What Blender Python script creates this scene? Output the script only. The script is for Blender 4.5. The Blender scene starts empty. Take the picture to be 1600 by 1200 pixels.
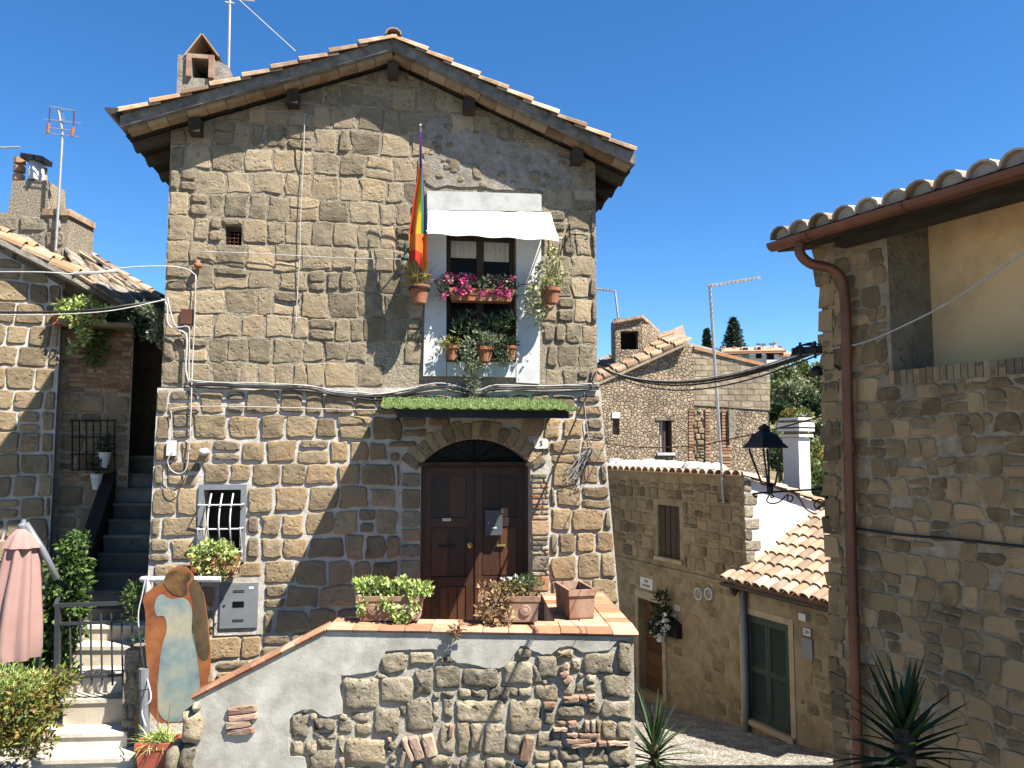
import bpy, math, random
from math import sin, cos, radians, pi, sqrt, atan2
from mathutils import Vector, Matrix, noise
V = Vector
rng = random.Random(11)
scene = bpy.context.scene

# ------------------------------------------------------------------ camera, sky, sun, exposure
CAMZ = 3.5; FPX = 1200.0; PITCH = radians(4.8)
cam_d = bpy.data.cameras.new('camera'); cam = bpy.data.objects.new('camera', cam_d)
scene.collection.objects.link(cam); scene.camera = cam
cam.location = (0, 0, CAMZ); cam.rotation_euler = (pi/2 + PITCH, 0, 0)
cam_d.sensor_width = 36; cam_d.lens = 36*FPX/1600; cam_d.clip_start = .05; cam_d.clip_end = 2000
SUN = V((1.278, -.83, 2.2)).normalized()
world = bpy.data.worlds.new('World'); scene.world = world; world.use_nodes = True
wn = world.node_tree.nodes; wl = world.node_tree.links
sky = wn.new('ShaderNodeTexSky'); sky.sky_type = 'NISHITA'; sky.sun_disc = False
sky.sun_elevation = math.asin(SUN.z); sky.sun_rotation = atan2(SUN.x, SUN.y)
sky.altitude = 1200; sky.air_density = 1.0; sky.dust_density = .1; sky.ozone_density = 6.0
bg = wn['Background']; bg.inputs['Strength'].default_value = .059
hsv = wn.new('ShaderNodeHueSaturation'); hsv.inputs['Saturation'].default_value = 1.2; hsv.inputs['Value'].default_value = 1.0
wl.new(sky.outputs['Color'], hsv.inputs['Color']); wl.new(hsv.outputs['Color'], bg.inputs['Color'])
sun_d = bpy.data.lights.new('sun', 'SUN'); sun_d.energy = 5.0; sun_d.angle = radians(.5); sun_d.color = (1, .94, .84)
sun_o = bpy.data.objects.new('sun', sun_d); scene.collection.objects.link(sun_o)
sun_o.rotation_euler = SUN.to_track_quat('Z', 'Y').to_euler(); sun_o.location = (20, -14, 40)
vs = scene.view_settings; vs.view_transform = 'Standard'; vs.look = 'None'; vs.exposure = 1.85; vs.gamma = 1.0
vs.use_curve_mapping = False

# ------------------------------------------------------------------ helpers
def ray(px, py):
    x = (px-800)/FPX; y = (600-py)/FPX
    return V((x, cos(PITCH)-y*sin(PITCH), sin(PITCH)+y*cos(PITCH)))
def at(px, py, Y):
    d = ray(px, py); t = Y/d.y
    return V((d.x*t, Y, CAMZ+d.z*t))
class Plane:
    """vertical plane: u to the right seen from outside, w = height above datum, d = outward"""
    def __init__(s, ox, oy, yaw):
        a = radians(yaw); s.o = V((ox, oy, 0)); s.u = V((cos(a), sin(a), 0)); s.n = V((sin(a), -cos(a), 0))
    def pt(s, u, w, d=0): return s.o + s.u*u + s.n*d + V((0, 0, w))
    def px(s, px, py, d=0):
        r = ray(px, py); o = s.o + s.n*d
        t = (o - V((0, 0, CAMZ))).dot(s.n)/r.dot(s.n)
        p = V((0, 0, CAMZ)) + r*t
        return ((p-s.o).dot(s.u), p.z)
    def wp(s, px, py, d=0):
        u, w = s.px(px, py, d); return s.pt(u, w, d)
    def rect(s, x0, y0, x1, y1, d=0):
        a = s.px(x0, (y0+y1)/2, d)[0]; b = s.px(x1, (y0+y1)/2, d)[0]
        xm = (x0+x1)/2
        return (a, b, s.px(xm, y1, d)[1], s.px(xm, y0, d)[1])

ORG = {}
def tag(o, label=None, cat=None, group=None, kind=None):
    if label: o['label'] = label
    if cat: o['category'] = cat
    if group: o['group'] = group
    if kind: o['kind'] = kind
    return o
def thing(name, loc, label, cat, group=None):
    o = bpy.data.objects.new(name, None); o.empty_display_size = .2
    scene.collection.objects.link(o); o.location = loc; ORG[o.name] = V(loc)
    return tag(o, label, cat, group)

class MB:
    def __init__(s): s.v = []; s.f = []; s.m = []; s.mi = 0
    def add(s, vs, fs):
        k = len(s.v); s.v += [V(p) for p in vs]
        for f in fs: s.f.append(tuple(i+k for i in f)); s.m.append(s.mi)
    def box(s, c, ax, ay, az):
        c, ax, ay, az = V(c), V(ax), V(ay), V(az)
        vs = [c+ax*i+ay*j+az*k for k in (-1, 1) for j in (-1, 1) for i in (-1, 1)]
        s.add(vs, [(0,2,3,1),(4,5,7,6),(0,1,5,4),(2,6,7,3),(0,4,6,2),(1,3,7,5)])
        return s
    def pbox(s, pl, u0, u1, w0, w1, d0, d1):
        c = pl.pt((u0+u1)/2, (w0+w1)/2, (d0+d1)/2)
        return s.box(c, pl.u*((u1-u0)/2), pl.n*((d1-d0)/2), V((0, 0, (w1-w0)/2)))
    def abox(s, x0, x1, y0, y1, z0, z1):
        return s.box(((x0+x1)/2, (y0+y1)/2, (z0+z1)/2), ((x1-x0)/2, 0, 0), (0, (y1-y0)/2, 0), (0, 0, (z1-z0)/2))
    def beam(s, a, b, w, h, up=V((0, 0, 1))):
        a, b = V(a), V(b); d = (b-a); L = d.length; d.normalize()
        sd = d.cross(up)
        if sd.length < 1e-4: sd = d.cross(V((1, 0, 0)))
        sd.normalize(); uu = sd.cross(d)
        return s.box((a+b)/2, d*(L/2), sd*(w/2), uu*(h/2))
    def prism(s, pl, pts, d0, d1, back=True):
        n = len(pts); vs = [pl.pt(u, w, d1) for u, w in pts]+[pl.pt(u, w, d0) for u, w in pts]
        fs = [tuple(range(n))]+[(i, i+n, (i+1) % n+n, (i+1) % n) for i in range(n)]
        if back: fs.append(tuple(range(2*n-1, n-1, -1)))
        s.add(vs, fs); return s
    def tube(s, pts, r, seg=6, r1=None, cap=True):
        pts = [V(p) for p in pts]; n = len(pts); rings = []; up = None
        for i in range(n):
            d = (pts[min(i+1, n-1)]-pts[max(i-1, 0)])
            if d.length < 1e-7: d = V((0, 0, 1))
            d.normalize()
            if up is None:
                up = d.orthogonal().normalized()
            up = (up - d*up.dot(d))
            if up.length < 1e-5: up = d.orthogonal()
            up.normalize(); sd = d.cross(up)
            rr = r if r1 is None else r+(r1-r)*i/(n-1)
            rings.append([pts[i]+(up*cos(2*pi*k/seg)+sd*sin(2*pi*k/seg))*rr for k in range(seg)])
        vs = [p for q in rings for p in q]; fs = []
        for i in range(n-1):
            for k in range(seg):
                fs.append((i*seg+k, i*seg+(k+1) % seg, (i+1)*seg+(k+1) % seg, (i+1)*seg+k))
        if cap: fs += [tuple(range(seg-1, -1, -1)), tuple((n-1)*seg+k for k in range(seg))]
        s.add(vs, fs); return s
    def lathe(s, c, prof, seg=16, ax=V((0, 0, 1)), mod=None):
        c = V(c); ax = V(ax).normalized(); e1 = ax.orthogonal().normalized(); e2 = ax.cross(e1)
        vs = []
        for j, (r, h) in enumerate(prof):
            for k in range(seg):
                a = 2*pi*k/seg; rr = r*(mod(a, j) if mod else 1)
                vs.append(c+ax*h+(e1*cos(a)+e2*sin(a))*rr)
        fs = []
        for j in range(len(prof)-1):
            for k in range(seg):
                fs.append((j*seg+k, j*seg+(k+1) % seg, (j+1)*seg+(k+1) % seg, (j+1)*seg+k))
        s.add(vs, fs); return s
    def build(s, name, mats, parent=None, smooth=False, kind=None, loc=None):
        org = V((0, 0, 0))
        if parent is not None: org = ORG[parent.name]
        elif loc is not None: org = V(loc)
        me = bpy.data.meshes.new(name); me.from_pydata([tuple(p-org) for p in s.v], [], s.f)
        if not isinstance(mats, (list, tuple)): mats = [mats]
        for m in mats: me.materials.append(m)
        if len(mats) > 1: me.polygons.foreach_set('material_index', s.m)
        if smooth: me.polygons.foreach_set('use_smooth', [True]*len(me.polygons))
        me.update()
        o = bpy.data.objects.new(name, me); scene.collection.objects.link(o)
        if parent is not None: o.parent = parent; ORG[o.name] = org
        else:
            o.location = org; ORG[o.name] = org
        if kind: o['kind'] = kind
        return o

def inst(src_mesh, name, parent, M):
    o = bpy.data.objects.new(name, src_mesh); scene.collection.objects.link(o)
    o.parent = parent; o.matrix_basis = Matrix.Translation(-ORG[parent.name]) @ M
    return o
def frame(o, x, y, z):
    m = Matrix.Identity(4)
    for i, a in enumerate((x, y, z, o)):
        for j in range(3): m[j][i] = a[j]
    return m

# polygons (2-d, convex)
def area(p): return .5*abs(sum(p[i][0]*p[(i+1) % len(p)][1]-p[(i+1) % len(p)][0]*p[i][1] for i in range(len(p))))
def ccw(p):
    a = sum(p[i][0]*p[(i+1) % len(p)][1]-p[(i+1) % len(p)][0]*p[i][1] for i in range(len(p)))
    return p if a > 0 else p[::-1]
def clip(p, nx, ny, c):
    """keep points with nx*x+ny*y <= c"""
    out = []; n = len(p)
    for i in range(n):
        a, b = p[i], p[(i+1) % n]; da = nx*a[0]+ny*a[1]-c; db = nx*b[0]+ny*b[1]-c
        if da <= 0: out.append(a)
        if (da < 0 and db > 0) or (da > 0 and db < 0):
            t = da/(da-db); out.append((a[0]+(b[0]-a[0])*t, a[1]+(b[1]-a[1])*t))
    return out
def clip_poly(p, q):
    q = ccw(q)
    for i in range(len(q)):
        a, b = q[i], q[(i+1) % len(q)]
        nx, ny = b[1]-a[1], -(b[0]-a[0])
        p = clip(p, nx, ny, nx*a[0]+ny*a[1])
        if len(p) < 3: return []
    return p
def inset(p, g):
    q = p = ccw(p)
    for i in range(len(p)):
        a, b = p[i], p[(i+1) % len(p)]; L = math.hypot(b[0]-a[0], b[1]-a[1])
        if L < 1e-6: continue
        nx, ny = (b[1]-a[1])/L, -(b[0]-a[0])/L
        q = clip(q, nx, ny, nx*a[0]+ny*a[1]-g)
        if len(q) < 3: return []
    return q
def clean(p, e=.012):
    out = []
    for a in p:
        if not out or math.hypot(a[0]-out[-1][0], a[1]-out[-1][1]) > e: out.append(a)
    if len(out) > 2 and math.hypot(out[0][0]-out[-1][0], out[0][1]-out[-1][1]) < e: out.pop()
    return out
def chaikin(p, t=.25):
    o = []
    for i in range(len(p)):
        a, b = p[i], p[(i+1) % len(p)]
        o.append((a[0]+(b[0]-a[0])*t, a[1]+(b[1]-a[1])*t)); o.append((a[0]+(b[0]-a[0])*(1-t), a[1]+(b[1]-a[1])*(1-t)))
    return o
def cut_hole(p, h):
    u0, u1, w0, w1 = h
    xs = [a[0] for a in p]; ys = [a[1] for a in p]
    if not xs or max(xs) <= u0 or min(xs) >= u1 or max(ys) <= w0 or min(ys) >= w1: return p
    c = [clip(p, 1, 0, u0), clip(p, -1, 0, -u1), clip(p, 0, 1, w0), clip(p, 0, -1, -w1)]
    c = [q for q in c if len(q) >= 3]
    return max(c, key=area) if c else []

def stone_geo(mb, pl, poly, d, proud, rnd=.2, jit=.012, bev=.02, back=.05, lump=0):
    """an irregular block: outline, chamfered shoulder, uneven face"""
    p = clean(poly)
    if len(p) < 3: return False
    p = ccw(p); q = []
    for i in range(len(p)):
        a, b = p[i], p[(i+1) % len(p)]; q.append(a)
        L = math.hypot(b[0]-a[0], b[1]-a[1])
        if L > .16:
            t = rng.uniform(.35, .65); q.append((a[0]+(b[0]-a[0])*t+rng.uniform(-jit, jit), a[1]+(b[1]-a[1])*t+rng.uniform(-jit, jit)))
    p = chaikin(q, rnd)
    p = [(a+rng.uniform(-jit, jit)*.4, b+rng.uniform(-jit, jit)*.4) for a, b in p]
    n = len(p); cx = sum(a for a, b in p)/n; cy = sum(b for a, b in p)/n
    sx, sy = rng.uniform(-.05, .05), rng.uniform(-.05, .05)
    size = sqrt(area(p)); k = max(.55, 1-2.0*bev/max(size, .02))
    def dd(a, b): return sx*(a-cx)+sy*(b-cy)
    vs = [pl.pt(a, b, d-back) for a, b in p]
    vs += [pl.pt(a, b, d+proud*.45+dd(a, b)) for a, b in p]
    vs += [pl.pt(cx+(a-cx)*k, cy+(b-cy)*k, d+proud*rng.uniform(.85, 1.1)+dd(a, b)) for a, b in p]
    vs.append(pl.pt(cx, cy, d+proud*1.08))
    fs = []
    for i in range(n):
        j = (i+1) % n
        fs += [(i, j, n+j, n+i), (n+i, n+j, 2*n+j, 2*n+i), (2*n+i, 2*n+j, 3*n)]
    if lump:
        vs.pop(); fs = [f for f in fs if len(f) == 4]; sd = rng.random()*50
        for kk, hh in ((k*.66, 1.12), (k*.34, 1.18)):
            vs += [pl.pt(cx+(a-cx)*kk, cy+(b-cy)*kk, d+proud*hh+dd(a, b)*kk) for a, b in p]
        vs.append(pl.pt(cx, cy, d+proud*1.2))
        for i in range(n):
            j = (i+1) % n; fs += [(2*n+i, 2*n+j, 3*n+j, 3*n+i), (3*n+i, 3*n+j, 4*n+j, 4*n+i), (4*n+i, 4*n+j, 5*n)]
        for i in range(n, len(vs)):
            q = vs[i]; t_ = noise.noise((q.x*7+sd, q.y*7, q.z*7))+.6*noise.noise((q.x*17+sd, q.y*17, q.z*17))
            vs[i] = q+pl.n*(lump*t_*(.5 if i < 2*n else 1))+pl.u*(lump*.5*noise.noise((q.z*15, sd, q.x*15)))
    mb.add(vs, fs); return True

def masonry(pl, region, rows, wr, holes=(), excl=(), wav=.02, g=.02, seed=1, split=.12, amin=.006):
    """coursed blocks clipped to a convex region; returns list of polygons"""
    r = random.Random(seed); out = []
    us = [a[0] for a in region]; u0, u1 = min(us), max(us)
    def W(i, u): return rows[i]+wav*noise.noise((u*1.3, i*7.1+seed, 0))*2
    for i in range(len(rows)-1):
        h = abs(rows[i+1]-rows[i]); u = u0-r.uniform(0, wr[0]); prev = 0
        while u < u1:
            w = r.uniform(*wr)*(.75+.25*h/.3)
            nu = u+w; s1 = r.uniform(-.035, .035); s0 = prev; prev = s1
            parts = [(0, 1)]
            if r.random() < split: t = r.uniform(.4, .6); parts = [(0, t), (t, 1)]
            for a, b in parts:
                def L(t, uu): return W(i, uu)*(1-t)+W(i+1, uu)*t
                q = [(u+s0*a, L(a, u)), (nu+s1*a, L(a, nu)), (nu+s1*b, L(b, nu)), (u+s0*b, L(b, u))]
                q = clip_poly(ccw(q), region)
                for hq in holes:
                    if len(q) >= 3: q = cut_hole(q, hq)
                if len(q) < 3: continue
                cx = sum(p[0] for p in q)/len(q); cy = sum(p[1] for p in q)/len(q)
                if any(e(cx, cy) for e in excl): continue
                q = inset(ccw(q), g*r.uniform(.5, 1.4))
                q = clean(q)
                if len(q) >= 3 and area(q) > amin: out.append(q)
            u = nu
    return out
def lay_stones(polys, pl, d, proud, mat, parent, name='stone', limit=300, **kw):
    polys = sorted(polys, key=area, reverse=True)
    for p in polys[:limit]:
        mb = MB()
        if stone_geo(mb, pl, p, d, proud*rng.uniform(.7, 1.3), **kw): mb.build(name, mat, parent, smooth=False)
    if len(polys) > limit:
        mb = MB()
        for p in polys[limit:]: stone_geo(mb, pl, p, d, proud*rng.uniform(.7, 1.3), **kw)
        mb.build('small_stones', mat, parent, kind='stuff')
def in_poly(poly):
    def f(x, y):
        c = False; n = len(poly)
        for i in range(n):
            (x1, y1), (x2, y2) = poly[i], poly[(i+1) % n]
            if (y1 > y) != (y2 > y) and x < (x2-x1)*(y-y1)/(y2-y1)+x1: c = not c
        return c
    return f
def sheet(mb, pl, region, holes, d=0, nu=1):
    us = [a[0] for a in region]; ws = [a[1] for a in region]
    ub = sorted(set([min(us), max(us)]+[x for h in holes for x in h[:2] if min(us) < x < max(us)]))
    wb = sorted(set([min(ws), max(ws)]+[x for h in holes for x in h[2:] if min(ws) < x < max(ws)]))
    for i in range(len(ub)-1):
        for j in range(len(wb)-1):
            c = ((ub[i]+ub[i+1])/2, (wb[j]+wb[j+1])/2)
            if any(h[0] < c[0] < h[1] and h[2] < c[1] < h[3] for h in holes): continue
            q = clip_poly([(ub[i], wb[j]), (ub[i+1], wb[j]), (ub[i+1], wb[j+1]), (ub[i], wb[j+1])], region)
            if len(q) >= 3: mb.add([pl.pt(a, b, d) for a, b in q], [tuple(range(len(q)))])
def reveal(mb, pl, h, d0, d1, sides='lrtb'):
    u0, u1, w0, w1 = h
    if 'l' in sides: mb.add([pl.pt(u0, w0, d0), pl.pt(u0, w1, d0), pl.pt(u0, w1, d1), pl.pt(u0, w0, d1)], [(0, 1, 2, 3)])
    if 'r' in sides: mb.add([pl.pt(u1, w0, d0), pl.pt(u1, w0, d1), pl.pt(u1, w1, d1), pl.pt(u1, w1, d0)], [(0, 1, 2, 3)])
    if 't' in sides: mb.add([pl.pt(u0, w1, d0), pl.pt(u1, w1, d0), pl.pt(u1, w1, d1), pl.pt(u0, w1, d1)], [(0, 1, 2, 3)])
    if 'b' in sides: mb.add([pl.pt(u0, w0, d0), pl.pt(u0, w0, d1), pl.pt(u1, w0, d1), pl.pt(u1, w0, d0)], [(0, 1, 2, 3)])

def leaf_cloud(mb, c, rad, n, size, up=.3, asp=.5, shell=.55, seed=None, hang=0):
    r = random.Random(seed if seed is not None else rng.random()); c = V(c); rad = V(rad)
    for _ in range(n):
        d = V((r.gauss(0, 1), r.gauss(0, 1), r.gauss(0, 1)))
        if d.length < 1e-3: continue
        d.normalize(); k = shell+(1-shell)*r.random() if r.random() < .75 else r.random()
        p = c+V((d.x*rad.x, d.y*rad.y, d.z*rad.z))*k
        ax = (d*.6+V((r.gauss(0, .6), r.gauss(0, .6), r.gauss(0, .5)+up-hang))).normalized()
        sd = ax.cross(V((r.gauss(0, 1), r.gauss(0, 1), r.gauss(0, 1))))
        if sd.length < 1e-3: continue
        sd.normalize(); nn = ax.cross(sd); s = size*(r.uniform(.45, 1.25) if r.random() < .8 else r.uniform(1.2, 1.7)); w = s*asp*r.uniform(.35, .6)
        mb.add([p, p+ax*s*.45+sd*w+nn*s*.08, p+ax*s, p+ax*s*.45-sd*w+nn*s*.08], [(0, 1, 2), (0, 2, 3)])
    return mb
def sword(mb, base, dirv, L, w, bend=.5, seg=5, fold=.25):
    d = V(dirv).normalized(); sd = d.cross(V((0, 0, 1)))
    if sd.length < .05: sd = V((1, 0, 0))
    sd.normalize(); p = V(base); vs = []
    for i in range(seg+1):
        t = i/seg; ww = w*(1-t)**.7*(.55+.45*min(1, t*4)) if i < seg else 0
        nn = sd.cross(d)
        vs += [p-sd*ww+nn*ww*fold, p+sd*0-nn*0, p+sd*ww+nn*ww*fold]
        d = (d+V((0, 0, -bend/seg))).normalized(); p = p+d*(L/seg)
    fs = []
    for i in range(seg):
        a = i*3; fs += [(a, a+1, a+4, a+3), (a+1, a+2, a+5, a+4)]
    mb.add(vs, fs)
def sag(a, b, s, n=14):
    a, b = V(a), V(b)
    return [a.lerp(b, i/n)+V((0, 0, -4*s*(i/n)*(1-i/n))) for i in range(n+1)]
def smooth_path(pts, n=5):
    pts = [V(p) for p in pts]; out = []
    for i in range(len(pts)-1):
        p0, p1, p2, p3 = pts[max(i-1, 0)], pts[i], pts[i+1], pts[min(i+2, len(pts)-1)]
        for k in range(n):
            t = k/n
            out.append(.5*((2*p1)+(p2-p0)*t+(2*p0-5*p1+4*p2-p3)*t*t+(3*p1-p0-3*p2+p3)*t**3))
    out.append(pts[-1]); return out

# ------------------------------------------------------------------ materials
ALB = .62      # reflectance scale of the whole palette
def mat(name, cols, scale=4, detail=8, rough=.9, bump=.4, bscale=28, bdist=.012, rnd=.2, src='object', pits=0, pscale=14,
        metal=0, spec=.3, lo=.32, hi=.68, stretch=None, trans=0, stain=None, sscale=1.2, hue=0, noshift=False):
    m = bpy.data.materials.new(name); m.use_nodes = True; nt = m.node_tree; N = nt.nodes; Lk = nt.links.new
    b = N['Principled BSDF']; b.inputs['Roughness'].default_value = rough; b.inputs['Metallic'].default_value = metal
    b.inputs['Specular IOR Level'].default_value = spec
    tc = N.new('ShaderNodeTexCoord'); co = tc.outputs['Object']
    if src == 'object': ri = N.new('ShaderNodeObjectInfo').outputs['Random']
    elif src == 'island': ri = N.new('ShaderNodeNewGeometry').outputs['Random Per Island']
    else: ri = None
    if stretch:
        mp = N.new('ShaderNodeMapping'); mp.inputs['Scale'].default_value = stretch; Lk(co, mp.inputs['Vector']); co = mp.outputs['Vector']
    base = co
    if ri is not None and not noshift:
        ad = N.new('ShaderNodeVectorMath'); ad.operation = 'ADD'; sc = N.new('ShaderNodeVectorMath'); sc.operation = 'SCALE'
        sc.inputs[0].default_value = (37, 53, 71); Lk(ri, sc.inputs['Scale']); Lk(co, ad.inputs[0]); Lk(sc.outputs[0], ad.inputs[1]); co = ad.outputs[0]
    n1 = N.new('ShaderNodeTexNoise'); n1.inputs['Scale'].default_value = scale; n1.inputs['Detail'].default_value = detail; n1.inputs['Roughness'].default_value = .65
    Lk(co, n1.inputs['Vector'])
    fac = n1.outputs['Fac']
    if ri is not None:
        ma = N.new('ShaderNodeMath'); ma.operation = 'MULTIPLY_ADD'; Lk(ri, ma.inputs[0]); ma.inputs[1].default_value = .45; 
        su = N.new('ShaderNodeMath'); su.operation = 'MULTIPLY_ADD'; Lk(fac, su.inputs[0]); su.inputs[1].default_value = .85; su.inputs[2].default_value = -.14
        Lk(su.outputs[0], ma.inputs[2]); fac = ma.outputs[0]
    rp = N.new('ShaderNodeValToRGB'); el = rp.color_ramp.elements
    while len(el) < len(cols): el.new(.5)
    for i, c in enumerate(cols):
        el[i].position = lo+(hi-lo)*i/max(1, len(cols)-1); el[i].color = (*[x*ALB for x in c], 1)
    Lk(fac, rp.inputs['Fac']); col = rp.outputs['Color']
    if ri is not None and rnd:
        hs = N.new('ShaderNodeHueSaturation'); mr = N.new('ShaderNodeMapRange')
        wnz = N.new('ShaderNodeTexWhiteNoise'); wnz.noise_dimensions = '1D'; Lk(ri, wnz.inputs['W'])
        mr.inputs['To Min'].default_value = 1-rnd; mr.inputs['To Max'].default_value = 1+rnd; Lk(wnz.outputs['Value'], mr.inputs['Value'])
        Lk(mr.outputs[0], hs.inputs['Value']); Lk(col, hs.inputs['Color']); col = hs.outputs['Color']
    if stain:
        n3 = N.new('ShaderNodeTexNoise'); n3.inputs['Scale'].default_value = sscale; n3.inputs['Detail'].default_value = 9; n3.inputs['Roughness'].default_value = .7; Lk(base, n3.inputs['Vector'])
        mr3 = N.new('ShaderNodeMapRange'); mr3.inputs['From Min'].default_value = .5; mr3.inputs['From Max'].default_value = .68; mr3.inputs['To Max'].default_value = stain[3] if len(stain) > 3 else .6
        Lk(n3.outputs['Fac'], mr3.inputs['Value'])
        mx = N.new('ShaderNodeMix'); mx.data_type = 'RGBA'; Lk(mr3.outputs[0], mx.inputs['Factor']); Lk(col, mx.inputs['A']); mx.inputs['B'].default_value = (*[x*ALB for x in stain[:3]], 1); col = mx.outputs['Result']
    n2 = N.new('ShaderNodeTexNoise'); n2.inputs['Scale'].default_value = bscale; n2.inputs['Detail'].default_value = 6; n2.inputs['Roughness'].default_value = .7; Lk(co, n2.inputs['Vector'])
    hgt = n2.outputs['Fac']
    if pits:
        vo = N.new('ShaderNodeTexVoronoi'); vo.inputs['Scale'].default_value = pscale; vo.inputs['Randomness'].default_value = 1
        wv = N.new('ShaderNodeVectorMath'); wv.operation = 'MULTIPLY_ADD'; Lk(n2.outputs['Color'], wv.inputs[0]); wv.inputs[1].default_value = (.06, .06, .06); Lk(co, wv.inputs[2]); Lk(wv.outputs[0], vo.inputs['Vector'])
        mr2 = N.new('ShaderNodeMapRange'); mr2.inputs['From Min'].default_value = .12; mr2.inputs['From Max'].default_value = .34; Lk(vo.outputs['Distance'], mr2.inputs['Value'])
        n4 = N.new('ShaderNodeTexNoise'); n4.inputs['Scale'].default_value = 3.5; Lk(co, n4.inputs['Vector'])
        gt = N.new('ShaderNodeMapRange'); gt.inputs['From Min'].default_value = .48; gt.inputs['From Max'].default_value = .6; Lk(n4.outputs['Fac'], gt.inputs['Value'])
        inv = N.new('ShaderNodeMath'); inv.operation = 'SUBTRACT'; inv.inputs[0].default_value = 1; Lk(mr2.outputs[0], inv.inputs[1])
        pm = N.new('ShaderNodeMath'); pm.operation = 'MULTIPLY'; Lk(inv.outputs[0], pm.inputs[0]); Lk(gt.outputs[0], pm.inputs[1])
        hh = N.new('ShaderNodeMath'); hh.operation = 'MULTIPLY_ADD'; Lk(pm.outputs[0], hh.inputs[0]); hh.inputs[1].default_value = -pits*1.6; Lk(n2.outputs['Fac'], hh.inputs[2]); hgt = hh.outputs[0]
    if bump:
        bp = N.new('ShaderNodeBump'); bp.inputs['Strength'].default_value = bump; bp.inputs['Distance'].default_value = bdist
        Lk(hgt, bp.inputs['Height']); Lk(bp.outputs['Normal'], b.inputs['Normal'])
    Lk(col, b.inputs['Base Color'])
    if trans:
        b.inputs['Transmission Weight'].default_value = 0
        tr = N.new('ShaderNodeBsdfTranslucent'); Lk(col, tr.inputs['Color']); ms = N.new('ShaderNodeMixShader'); ms.inputs[0].default_value = trans
        Lk(b.outputs[0], ms.inputs[1]); Lk(tr.outputs[0], ms.inputs[2]); Lk(ms.outputs[0], N['Material Output'].inputs['Surface'])
    return m
M = {}
M['tuff'] = mat('tuff_stone', [(0.194, 0.157, 0.106), (0.295, 0.236, 0.155), (0.378, 0.304, 0.198), (0.405, 0.299, 0.18)], scale=5, bump=.8, bscale=15, bdist=.028, rnd=.22, pits=.6, lo=.25, hi=.75, rough=.95, stain=(.22, .185, .135, .45), sscale=1.3)
M['tuff_low'] = mat('squared_tuff_stone', [(0.177, 0.133, 0.079), (0.284, 0.215, 0.129), (0.353, 0.272, 0.166), (0.387, 0.266, 0.15)], scale=4, bump=.9, bscale=14, bdist=.028, rnd=.18, pits=.5, lo=.25, hi=.75, rough=.95, stain=(.12, .10, .075, .45), sscale=1.6)
M['tuff_grey'] = mat('grey_tuff_stone', [(0.18, 0.156, 0.114), (0.312, 0.27, 0.198), (0.432, 0.372, 0.27), (0.408, 0.324, 0.204)], scale=7, bump=1, bscale=15, bdist=.05, rnd=.22, pits=.8, stain=(.10, .085, .06, .55), sscale=6, lo=.22, hi=.78, rough=.95)
M['rubble'] = mat('rubble_stone', [(0.192, 0.135, 0.071), (0.325, 0.223, 0.114), (0.428, 0.29, 0.15), (0.404, 0.269, 0.139)], scale=5, bump=.8, bscale=18, bdist=.02, rnd=.3, pits=.2, rough=.95)
M['mortar_rough'] = mat('pebbly_mortar', [(0.18, 0.147, 0.104), (0.342, 0.285, 0.209), (0.513, 0.437, 0.332)], scale=30, detail=4, bump=.9, bscale=34, bdist=.03, src=None, rnd=0, stain=(.24, .19, .13, .5), sscale=1.1)
M['mortar_white'] = mat('white_mortar', [(0.393, 0.359, 0.299), (0.565, 0.53, 0.471), (0.65, 0.625, 0.565)], scale=6, bump=.6, bscale=22, bdist=.02, src=None, rnd=0, stain=(.33, .28, .21, .6), sscale=1.6)
M['mortar_dim'] = mat('grey_brown_mortar', [(0.248, 0.189, 0.123), (0.413, 0.325, 0.219), (0.544, 0.431, 0.294)], scale=11, bump=1, bscale=22, bdist=.02, src=None, rnd=0, stain=(.15, .12, .085, .6), sscale=1.3)
M['cement'] = mat('grey_cement_render', [(0.34, 0.326, 0.28), (0.499, 0.483, 0.428), (0.646, 0.639, 0.593)], scale=2.2, bump=.5, bscale=30, bdist=.008, src=None, rnd=0, stain=(.26, .24, .19, .6), sscale=2.4)
M['cement_dk'] = mat('rough_cement_bed', [(0.304, 0.275, 0.225), (0.493, 0.457, 0.377), (0.623, 0.58, 0.493)], scale=7, bump=.9, bscale=36, bdist=.02, src=None, rnd=0)
M['patch'] = mat('old_plaster_patch', [(0.209, 0.184, 0.151), (0.323, 0.288, 0.244), (0.437, 0.396, 0.344)], scale=9, bump=.9, bscale=34, bdist=.025, src=None, rnd=0, stain=(.2, .17, .12, .7), sscale=2.5)
M['terra'] = mat('terracotta_tile', [(0.356, 0.173, 0.097), (0.497, 0.259, 0.151), (0.594, 0.389, 0.259)], scale=5, bump=.35, bscale=30, bdist=.006, rnd=.2)
M['roof_tile'] = mat('weathered_roof_tile', [(0.216, 0.135, 0.081), (0.387, 0.261, 0.171), (0.495, 0.378, 0.261), (0.423, 0.225, 0.117)], scale=4, bump=.6, bscale=26, bdist=.008, rnd=.25, stain=(.16, .13, .09, .5), sscale=5)
M['roof_tile_pale'] = mat('pale_roof_tile', [(.36, .25, .17), (.50, .38, .28), (.58, .48, .38), (.52, .31, .19)], scale=4, bump=.6, bscale=26, bdist=.012, rnd=.28, stain=(.22, .175, .13, .65), sscale=4)
M['brick'] = mat('old_brick', [(.30, .15, .08), (.42, .24, .14), (.46, .32, .20)], scale=6, bump=.5, bscale=30, bdist=.008, rnd=.25)
M['wall_brick'] = mat('faded_wall_brick', [(.30, .18, .12), (.41, .26, .18), (.48, .34, .25)], scale=6, bump=.6, bscale=30, bdist=.01, rnd=.25, stain=(.36, .33, .28, .5), sscale=8)
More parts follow.
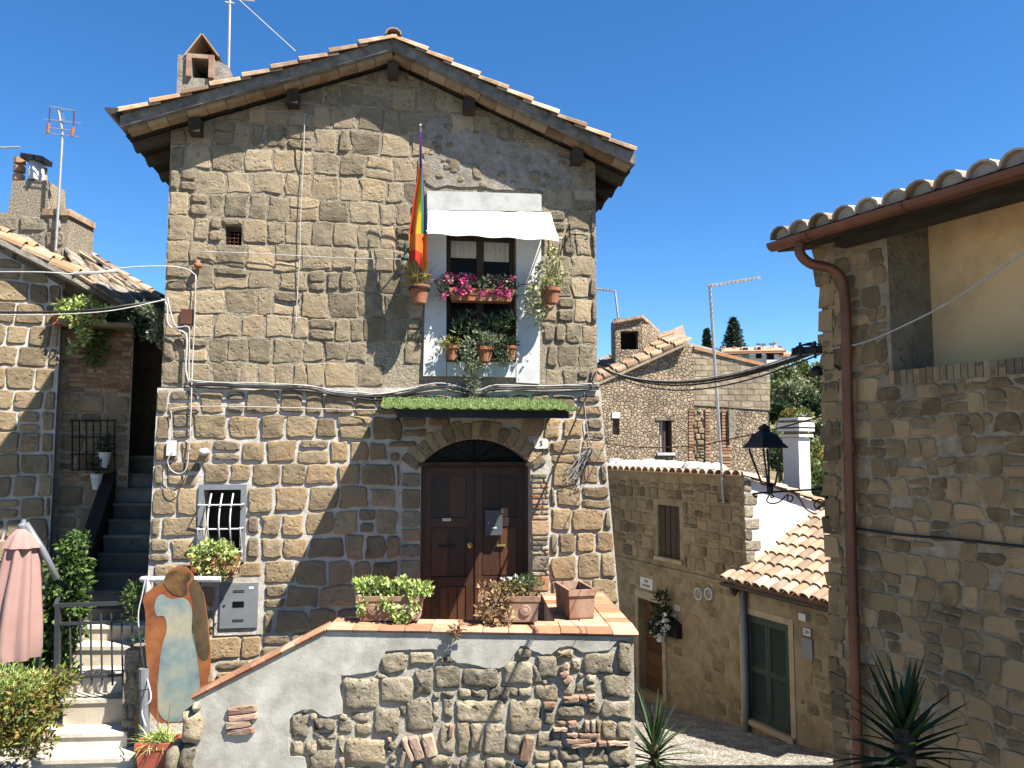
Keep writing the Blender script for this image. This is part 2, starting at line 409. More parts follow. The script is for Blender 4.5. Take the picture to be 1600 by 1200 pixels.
M['soffit_brick'] = mat('soffit_brick', [(0.24, 0.136, 0.072), (0.336, 0.216, 0.12), (0.4, 0.288, 0.176)], scale=5, bump=.4, bscale=30, bdist=.006, rnd=.2)
M['slab_grey'] = mat('grey_verge_board', [(.10, .096, .09), (.19, .182, .17), (.30, .29, .27)], scale=6, bump=.8, bscale=22, bdist=.008, src=None, rnd=0)
M['wood_dk'] = mat('dark_old_wood', [(.022, .016, .011), (.045, .032, .022), (.075, .055, .038)], scale=5, stretch=(1, 1, 6), bump=.5, bscale=30, bdist=.006, src='object', rnd=.2)
M['door'] = mat('brown_door_wood', [(.028, .010, .005), (.055, .020, .008), (.09, .034, .013)], scale=7, stretch=(6, 6, .6), rough=.5, bump=.25, bscale=30, bdist=.004, src='object', rnd=.12, spec=.4)
M['white'] = mat('white_paint', [(0.529, 0.535, 0.523), (0.644, 0.65, 0.644), (0.713, 0.719, 0.713)], scale=3, bump=.2, bscale=24, bdist=.006, src=None, rnd=0, stain=(.5, .49, .46, .4), sscale=3)
M['white_wall'] = mat('whitewashed_plaster', [(0.739, 0.739, 0.717), (0.84, 0.84, 0.829), (0.896, 0.896, 0.885)], scale=2, bump=.4, bscale=20, bdist=.012, src=None, rnd=0, stain=(.5, .49, .45, .35), sscale=2)
M['lintel'] = mat('grey_stone_lintel', [(0.391, 0.391, 0.368), (0.483, 0.483, 0.471), (0.552, 0.552, 0.54)], scale=4, bump=.3, bscale=26, bdist=.006, src=None, rnd=0, stain=(.28, .26, .22, .4), sscale=3)
M['fabric'] = mat('white_awning_cloth', [(1.04, 1.04, 1.04), (1.118, 1.118, 1.118)], scale=2, bump=.15, bscale=60, bdist=.003, src=None, rnd=0, trans=.12)
M['curtain'] = mat('lace_curtain', [(.5, .5, .48), (.66, .66, .64)], scale=40, bump=.1, bscale=90, bdist=.003, src=None, rnd=0)
M['dark'] = mat('dark_interior', [(.006, .006, .006), (.012, .011, .01)], scale=2, bump=0, src=None, rnd=0)
M['glass'] = mat('window_glass', [(.006, .006, .007), (.01, .01, .011)], scale=2, bump=.02, bscale=3, rough=.3, src=None, rnd=0, spec=.08)
M['metal_dk'] = mat('dark_metal', [(.012, .013, .015), (.03, .03, .033)], scale=6, bump=.1, bscale=40, bdist=.002, rough=.5, src=None, rnd=0, metal=.3)
M['metal_gr'] = mat('grey_metal', [(.20, .22, .24), (.26, .28, .30)], scale=3, bump=.08, bscale=40, bdist=.002, rough=.5, src=None, rnd=0, metal=.2, stain=(.17, .16, .14, .4), sscale=4)
M['rail'] = mat('painted_grey_rail', [(0.036, 0.04, 0.046), (0.055, 0.06, 0.065)], scale=6, bump=.1, bscale=40, bdist=.002, rough=.5, src=None, rnd=0)
M['bar_white'] = mat('pale_iron_bar', [(0.54, 0.54, 0.54), (0.72, 0.72, 0.72)], scale=8, bump=.15, bscale=50, bdist=.002, rough=.6, src=None, rnd=0)
M['gutter'] = mat('brown_gutter_metal', [(.05, .045, .04), (.085, .075, .065)], scale=4, bump=.1, bscale=30, bdist=.003, rough=.5, metal=.3, src=None, rnd=0)
M['copper'] = mat('copper_brown_gutter', [(.15, .055, .032), (.20, .078, .045), (.24, .10, .06)], scale=3, bump=.1, bscale=20, bdist=.003, rough=.42, metal=.35, src=None, rnd=0, stain=(.10, .05, .04, .5), sscale=2)
M['cable_w'] = mat('pale_cable_sheath', [(0.403, 0.394, 0.374), (0.557, 0.547, 0.518)], scale=12, bump=0, src=None, rnd=0, rough=.6)
M['cable_k'] = mat('black_cable_sheath', [(.012, .012, .013), (.025, .025, .025)], scale=12, bump=0, src=None, rnd=0, rough=.5)
M['pole'] = mat('galvanised_pole', [(.36, .36, .36), (.52, .52, .52)], scale=8, bump=.1, bscale=40, bdist=.002, rough=.5, metal=.4, src=None, rnd=0)
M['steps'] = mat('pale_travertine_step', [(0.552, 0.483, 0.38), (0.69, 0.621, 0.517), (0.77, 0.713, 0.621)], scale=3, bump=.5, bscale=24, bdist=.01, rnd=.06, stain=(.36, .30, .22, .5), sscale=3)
M['steps_shade'] = mat('shade_toned_grey_step', [(0.104, 0.089, 0.066), (0.168, 0.144, 0.109), (0.232, 0.2, 0.152)], scale=4, bump=.6, bscale=24, bdist=.01, rnd=.1)  # dark stone for the upper steps, alley shade also put into its colour
M['cobble'] = mat('basalt_cobble', [(0.192, 0.18, 0.162), (0.288, 0.27, 0.24), (0.372, 0.348, 0.306)], scale=6, bump=.5, bscale=24, bdist=.008, rnd=.25)
M['pot'] = mat('terracotta_pot', [(.27, .09, .04), (.36, .14, .07), (.41, .19, .11)], scale=6, bump=.2, bscale=30, bdist=.004, src=None, rnd=0)
M['planter'] = mat('weathered_terracotta_planter', [(.25, .13, .08), (.36, .21, .14), (.44, .30, .22)], scale=5, bump=.4, bscale=26, bdist=.006, src=None, rnd=0, stain=(.5, .43, .36, .5), sscale=4)
M['pot_red'] = mat('red_plastic_planter', [(.40, .10, .06), (.46, .13, .08)], scale=3, bump=.1, bscale=30, bdist=.003, rough=.5, src=None, rnd=0)
M['soil'] = mat('dry_soil', [(.05, .035, .02), (.10, .075, .05)], scale=20, bump=.6, bscale=40, bdist=.01, src=None, rnd=0)
def leafm(name, cols, tr=.3, rnd=.3): return mat(name, cols, scale=3, bump=0, rnd=rnd, src='island', trans=tr, rough=.6, spec=.35)
M['lf_green'] = leafm('mid_green_leaf', [(0.046, 0.098, 0.019), (0.091, 0.169, 0.033), (0.143, 0.221, 0.052)])
M['lf_mid'] = leafm('dusty_green_leaf', [(.04, .07, .03), (.09, .13, .06), (.20, .25, .14)])
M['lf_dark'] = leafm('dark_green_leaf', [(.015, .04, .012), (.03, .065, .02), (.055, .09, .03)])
M['lf_lime'] = leafm('lime_succulent_leaf', [(0.26, 0.351, 0.078), (0.429, 0.546, 0.143), (0.585, 0.676, 0.26)], .2)
M['lf_yel'] = leafm('yellowing_leaf', [(0.24, 0.228, 0.06), (0.384, 0.348, 0.108), (0.36, 0.204, 0.072)])
M['lf_var'] = leafm('variegated_pale_leaf', [(0.2, 0.25, 0.075), (0.45, 0.45, 0.2), (0.65, 0.625, 0.375)])
M['lf_grey'] = leafm('grey_green_leaf', [(0.125, 0.163, 0.088), (0.225, 0.263, 0.15), (0.325, 0.362, 0.237)])
M['lf_dry'] = leafm('dry_brown_leaf', [(0.264, 0.144, 0.072), (0.432, 0.276, 0.144), (0.36, 0.324, 0.12)])
M['lf_bush'] = leafm('bush_leaf', [(0.104, 0.156, 0.026), (0.221, 0.26, 0.052), (0.351, 0.221, 0.065)])
M['lf_olive'] = leafm('olive_leaf', [(0.161, 0.199, 0.094), (0.264, 0.302, 0.151), (0.358, 0.377, 0.207)], .2)
M['lf_fir'] = leafm('fir_needles', [(.012, .032, .016), (.022, .05, .024), (.035, .065, .03)], .1)
M['lf_wood'] = leafm('woodland_leaf', [(0.084, 0.142, 0.038), (0.151, 0.217, 0.057), (0.226, 0.245, 0.075)], .2)
M['petal'] = leafm('magenta_petal', [(0.562, 0.025, 0.175), (0.775, 0.062, 0.312), (0.875, 0.225, 0.45)], .3, .2)
M['petal_w'] = leafm('white_petal', [(0.84, 0.84, 0.816), (0.96, 0.96, 0.936)], .2, .05)
M['turf'] = leafm('artificial_turf_blade', [(0.209, 0.297, 0.088), (0.319, 0.407, 0.132), (0.44, 0.517, 0.22)], .2)
M['turf_base'] = mat('turf_backing', [(.05, .10, .02), (.09, .16, .03)], scale=30, bump=.4, src=None, rnd=0)
M['bark'] = mat('bark', [(.06, .045, .03), (.12, .09, .06)], scale=9, bump=.7, bscale=20, bdist=.02, src=None, rnd=0)
M['umbrella'] = mat('dusty_pink_cloth', [(0.393, 0.234, 0.206), (0.458, 0.29, 0.262)], scale=2, bump=.2, bscale=50, bdist=.003, src=None, rnd=0, trans=.12)
M['ochre'] = mat('ochre_plaster', [(0.759, 0.5, 0.239), (0.897, 0.6, 0.304), (0.943, 0.66, 0.368)], scale=1.2, bump=.25, bscale=26, bdist=.006, src=None, rnd=0, stain=(.22, .15, .08, .5), sscale=1.1)
M['surround'] = mat('pale_stone_surround', [(.36, .28, .18), (.46, .37, .25), (.52, .43, .30)], scale=4, bump=.4, bscale=24, bdist=.008, src=None, rnd=0, stain=(.28, .21, .13, .5), sscale=3)
M['old_render'] = mat('patchy_old_render', [(0.239, 0.183, 0.105), (0.349, 0.273, 0.168), (0.435, 0.349, 0.224)], scale=3.2, bump=.7, bscale=14, bdist=.03, src=None, rnd=0, stain=(.13, .105, .07, .6), sscale=1.4)
M['green_paint'] = mat('faded_green_paint', [(.022, .045, .035), (.035, .065, .05)], scale=5, bump=.2, bscale=30, bdist=.003, rough=.6, src='object', rnd=.1)
M['plank_brown'] = mat('varnished_plank', [(.11, .05, .025), (.17, .08, .04)], scale=5, stretch=(1, 1, 8), bump=.2, bscale=20, bdist=.003, rough=.5, src='object', rnd=.25)
M['sign_w'] = mat('white_marble_sign', [(0.66, 0.648, 0.624), (0.768, 0.756, 0.732)], scale=4, bump=.1, src=None, rnd=0, rough=.5)
M['ink'] = mat('black_lettering', [(.02, .02, .02), (.03, .03, .03)], scale=4, bump=0, src=None, rnd=0)
M['brown_pl'] = mat('rusty_brown_plate', [(.09, .032, .02), (.13, .05, .03)], scale=6, bump=.2, bscale=30, bdist=.003, src=None, rnd=0)
M['verd'] = mat('green_patinated_iron', [(.02, .05, .045), (.05, .09, .08)], scale=8, bump=.2, bscale=30, bdist=.003, src=None, rnd=0)
M['brass'] = mat('brass', [(.45, .36, .16), (.55, .44, .2)], scale=6, bump=0, rough=.35, metal=.7, src=None, rnd=0)
M['mail'] = mat('slate_grey_enamel', [(.075, .085, .105), (.095, .105, .125)], scale=3, bump=0, rough=.4, src=None, rnd=0)
M['house_white'] = mat('pale_far_wall', [(0.775, 0.75, 0.688), (0.9, 0.875, 0.825)], scale=.6, bump=0, src=None, rnd=0)
M['far_roof'] = mat('far_terracotta_roof', [(0.504, 0.24, 0.144), (0.648, 0.36, 0.228)], scale=1.2, bump=.3, bscale=5, bdist=.05, src=None, rnd=0)
M['teal'] = mat('pale_teal_shutter', [(.22, .38, .40), (.26, .42, .44)], scale=2, bump=0, src=None, rnd=0)
M['solar'] = mat('solar_panel', [(.05, .06, .09), (.08, .09, .13)], scale=2, bump=0, rough=.3, src=None, rnd=0)
M['hill'] = mat('dry_hillside', [(.10, .105, .04), (.17, .15, .07), (.26, .21, .12)], scale=.3, bump=.6, bscale=1.5, bdist=.3, src=None, rnd=0)
M['black_paint'] = mat('black_lantern_paint', [(.006, .007, .01), (.012, .014, .018)], scale=5, bump=0, rough=.5, src=None, rnd=0)
FLAG = [mat('flag_'+n, [c, tuple(x*1.15 for x in c)], scale=3, bump=.1, src=None, rnd=0, trans=.2) for n, c in
        (('red', (.55, .04, .02)), ('orange', (.75, .20, .03)), ('yellow', (.62, .42, .03)), ('green', (.03, .20, .05)), ('blue', (.05, .10, .40)), ('violet', (.12, .03, .25)))]
def cellmat(name, cols, joint, scale, stretch=(1, 1, 1), bdist=.05, jw=.08, bump=.8, mode='voronoi', brick=(.5, .25)):
    """masonry too far off to tell its pieces apart: colour and relief per cell"""
    m = bpy.data.materials.new(name); m.use_nodes = True; nt = m.node_tree; N = nt.nodes; Lk = nt.links.new
    b = N['Principled BSDF']; b.inputs['Roughness'].default_value = .95; b.inputs['Specular IOR Level'].default_value = .2
    tc = N.new('ShaderNodeTexCoord'); mp = N.new('ShaderNodeMapping'); mp.inputs['Scale'].default_value = stretch; Lk(tc.outputs['Object'], mp.inputs['Vector'])
    nz = N.new('ShaderNodeTexNoise'); nz.inputs['Scale'].default_value = scale*.8; nz.inputs['Detail'].default_value = 5; Lk(mp.outputs[0], nz.inputs['Vector'])
    wv = N.new('ShaderNodeVectorMath'); wv.operation = 'MULTIPLY_ADD'; Lk(nz.outputs['Color'], wv.inputs[0]); k = .5/scale; wv.inputs[1].default_value = (k, k, k); Lk(mp.outputs[0], wv.inputs[2])
    if mode == 'brick':
        sx = N.new('ShaderNodeSeparateXYZ'); Lk(wv.outputs[0], sx.inputs[0]); cb_ = N.new('ShaderNodeCombineXYZ'); Lk(sx.outputs['X'], cb_.inputs['X']); Lk(sx.outputs['Z'], cb_.inputs['Y'])
        bt = N.new('ShaderNodeTexBrick'); Lk(cb_.outputs[0], bt.inputs['Vector']); bt.inputs['Scale'].default_value = 1; bt.inputs['Brick Width'].default_value = brick[0]; bt.inputs['Row Height'].default_value = brick[1]; bt.inputs['Mortar Size'].default_value = .015; bt.inputs['Mortar Smooth'].default_value = .3
        bt.inputs['Color1'].default_value = (*[x*ALB for x in cols[0]], 1); bt.inputs['Color2'].default_value = (*[x*ALB for x in cols[-1]], 1); bt.inputs['Mortar'].default_value = (*[x*ALB for x in joint], 1)
        n2 = N.new('ShaderNodeTexNoise'); n2.inputs['Scale'].default_value = 2; n2.inputs['Detail'].default_value = 8; Lk(tc.outputs['Object'], n2.inputs['Vector'])
        m3 = N.new('ShaderNodeMapRange'); m3.inputs['From Min'].default_value = .3; m3.inputs['From Max'].default_value = .7; m3.inputs['To Min'].default_value = .7; m3.inputs['To Max'].default_value = 1.25; Lk(n2.outputs['Fac'], m3.inputs['Value'])
        hs = N.new('ShaderNodeHueSaturation'); Lk(m3.outputs[0], hs.inputs['Value']); Lk(bt.outputs['Color'], hs.inputs['Color']); Lk(hs.outputs[0], b.inputs['Base Color'])
        ad = N.new('ShaderNodeMath'); ad.operation = 'MULTIPLY_ADD'; Lk(bt.outputs['Fac'], ad.inputs[0]); ad.inputs[1].default_value = -1; Lk(nz.outputs['Fac'], ad.inputs[2])
        bp = N.new('ShaderNodeBump'); bp.inputs['Strength'].default_value = bump; bp.inputs['Distance'].default_value = bdist; Lk(ad.outputs[0], bp.inputs['Height']); Lk(bp.outputs[0], b.inputs['Normal'])
        return m
    v1 = N.new('ShaderNodeTexVoronoi'); v1.inputs['Scale'].default_value = scale; Lk(wv.outputs[0], v1.inputs['Vector'])
    v2 = N.new('ShaderNodeTexVoronoi'); v2.feature = 'DISTANCE_TO_EDGE'; v2.inputs['Scale'].default_value = scale; Lk(wv.outputs[0], v2.inputs['Vector'])
    sep = N.new('ShaderNodeSeparateColor'); Lk(v1.outputs['Color'], sep.inputs[0])
    rp = N.new('ShaderNodeValToRGB'); el = rp.color_ramp.elements
    while len(el) < len(cols): el.new(.5)
    for i, c in enumerate(cols): el[i].position = i/(len(cols)-1); el[i].color = (*[x*ALB for x in c], 1)
    Lk(sep.outputs[0], rp.inputs['Fac'])
    mr = N.new('ShaderNodeMapRange'); mr.inputs['From Max'].default_value = jw; Lk(v2.outputs['Distance'], mr.inputs['Value'])
    mx = N.new('ShaderNodeMix'); mx.data_type = 'RGBA'; Lk(mr.outputs[0], mx.inputs['Factor']); mx.inputs['A'].default_value = (*[x*ALB for x in joint], 1); Lk(rp.outputs['Color'], mx.inputs['B'])
    n2 = N.new('ShaderNodeTexNoise'); n2.inputs['Scale'].default_value = scale*.25; n2.inputs['Detail'].default_value = 8; Lk(tc.outputs['Object'], n2.inputs['Vector'])
    hs = N.new('ShaderNodeHueSaturation'); m3 = N.new('ShaderNodeMapRange'); m3.inputs['From Min'].default_value = .3; m3.inputs['From Max'].default_value = .7; m3.inputs['To Min'].default_value = .65; m3.inputs['To Max'].default_value = 1.3
    Lk(n2.outputs['Fac'], m3.inputs['Value']); Lk(m3.outputs[0], hs.inputs['Value']); Lk(mx.outputs['Result'], hs.inputs['Color']); Lk(hs.outputs[0], b.inputs['Base Color'])
    ad = N.new('ShaderNodeMath'); ad.operation = 'MULTIPLY_ADD'; Lk(nz.outputs['Fac'], ad.inputs[0]); ad.inputs[1].default_value = .7; Lk(mr.outputs[0], ad.inputs[2])
    bp = N.new('ShaderNodeBump'); bp.inputs['Strength'].default_value = bump; bp.inputs['Distance'].default_value = bdist; Lk(ad.outputs[0], bp.inputs['Height']); Lk(bp.outputs[0], b.inputs['Normal'])
    return m
M['far_rubble'] = cellmat('far_rubble_masonry', [(0.329, 0.25, 0.171), (0.415, 0.323, 0.226), (0.5, 0.403, 0.287), (0.439, 0.305, 0.201)], (.33, .265, .19), 9.5, bdist=.09, bump=.8, jw=.16)
M['far_course'] = cellmat('far_coursed_masonry', [(.31, .25, .175), (.37, .30, .21), (.44, .36, .255)], (.20, .16, .11), 6, bdist=.04, mode='brick', brick=(.42, .19))
M['street_cobble'] = cellmat('street_cobbles', [(0.272, 0.248, 0.208), (0.352, 0.324, 0.276), (0.416, 0.384, 0.328)], (.20, .18, .145), 11, bdist=.02, jw=.09)

# ================================================================== ground and street
FAC = Plane(*(lambda p: (p.x, p.y))(at(742, 962, 10.6)), 8.5)
RB = Plane(490/1200*5.1, 5.1, -65)          # the shaded house on the near side of the lane
LB = Plane(4.65, 15.5, -65)         # the low house down the lane
LG = Plane(4.65, 15.5, 25)          # its whitewashed end wall
def ground_z(x, y):
    t = min(1, max(0, (x-.2)/1.4)); t = t*t*(3-2*t)
    r = -1.86-.15*(y-14.8)
    if y > 24: r = -1.86-.15*9.2
    if y < 4: r = -1.86+.15*10.8
    return -.15*(1-t)+r*t
mb = MB(); xs = [-60, -30, -15, -10]+[-8+.5*i for i in range(33)]+[10, 15, 30, 60]; ys = [-40, -15, -5]+[i*1.0 for i in range(0, 28)]+[28]
for y in ys:
    for x in xs: mb.v.append(V((x, y, ground_z(x, y))))
nx = len(xs)
for j in range(len(ys)-1):
    for i in range(nx-1): mb.f.append((j*nx+i, j*nx+i+1, (j+1)*nx+i+1, (j+1)*nx+i)); mb.m.append(0)
street = mb.build('street', M['street_cobble'], smooth=True, kind='structure'); tag(street, 'cobbled lane sloping down between the stone houses')
# cobbles of the small square by the steps
r2 = random.Random(4)
for j in range(12):
    y = 7.6+j*.155
    x = -6.6+r2.uniform(0, .2)
    while x < -3.3:
        w = r2.uniform(.18, .3)
        mbc = MB(); g = .012; hz = -.15+r2.uniform(.012, .03); y0, y1 = y+g, y+.155-g; x0, x1 = x+g, x+w-g
        b = [(x0, y0), (x1, y0), (x1, y1), (x0, y1)]
        b = [(a+r2.uniform(-.01, .01), c+r2.uniform(-.01, .01)) for a, c in b]
        b8 = chaikin(b, .18); cx = (x0+x1)/2; cy = (y0+y1)/2
        vs = [V((a, c, -.2)) for a, c in b8]+[V((a, c, hz-.012)) for a, c in b8]+[V((cx+(a-cx)*.86, cy+(c-cy)*.82, hz)) for a, c in b8]
        n = 8; fs = []
        for i in range(n):
            k = (i+1) % n; fs += [(i, k, n+k, n+i), (n+i, n+k, 2*n+k, 2*n+i)]
        fs.append(tuple(range(2*n, 3*n))); mbc.add(vs, fs); mbc.build('cobble', M['cobble'], street)
        x += w

# ================================================================== the tall stone house
house = thing('stone_house', FAC.pt(0, 0, 0), 'tall tuff stone house with low gable roof and arched brown door', 'house')
OV = .43                                        # verge overhang
vA, vL, vR = FAC.px(615, 46, OV), FAC.px(186, 166, OV), FAC.px(994, 228, OV)
def roof_w(u):                                  # top of tiles above u
    if u < vA[0]: return vL[1]+(vA[1]-vL[1])*(u-vL[0])/(vA[0]-vL[0])
    return vR[1]+(vA[1]-vR[1])*(u-vR[0])/(vA[0]-vR[0])
uUL, uUR = FAC.px(258, 450)[0], FAC.px(932, 450)[0]
wLedge = FAC.px(600, 606)[1]
SOF = .31
upper = [(uUL, wLedge-.02), (uUR, wLedge-.02), (uUR, roof_w(uUR)-SOF), (vA[0], vA[1]-SOF), (uUL, roof_w(uUL)-SOF)]
lowTL, lowTR = FAC.px(246, 606, .06), FAC.px(938, 606, .06)
lowBL, lowBR = FAC.px(226, 1000, .06), FAC.px(972, 1000, .06)
def ext(a, b, w): t = (w-a[1])/(b[1]-a[1]); return (a[0]+(b[0]-a[0])*t, w)
lower = [ext(lowTL, lowBL, -1.4), ext(lowTR, lowBR, -1.4), lowTR, lowTL]
h_door = FAC.rect(657, 686, 829, 962, .06); h_door = (h_door[0], h_door[1], .95, h_door[3])
w_spring = FAC.px(742, 726, .06)[1]
h_win = FAC.rect(697, 366, 806, 566)
h_grate = FAC.rect(352, 353, 378, 383)
h_low = FAC.rect(318, 765, 376, 868, .06)
wallu = MB(); sheet(wallu, FAC, upper, [h_win, h_grate]); reveal(wallu, FAC, h_win, 0, -.3); reveal(wallu, FAC, h_grate, 0, -.3)
for (a, b) in ((0, 4), (1, 2)):     # side walls going back
    A, B = upper[a], upper[b]
    wallu.add([FAC.pt(*A, 0), FAC.pt(*B, 0), FAC.pt(*B, -8), FAC.pt(*A, -8)], [(0, 1, 2, 3)])
wallu.add([FAC.pt(a, b, -8) for a, b in upper], [(4, 3, 2, 1, 0)])
wall_up = wallu.build('upper_wall', M['mortar_rough'], house)
walll = MB(); sheet(walll, FAC, lower, [h_door, h_low], .06); reveal(walll, FAC, h_door, .06, -.32, 'lr'); reveal(walll, FAC, h_low, .06, -.25)
walll.add([FAC.pt(*lower[3], .06), FAC.pt(*lower[2], .06), FAC.pt(*lower[2], -.3), FAC.pt(*lower[3], -.3)], [(0, 1, 2, 3)])
for (a, b) in ((0, 3), (1, 2)):
    A, B = lower[a], lower[b]
    walll.add([FAC.pt(*A, .06), FAC.pt(*B, .06), FAC.pt(*B, -8), FAC.pt(*A, -8)], [(0, 1, 2, 3)])
# arch soffit and spandrels
uc = (h_door[0]+h_door[1])/2; hw = (h_door[1]-h_door[0])/2; rise = h_door[3]-w_spring
Rarc = (hw*hw+rise*rise)/(2*rise); wc = h_door[3]-Rarc; a_half = math.asin(hw/Rarc)
arc = [(uc+Rarc*sin(a_half*(2*i/16-1)), wc+Rarc*cos(a_half*(2*i/16-1))) for i in range(17)]
for i in range(16):
    (a, b), (c, d) = arc[i], arc[i+1]
    walll.add([FAC.pt(a, b, .06), FAC.pt(c, d, .06), FAC.pt(c, h_door[3], .06), FAC.pt(a, h_door[3], .06)], [(0, 1, 2, 3)])
    walll.add([FAC.pt(a, b, .06), FAC.pt(c, d, .06), FAC.pt(c, d, -.32), FAC.pt(a, b, -.32)], [(3, 2, 1, 0)])
wall_lo = walll.build('lower_wall', M['mortar_white'], house)
# plaster patch at the right of the gable, thin and proud
def fpoly(pts, d=0): return [FAC.px(x, y, d) for x, y in pts]
patch_poly = fpoly([(668, 188), (690, 182), (740, 205), (800, 225), (868, 240), (905, 262), (880, 300), (850, 300), (760, 293), (668, 292), (664, 240)])
rough_patch = []
for i in range(len(patch_poly)):
    a_, b_ = patch_poly[i], patch_poly[(i+1) % len(patch_poly)]
    for k in range(6): rough_patch.append((a_[0]+(b_[0]-a_[0])*k/6+rng.uniform(-.035, .035), a_[1]+(b_[1]-a_[1])*k/6+rng.uniform(-.035, .035)))
mb = MB(); mb.prism(FAC, rough_patch, -.01, .02); mb.build('plaster_patch', M['patch'], wall_up)
patch2 = fpoly([(566, 545), (600, 528), (640, 560), (662, 590), (640, 600), (590, 598)])
surround_hole = FAC.rect(661, 296, 847, 600)
rows_u = [FAC.px(600, 606-36.3*i)[1] for i in range(15)]
polys = masonry(FAC, upper, rows_u, (.17, .41), holes=[surround_hole, h_grate], excl=[in_poly(patch_poly), in_poly(patch2)], g=.017, seed=5, wav=.034, split=.11)
for q in [[(700, 245), (722, 248), (720, 270), (698, 266)], [(735, 250), (752, 262), (755, 285), (738, 280)], [(826, 268), (845, 266), (846, 288), (828, 290)]]:
    polys.append(inset(ccw(fpoly(q)), .01))
r9 = random.Random(6); hit = in_poly(patch_poly)
for _ in range(120):
    x_, y_ = r9.uniform(672, 900), r9.uniform(186, 296); u_, w_ = FAC.px(x_, y_); k_ = r9.uniform(.025, .075)
    if hit(u_-k_, w_) and hit(u_+k_, w_) and r9.random() < .4: polys.append(ccw([(u_-k_, w_-k_*.6), (u_+k_*.9, w_-k_*.7), (u_+k_, w_+k_*.5), (u_-k_*.7, w_+k_*.7)]))
arch_hole = (h_door[0]-.30, h_door[1]+.26, .5, h_door[3]+.30)
cab_hole = FAC.rect(335, 902, 412, 993, .06)
lowwin_hole = FAC.rect(309, 755, 385, 878, .06)
rows_l = [FAC.px(600, 612+37.2*i, .06)[1] for i in range(16)]
ring = [(uc-x_, uc+x_, .5, wc+sqrt(max(0, (Rarc+.30)**2-x_*x_))) for x_ in (.35, .6, .8, .95, hw+.27)]
pl_low = masonry(FAC, lower, rows_l, (.24, .46), holes=ring+[cab_hole, lowwin_hole], g=.021, seed=9, wav=.035, split=.12)
pl_low = [p for p in pl_low if max(b for a, b in p) > .4]
allp = sorted([(area(p), 0, p) for p in polys]+[(area(p), 1, p) for p in pl_low], key=lambda t: -t[0])
NS = 290
lay_stones([p for a, k, p in allp[:NS] if k == 0], FAC, -.004, .018, M['tuff'], wall_up, rnd=.09, jit=.028, bev=.010, lump=.007)
lay_stones([p for a, k, p in allp[:NS] if k == 1], FAC, .06, .026, M['tuff_low'], wall_lo, rnd=.15, jit=.022, bev=.014, lump=.008)
mb = MB()
for a, k, p in allp[NS:]:
    stone_geo(mb, FAC, p, .06*k, .035, rnd=.2)
if mb.v: mb.build('small_stones', M['tuff'], house, kind='stuff')
# arch voussoirs, jamb bricks and blocks
nv = 17
for i in range(nv):
    a0 = a_half*1.12*(2*i/nv-1)+.006; a1 = a_half*1.12*(2*(i+1)/nv-1)-.006
    ro = Rarc+rng.uniform(.20, .28)
    q = [(uc+Rarc*sin(a0), wc+Rarc*cos(a0)), (uc+Rarc*sin(a1), wc+Rarc*cos(a1)), (uc+ro*sin(a1), wc+ro*cos(a1)), (uc+ro*sin(a0), wc+ro*cos(a0))]
    mb = MB()
    if stone_geo(mb, FAC, q, .06, .03, rnd=.12, jit=.006, bev=.008): mb.build('voussoir', M['tuff'], wall_lo)
w = w_spring-.12
while w > .95:
    h = rng.choice((.055, .06, .07, .16, .2)); u = h_door[1]+.012
    while u < h_door[1]+.24:
        l = rng.uniform(.1, .24) if h < .1 else .24
        q = [(u, w-h), (min(u+l, h_door[1]+.255), w-h), (min(u+l, h_door[1]+.255), w-.012), (u, w-.012)]
        if q[1][0]-u > .03:
            mb = MB()
            if stone_geo(mb, FAC, q, .06, .03, rnd=.12, jit=.006, bev=.008): mb.build('jamb_brick', M['brick'] if rng.random() < .35 else M['tuff_grey'], wall_lo)
        u += l+.012
    w -= h+.01
w = w_spring-.1
while w > .95:
    h = rng.uniform(.14, .32); mb = MB()
    q = [(h_door[0]-.27+rng.uniform(0, .06), w-h), (h_door[0]-.012, w-h), (h_door[0]-.012, w-.015), (h_door[0]-.25, w-.015)]
    if stone_geo(mb, FAC, q, .06, .025, rnd=.15, jit=.01, bev=.012): mb.build('jamb_block', M['tuff_low'] if rng.random() < .6 else M['tuff_grey'], wall_lo)
    w -= h+.02

# ---- roof
roof_m = MB()
TL, SL, BR = .10, .15, .06
def roofpoly(o0, o1, du=0):
    return [(vL[0]-du, vL[1]-o1), (vA[0], vA[1]-o1), (vR[0]+du, vR[1]-o1), (vR[0]+du, vR[1]-o0), (vA[0], vA[1]-o0), (vL[0]-du, vL[1]-o0)]
q = roofpoly(TL, TL+SL); n = 6
for half in ([q[0], q[1], q[4], q[5]], [q[1], q[2], q[3], q[4]]): roof_m.prism(FAC, half, -8.2, OV-.05)
roof = roof_m.build('roof', M['slab_grey'], house)
q = roofpoly(TL+SL+.004, TL+SL+.03); sm = MB()
for half in ([q[0], q[1], q[4], q[5]], [q[1], q[2], q[3], q[4]]): sm.prism(FAC, half, -8.1, OV-.29)
sm.build('soffit', M['wood_dk'], roof)
def slope_dir(side):
    a, b = (vA, vL) if side == 0 else (vA, vR)
    d = FAC.pt(*b)-FAC.pt(*a); return d.normalized(), d.length
bk = MB(); bk.box((0, 0, 0), (.125, 0, 0), (0, .075, 0), (0, 0, .03)); bkm = bk.build('brick_proto', M['soffit_brick']); bkmesh = bkm.data; bpy.data.objects.remove(bkm)
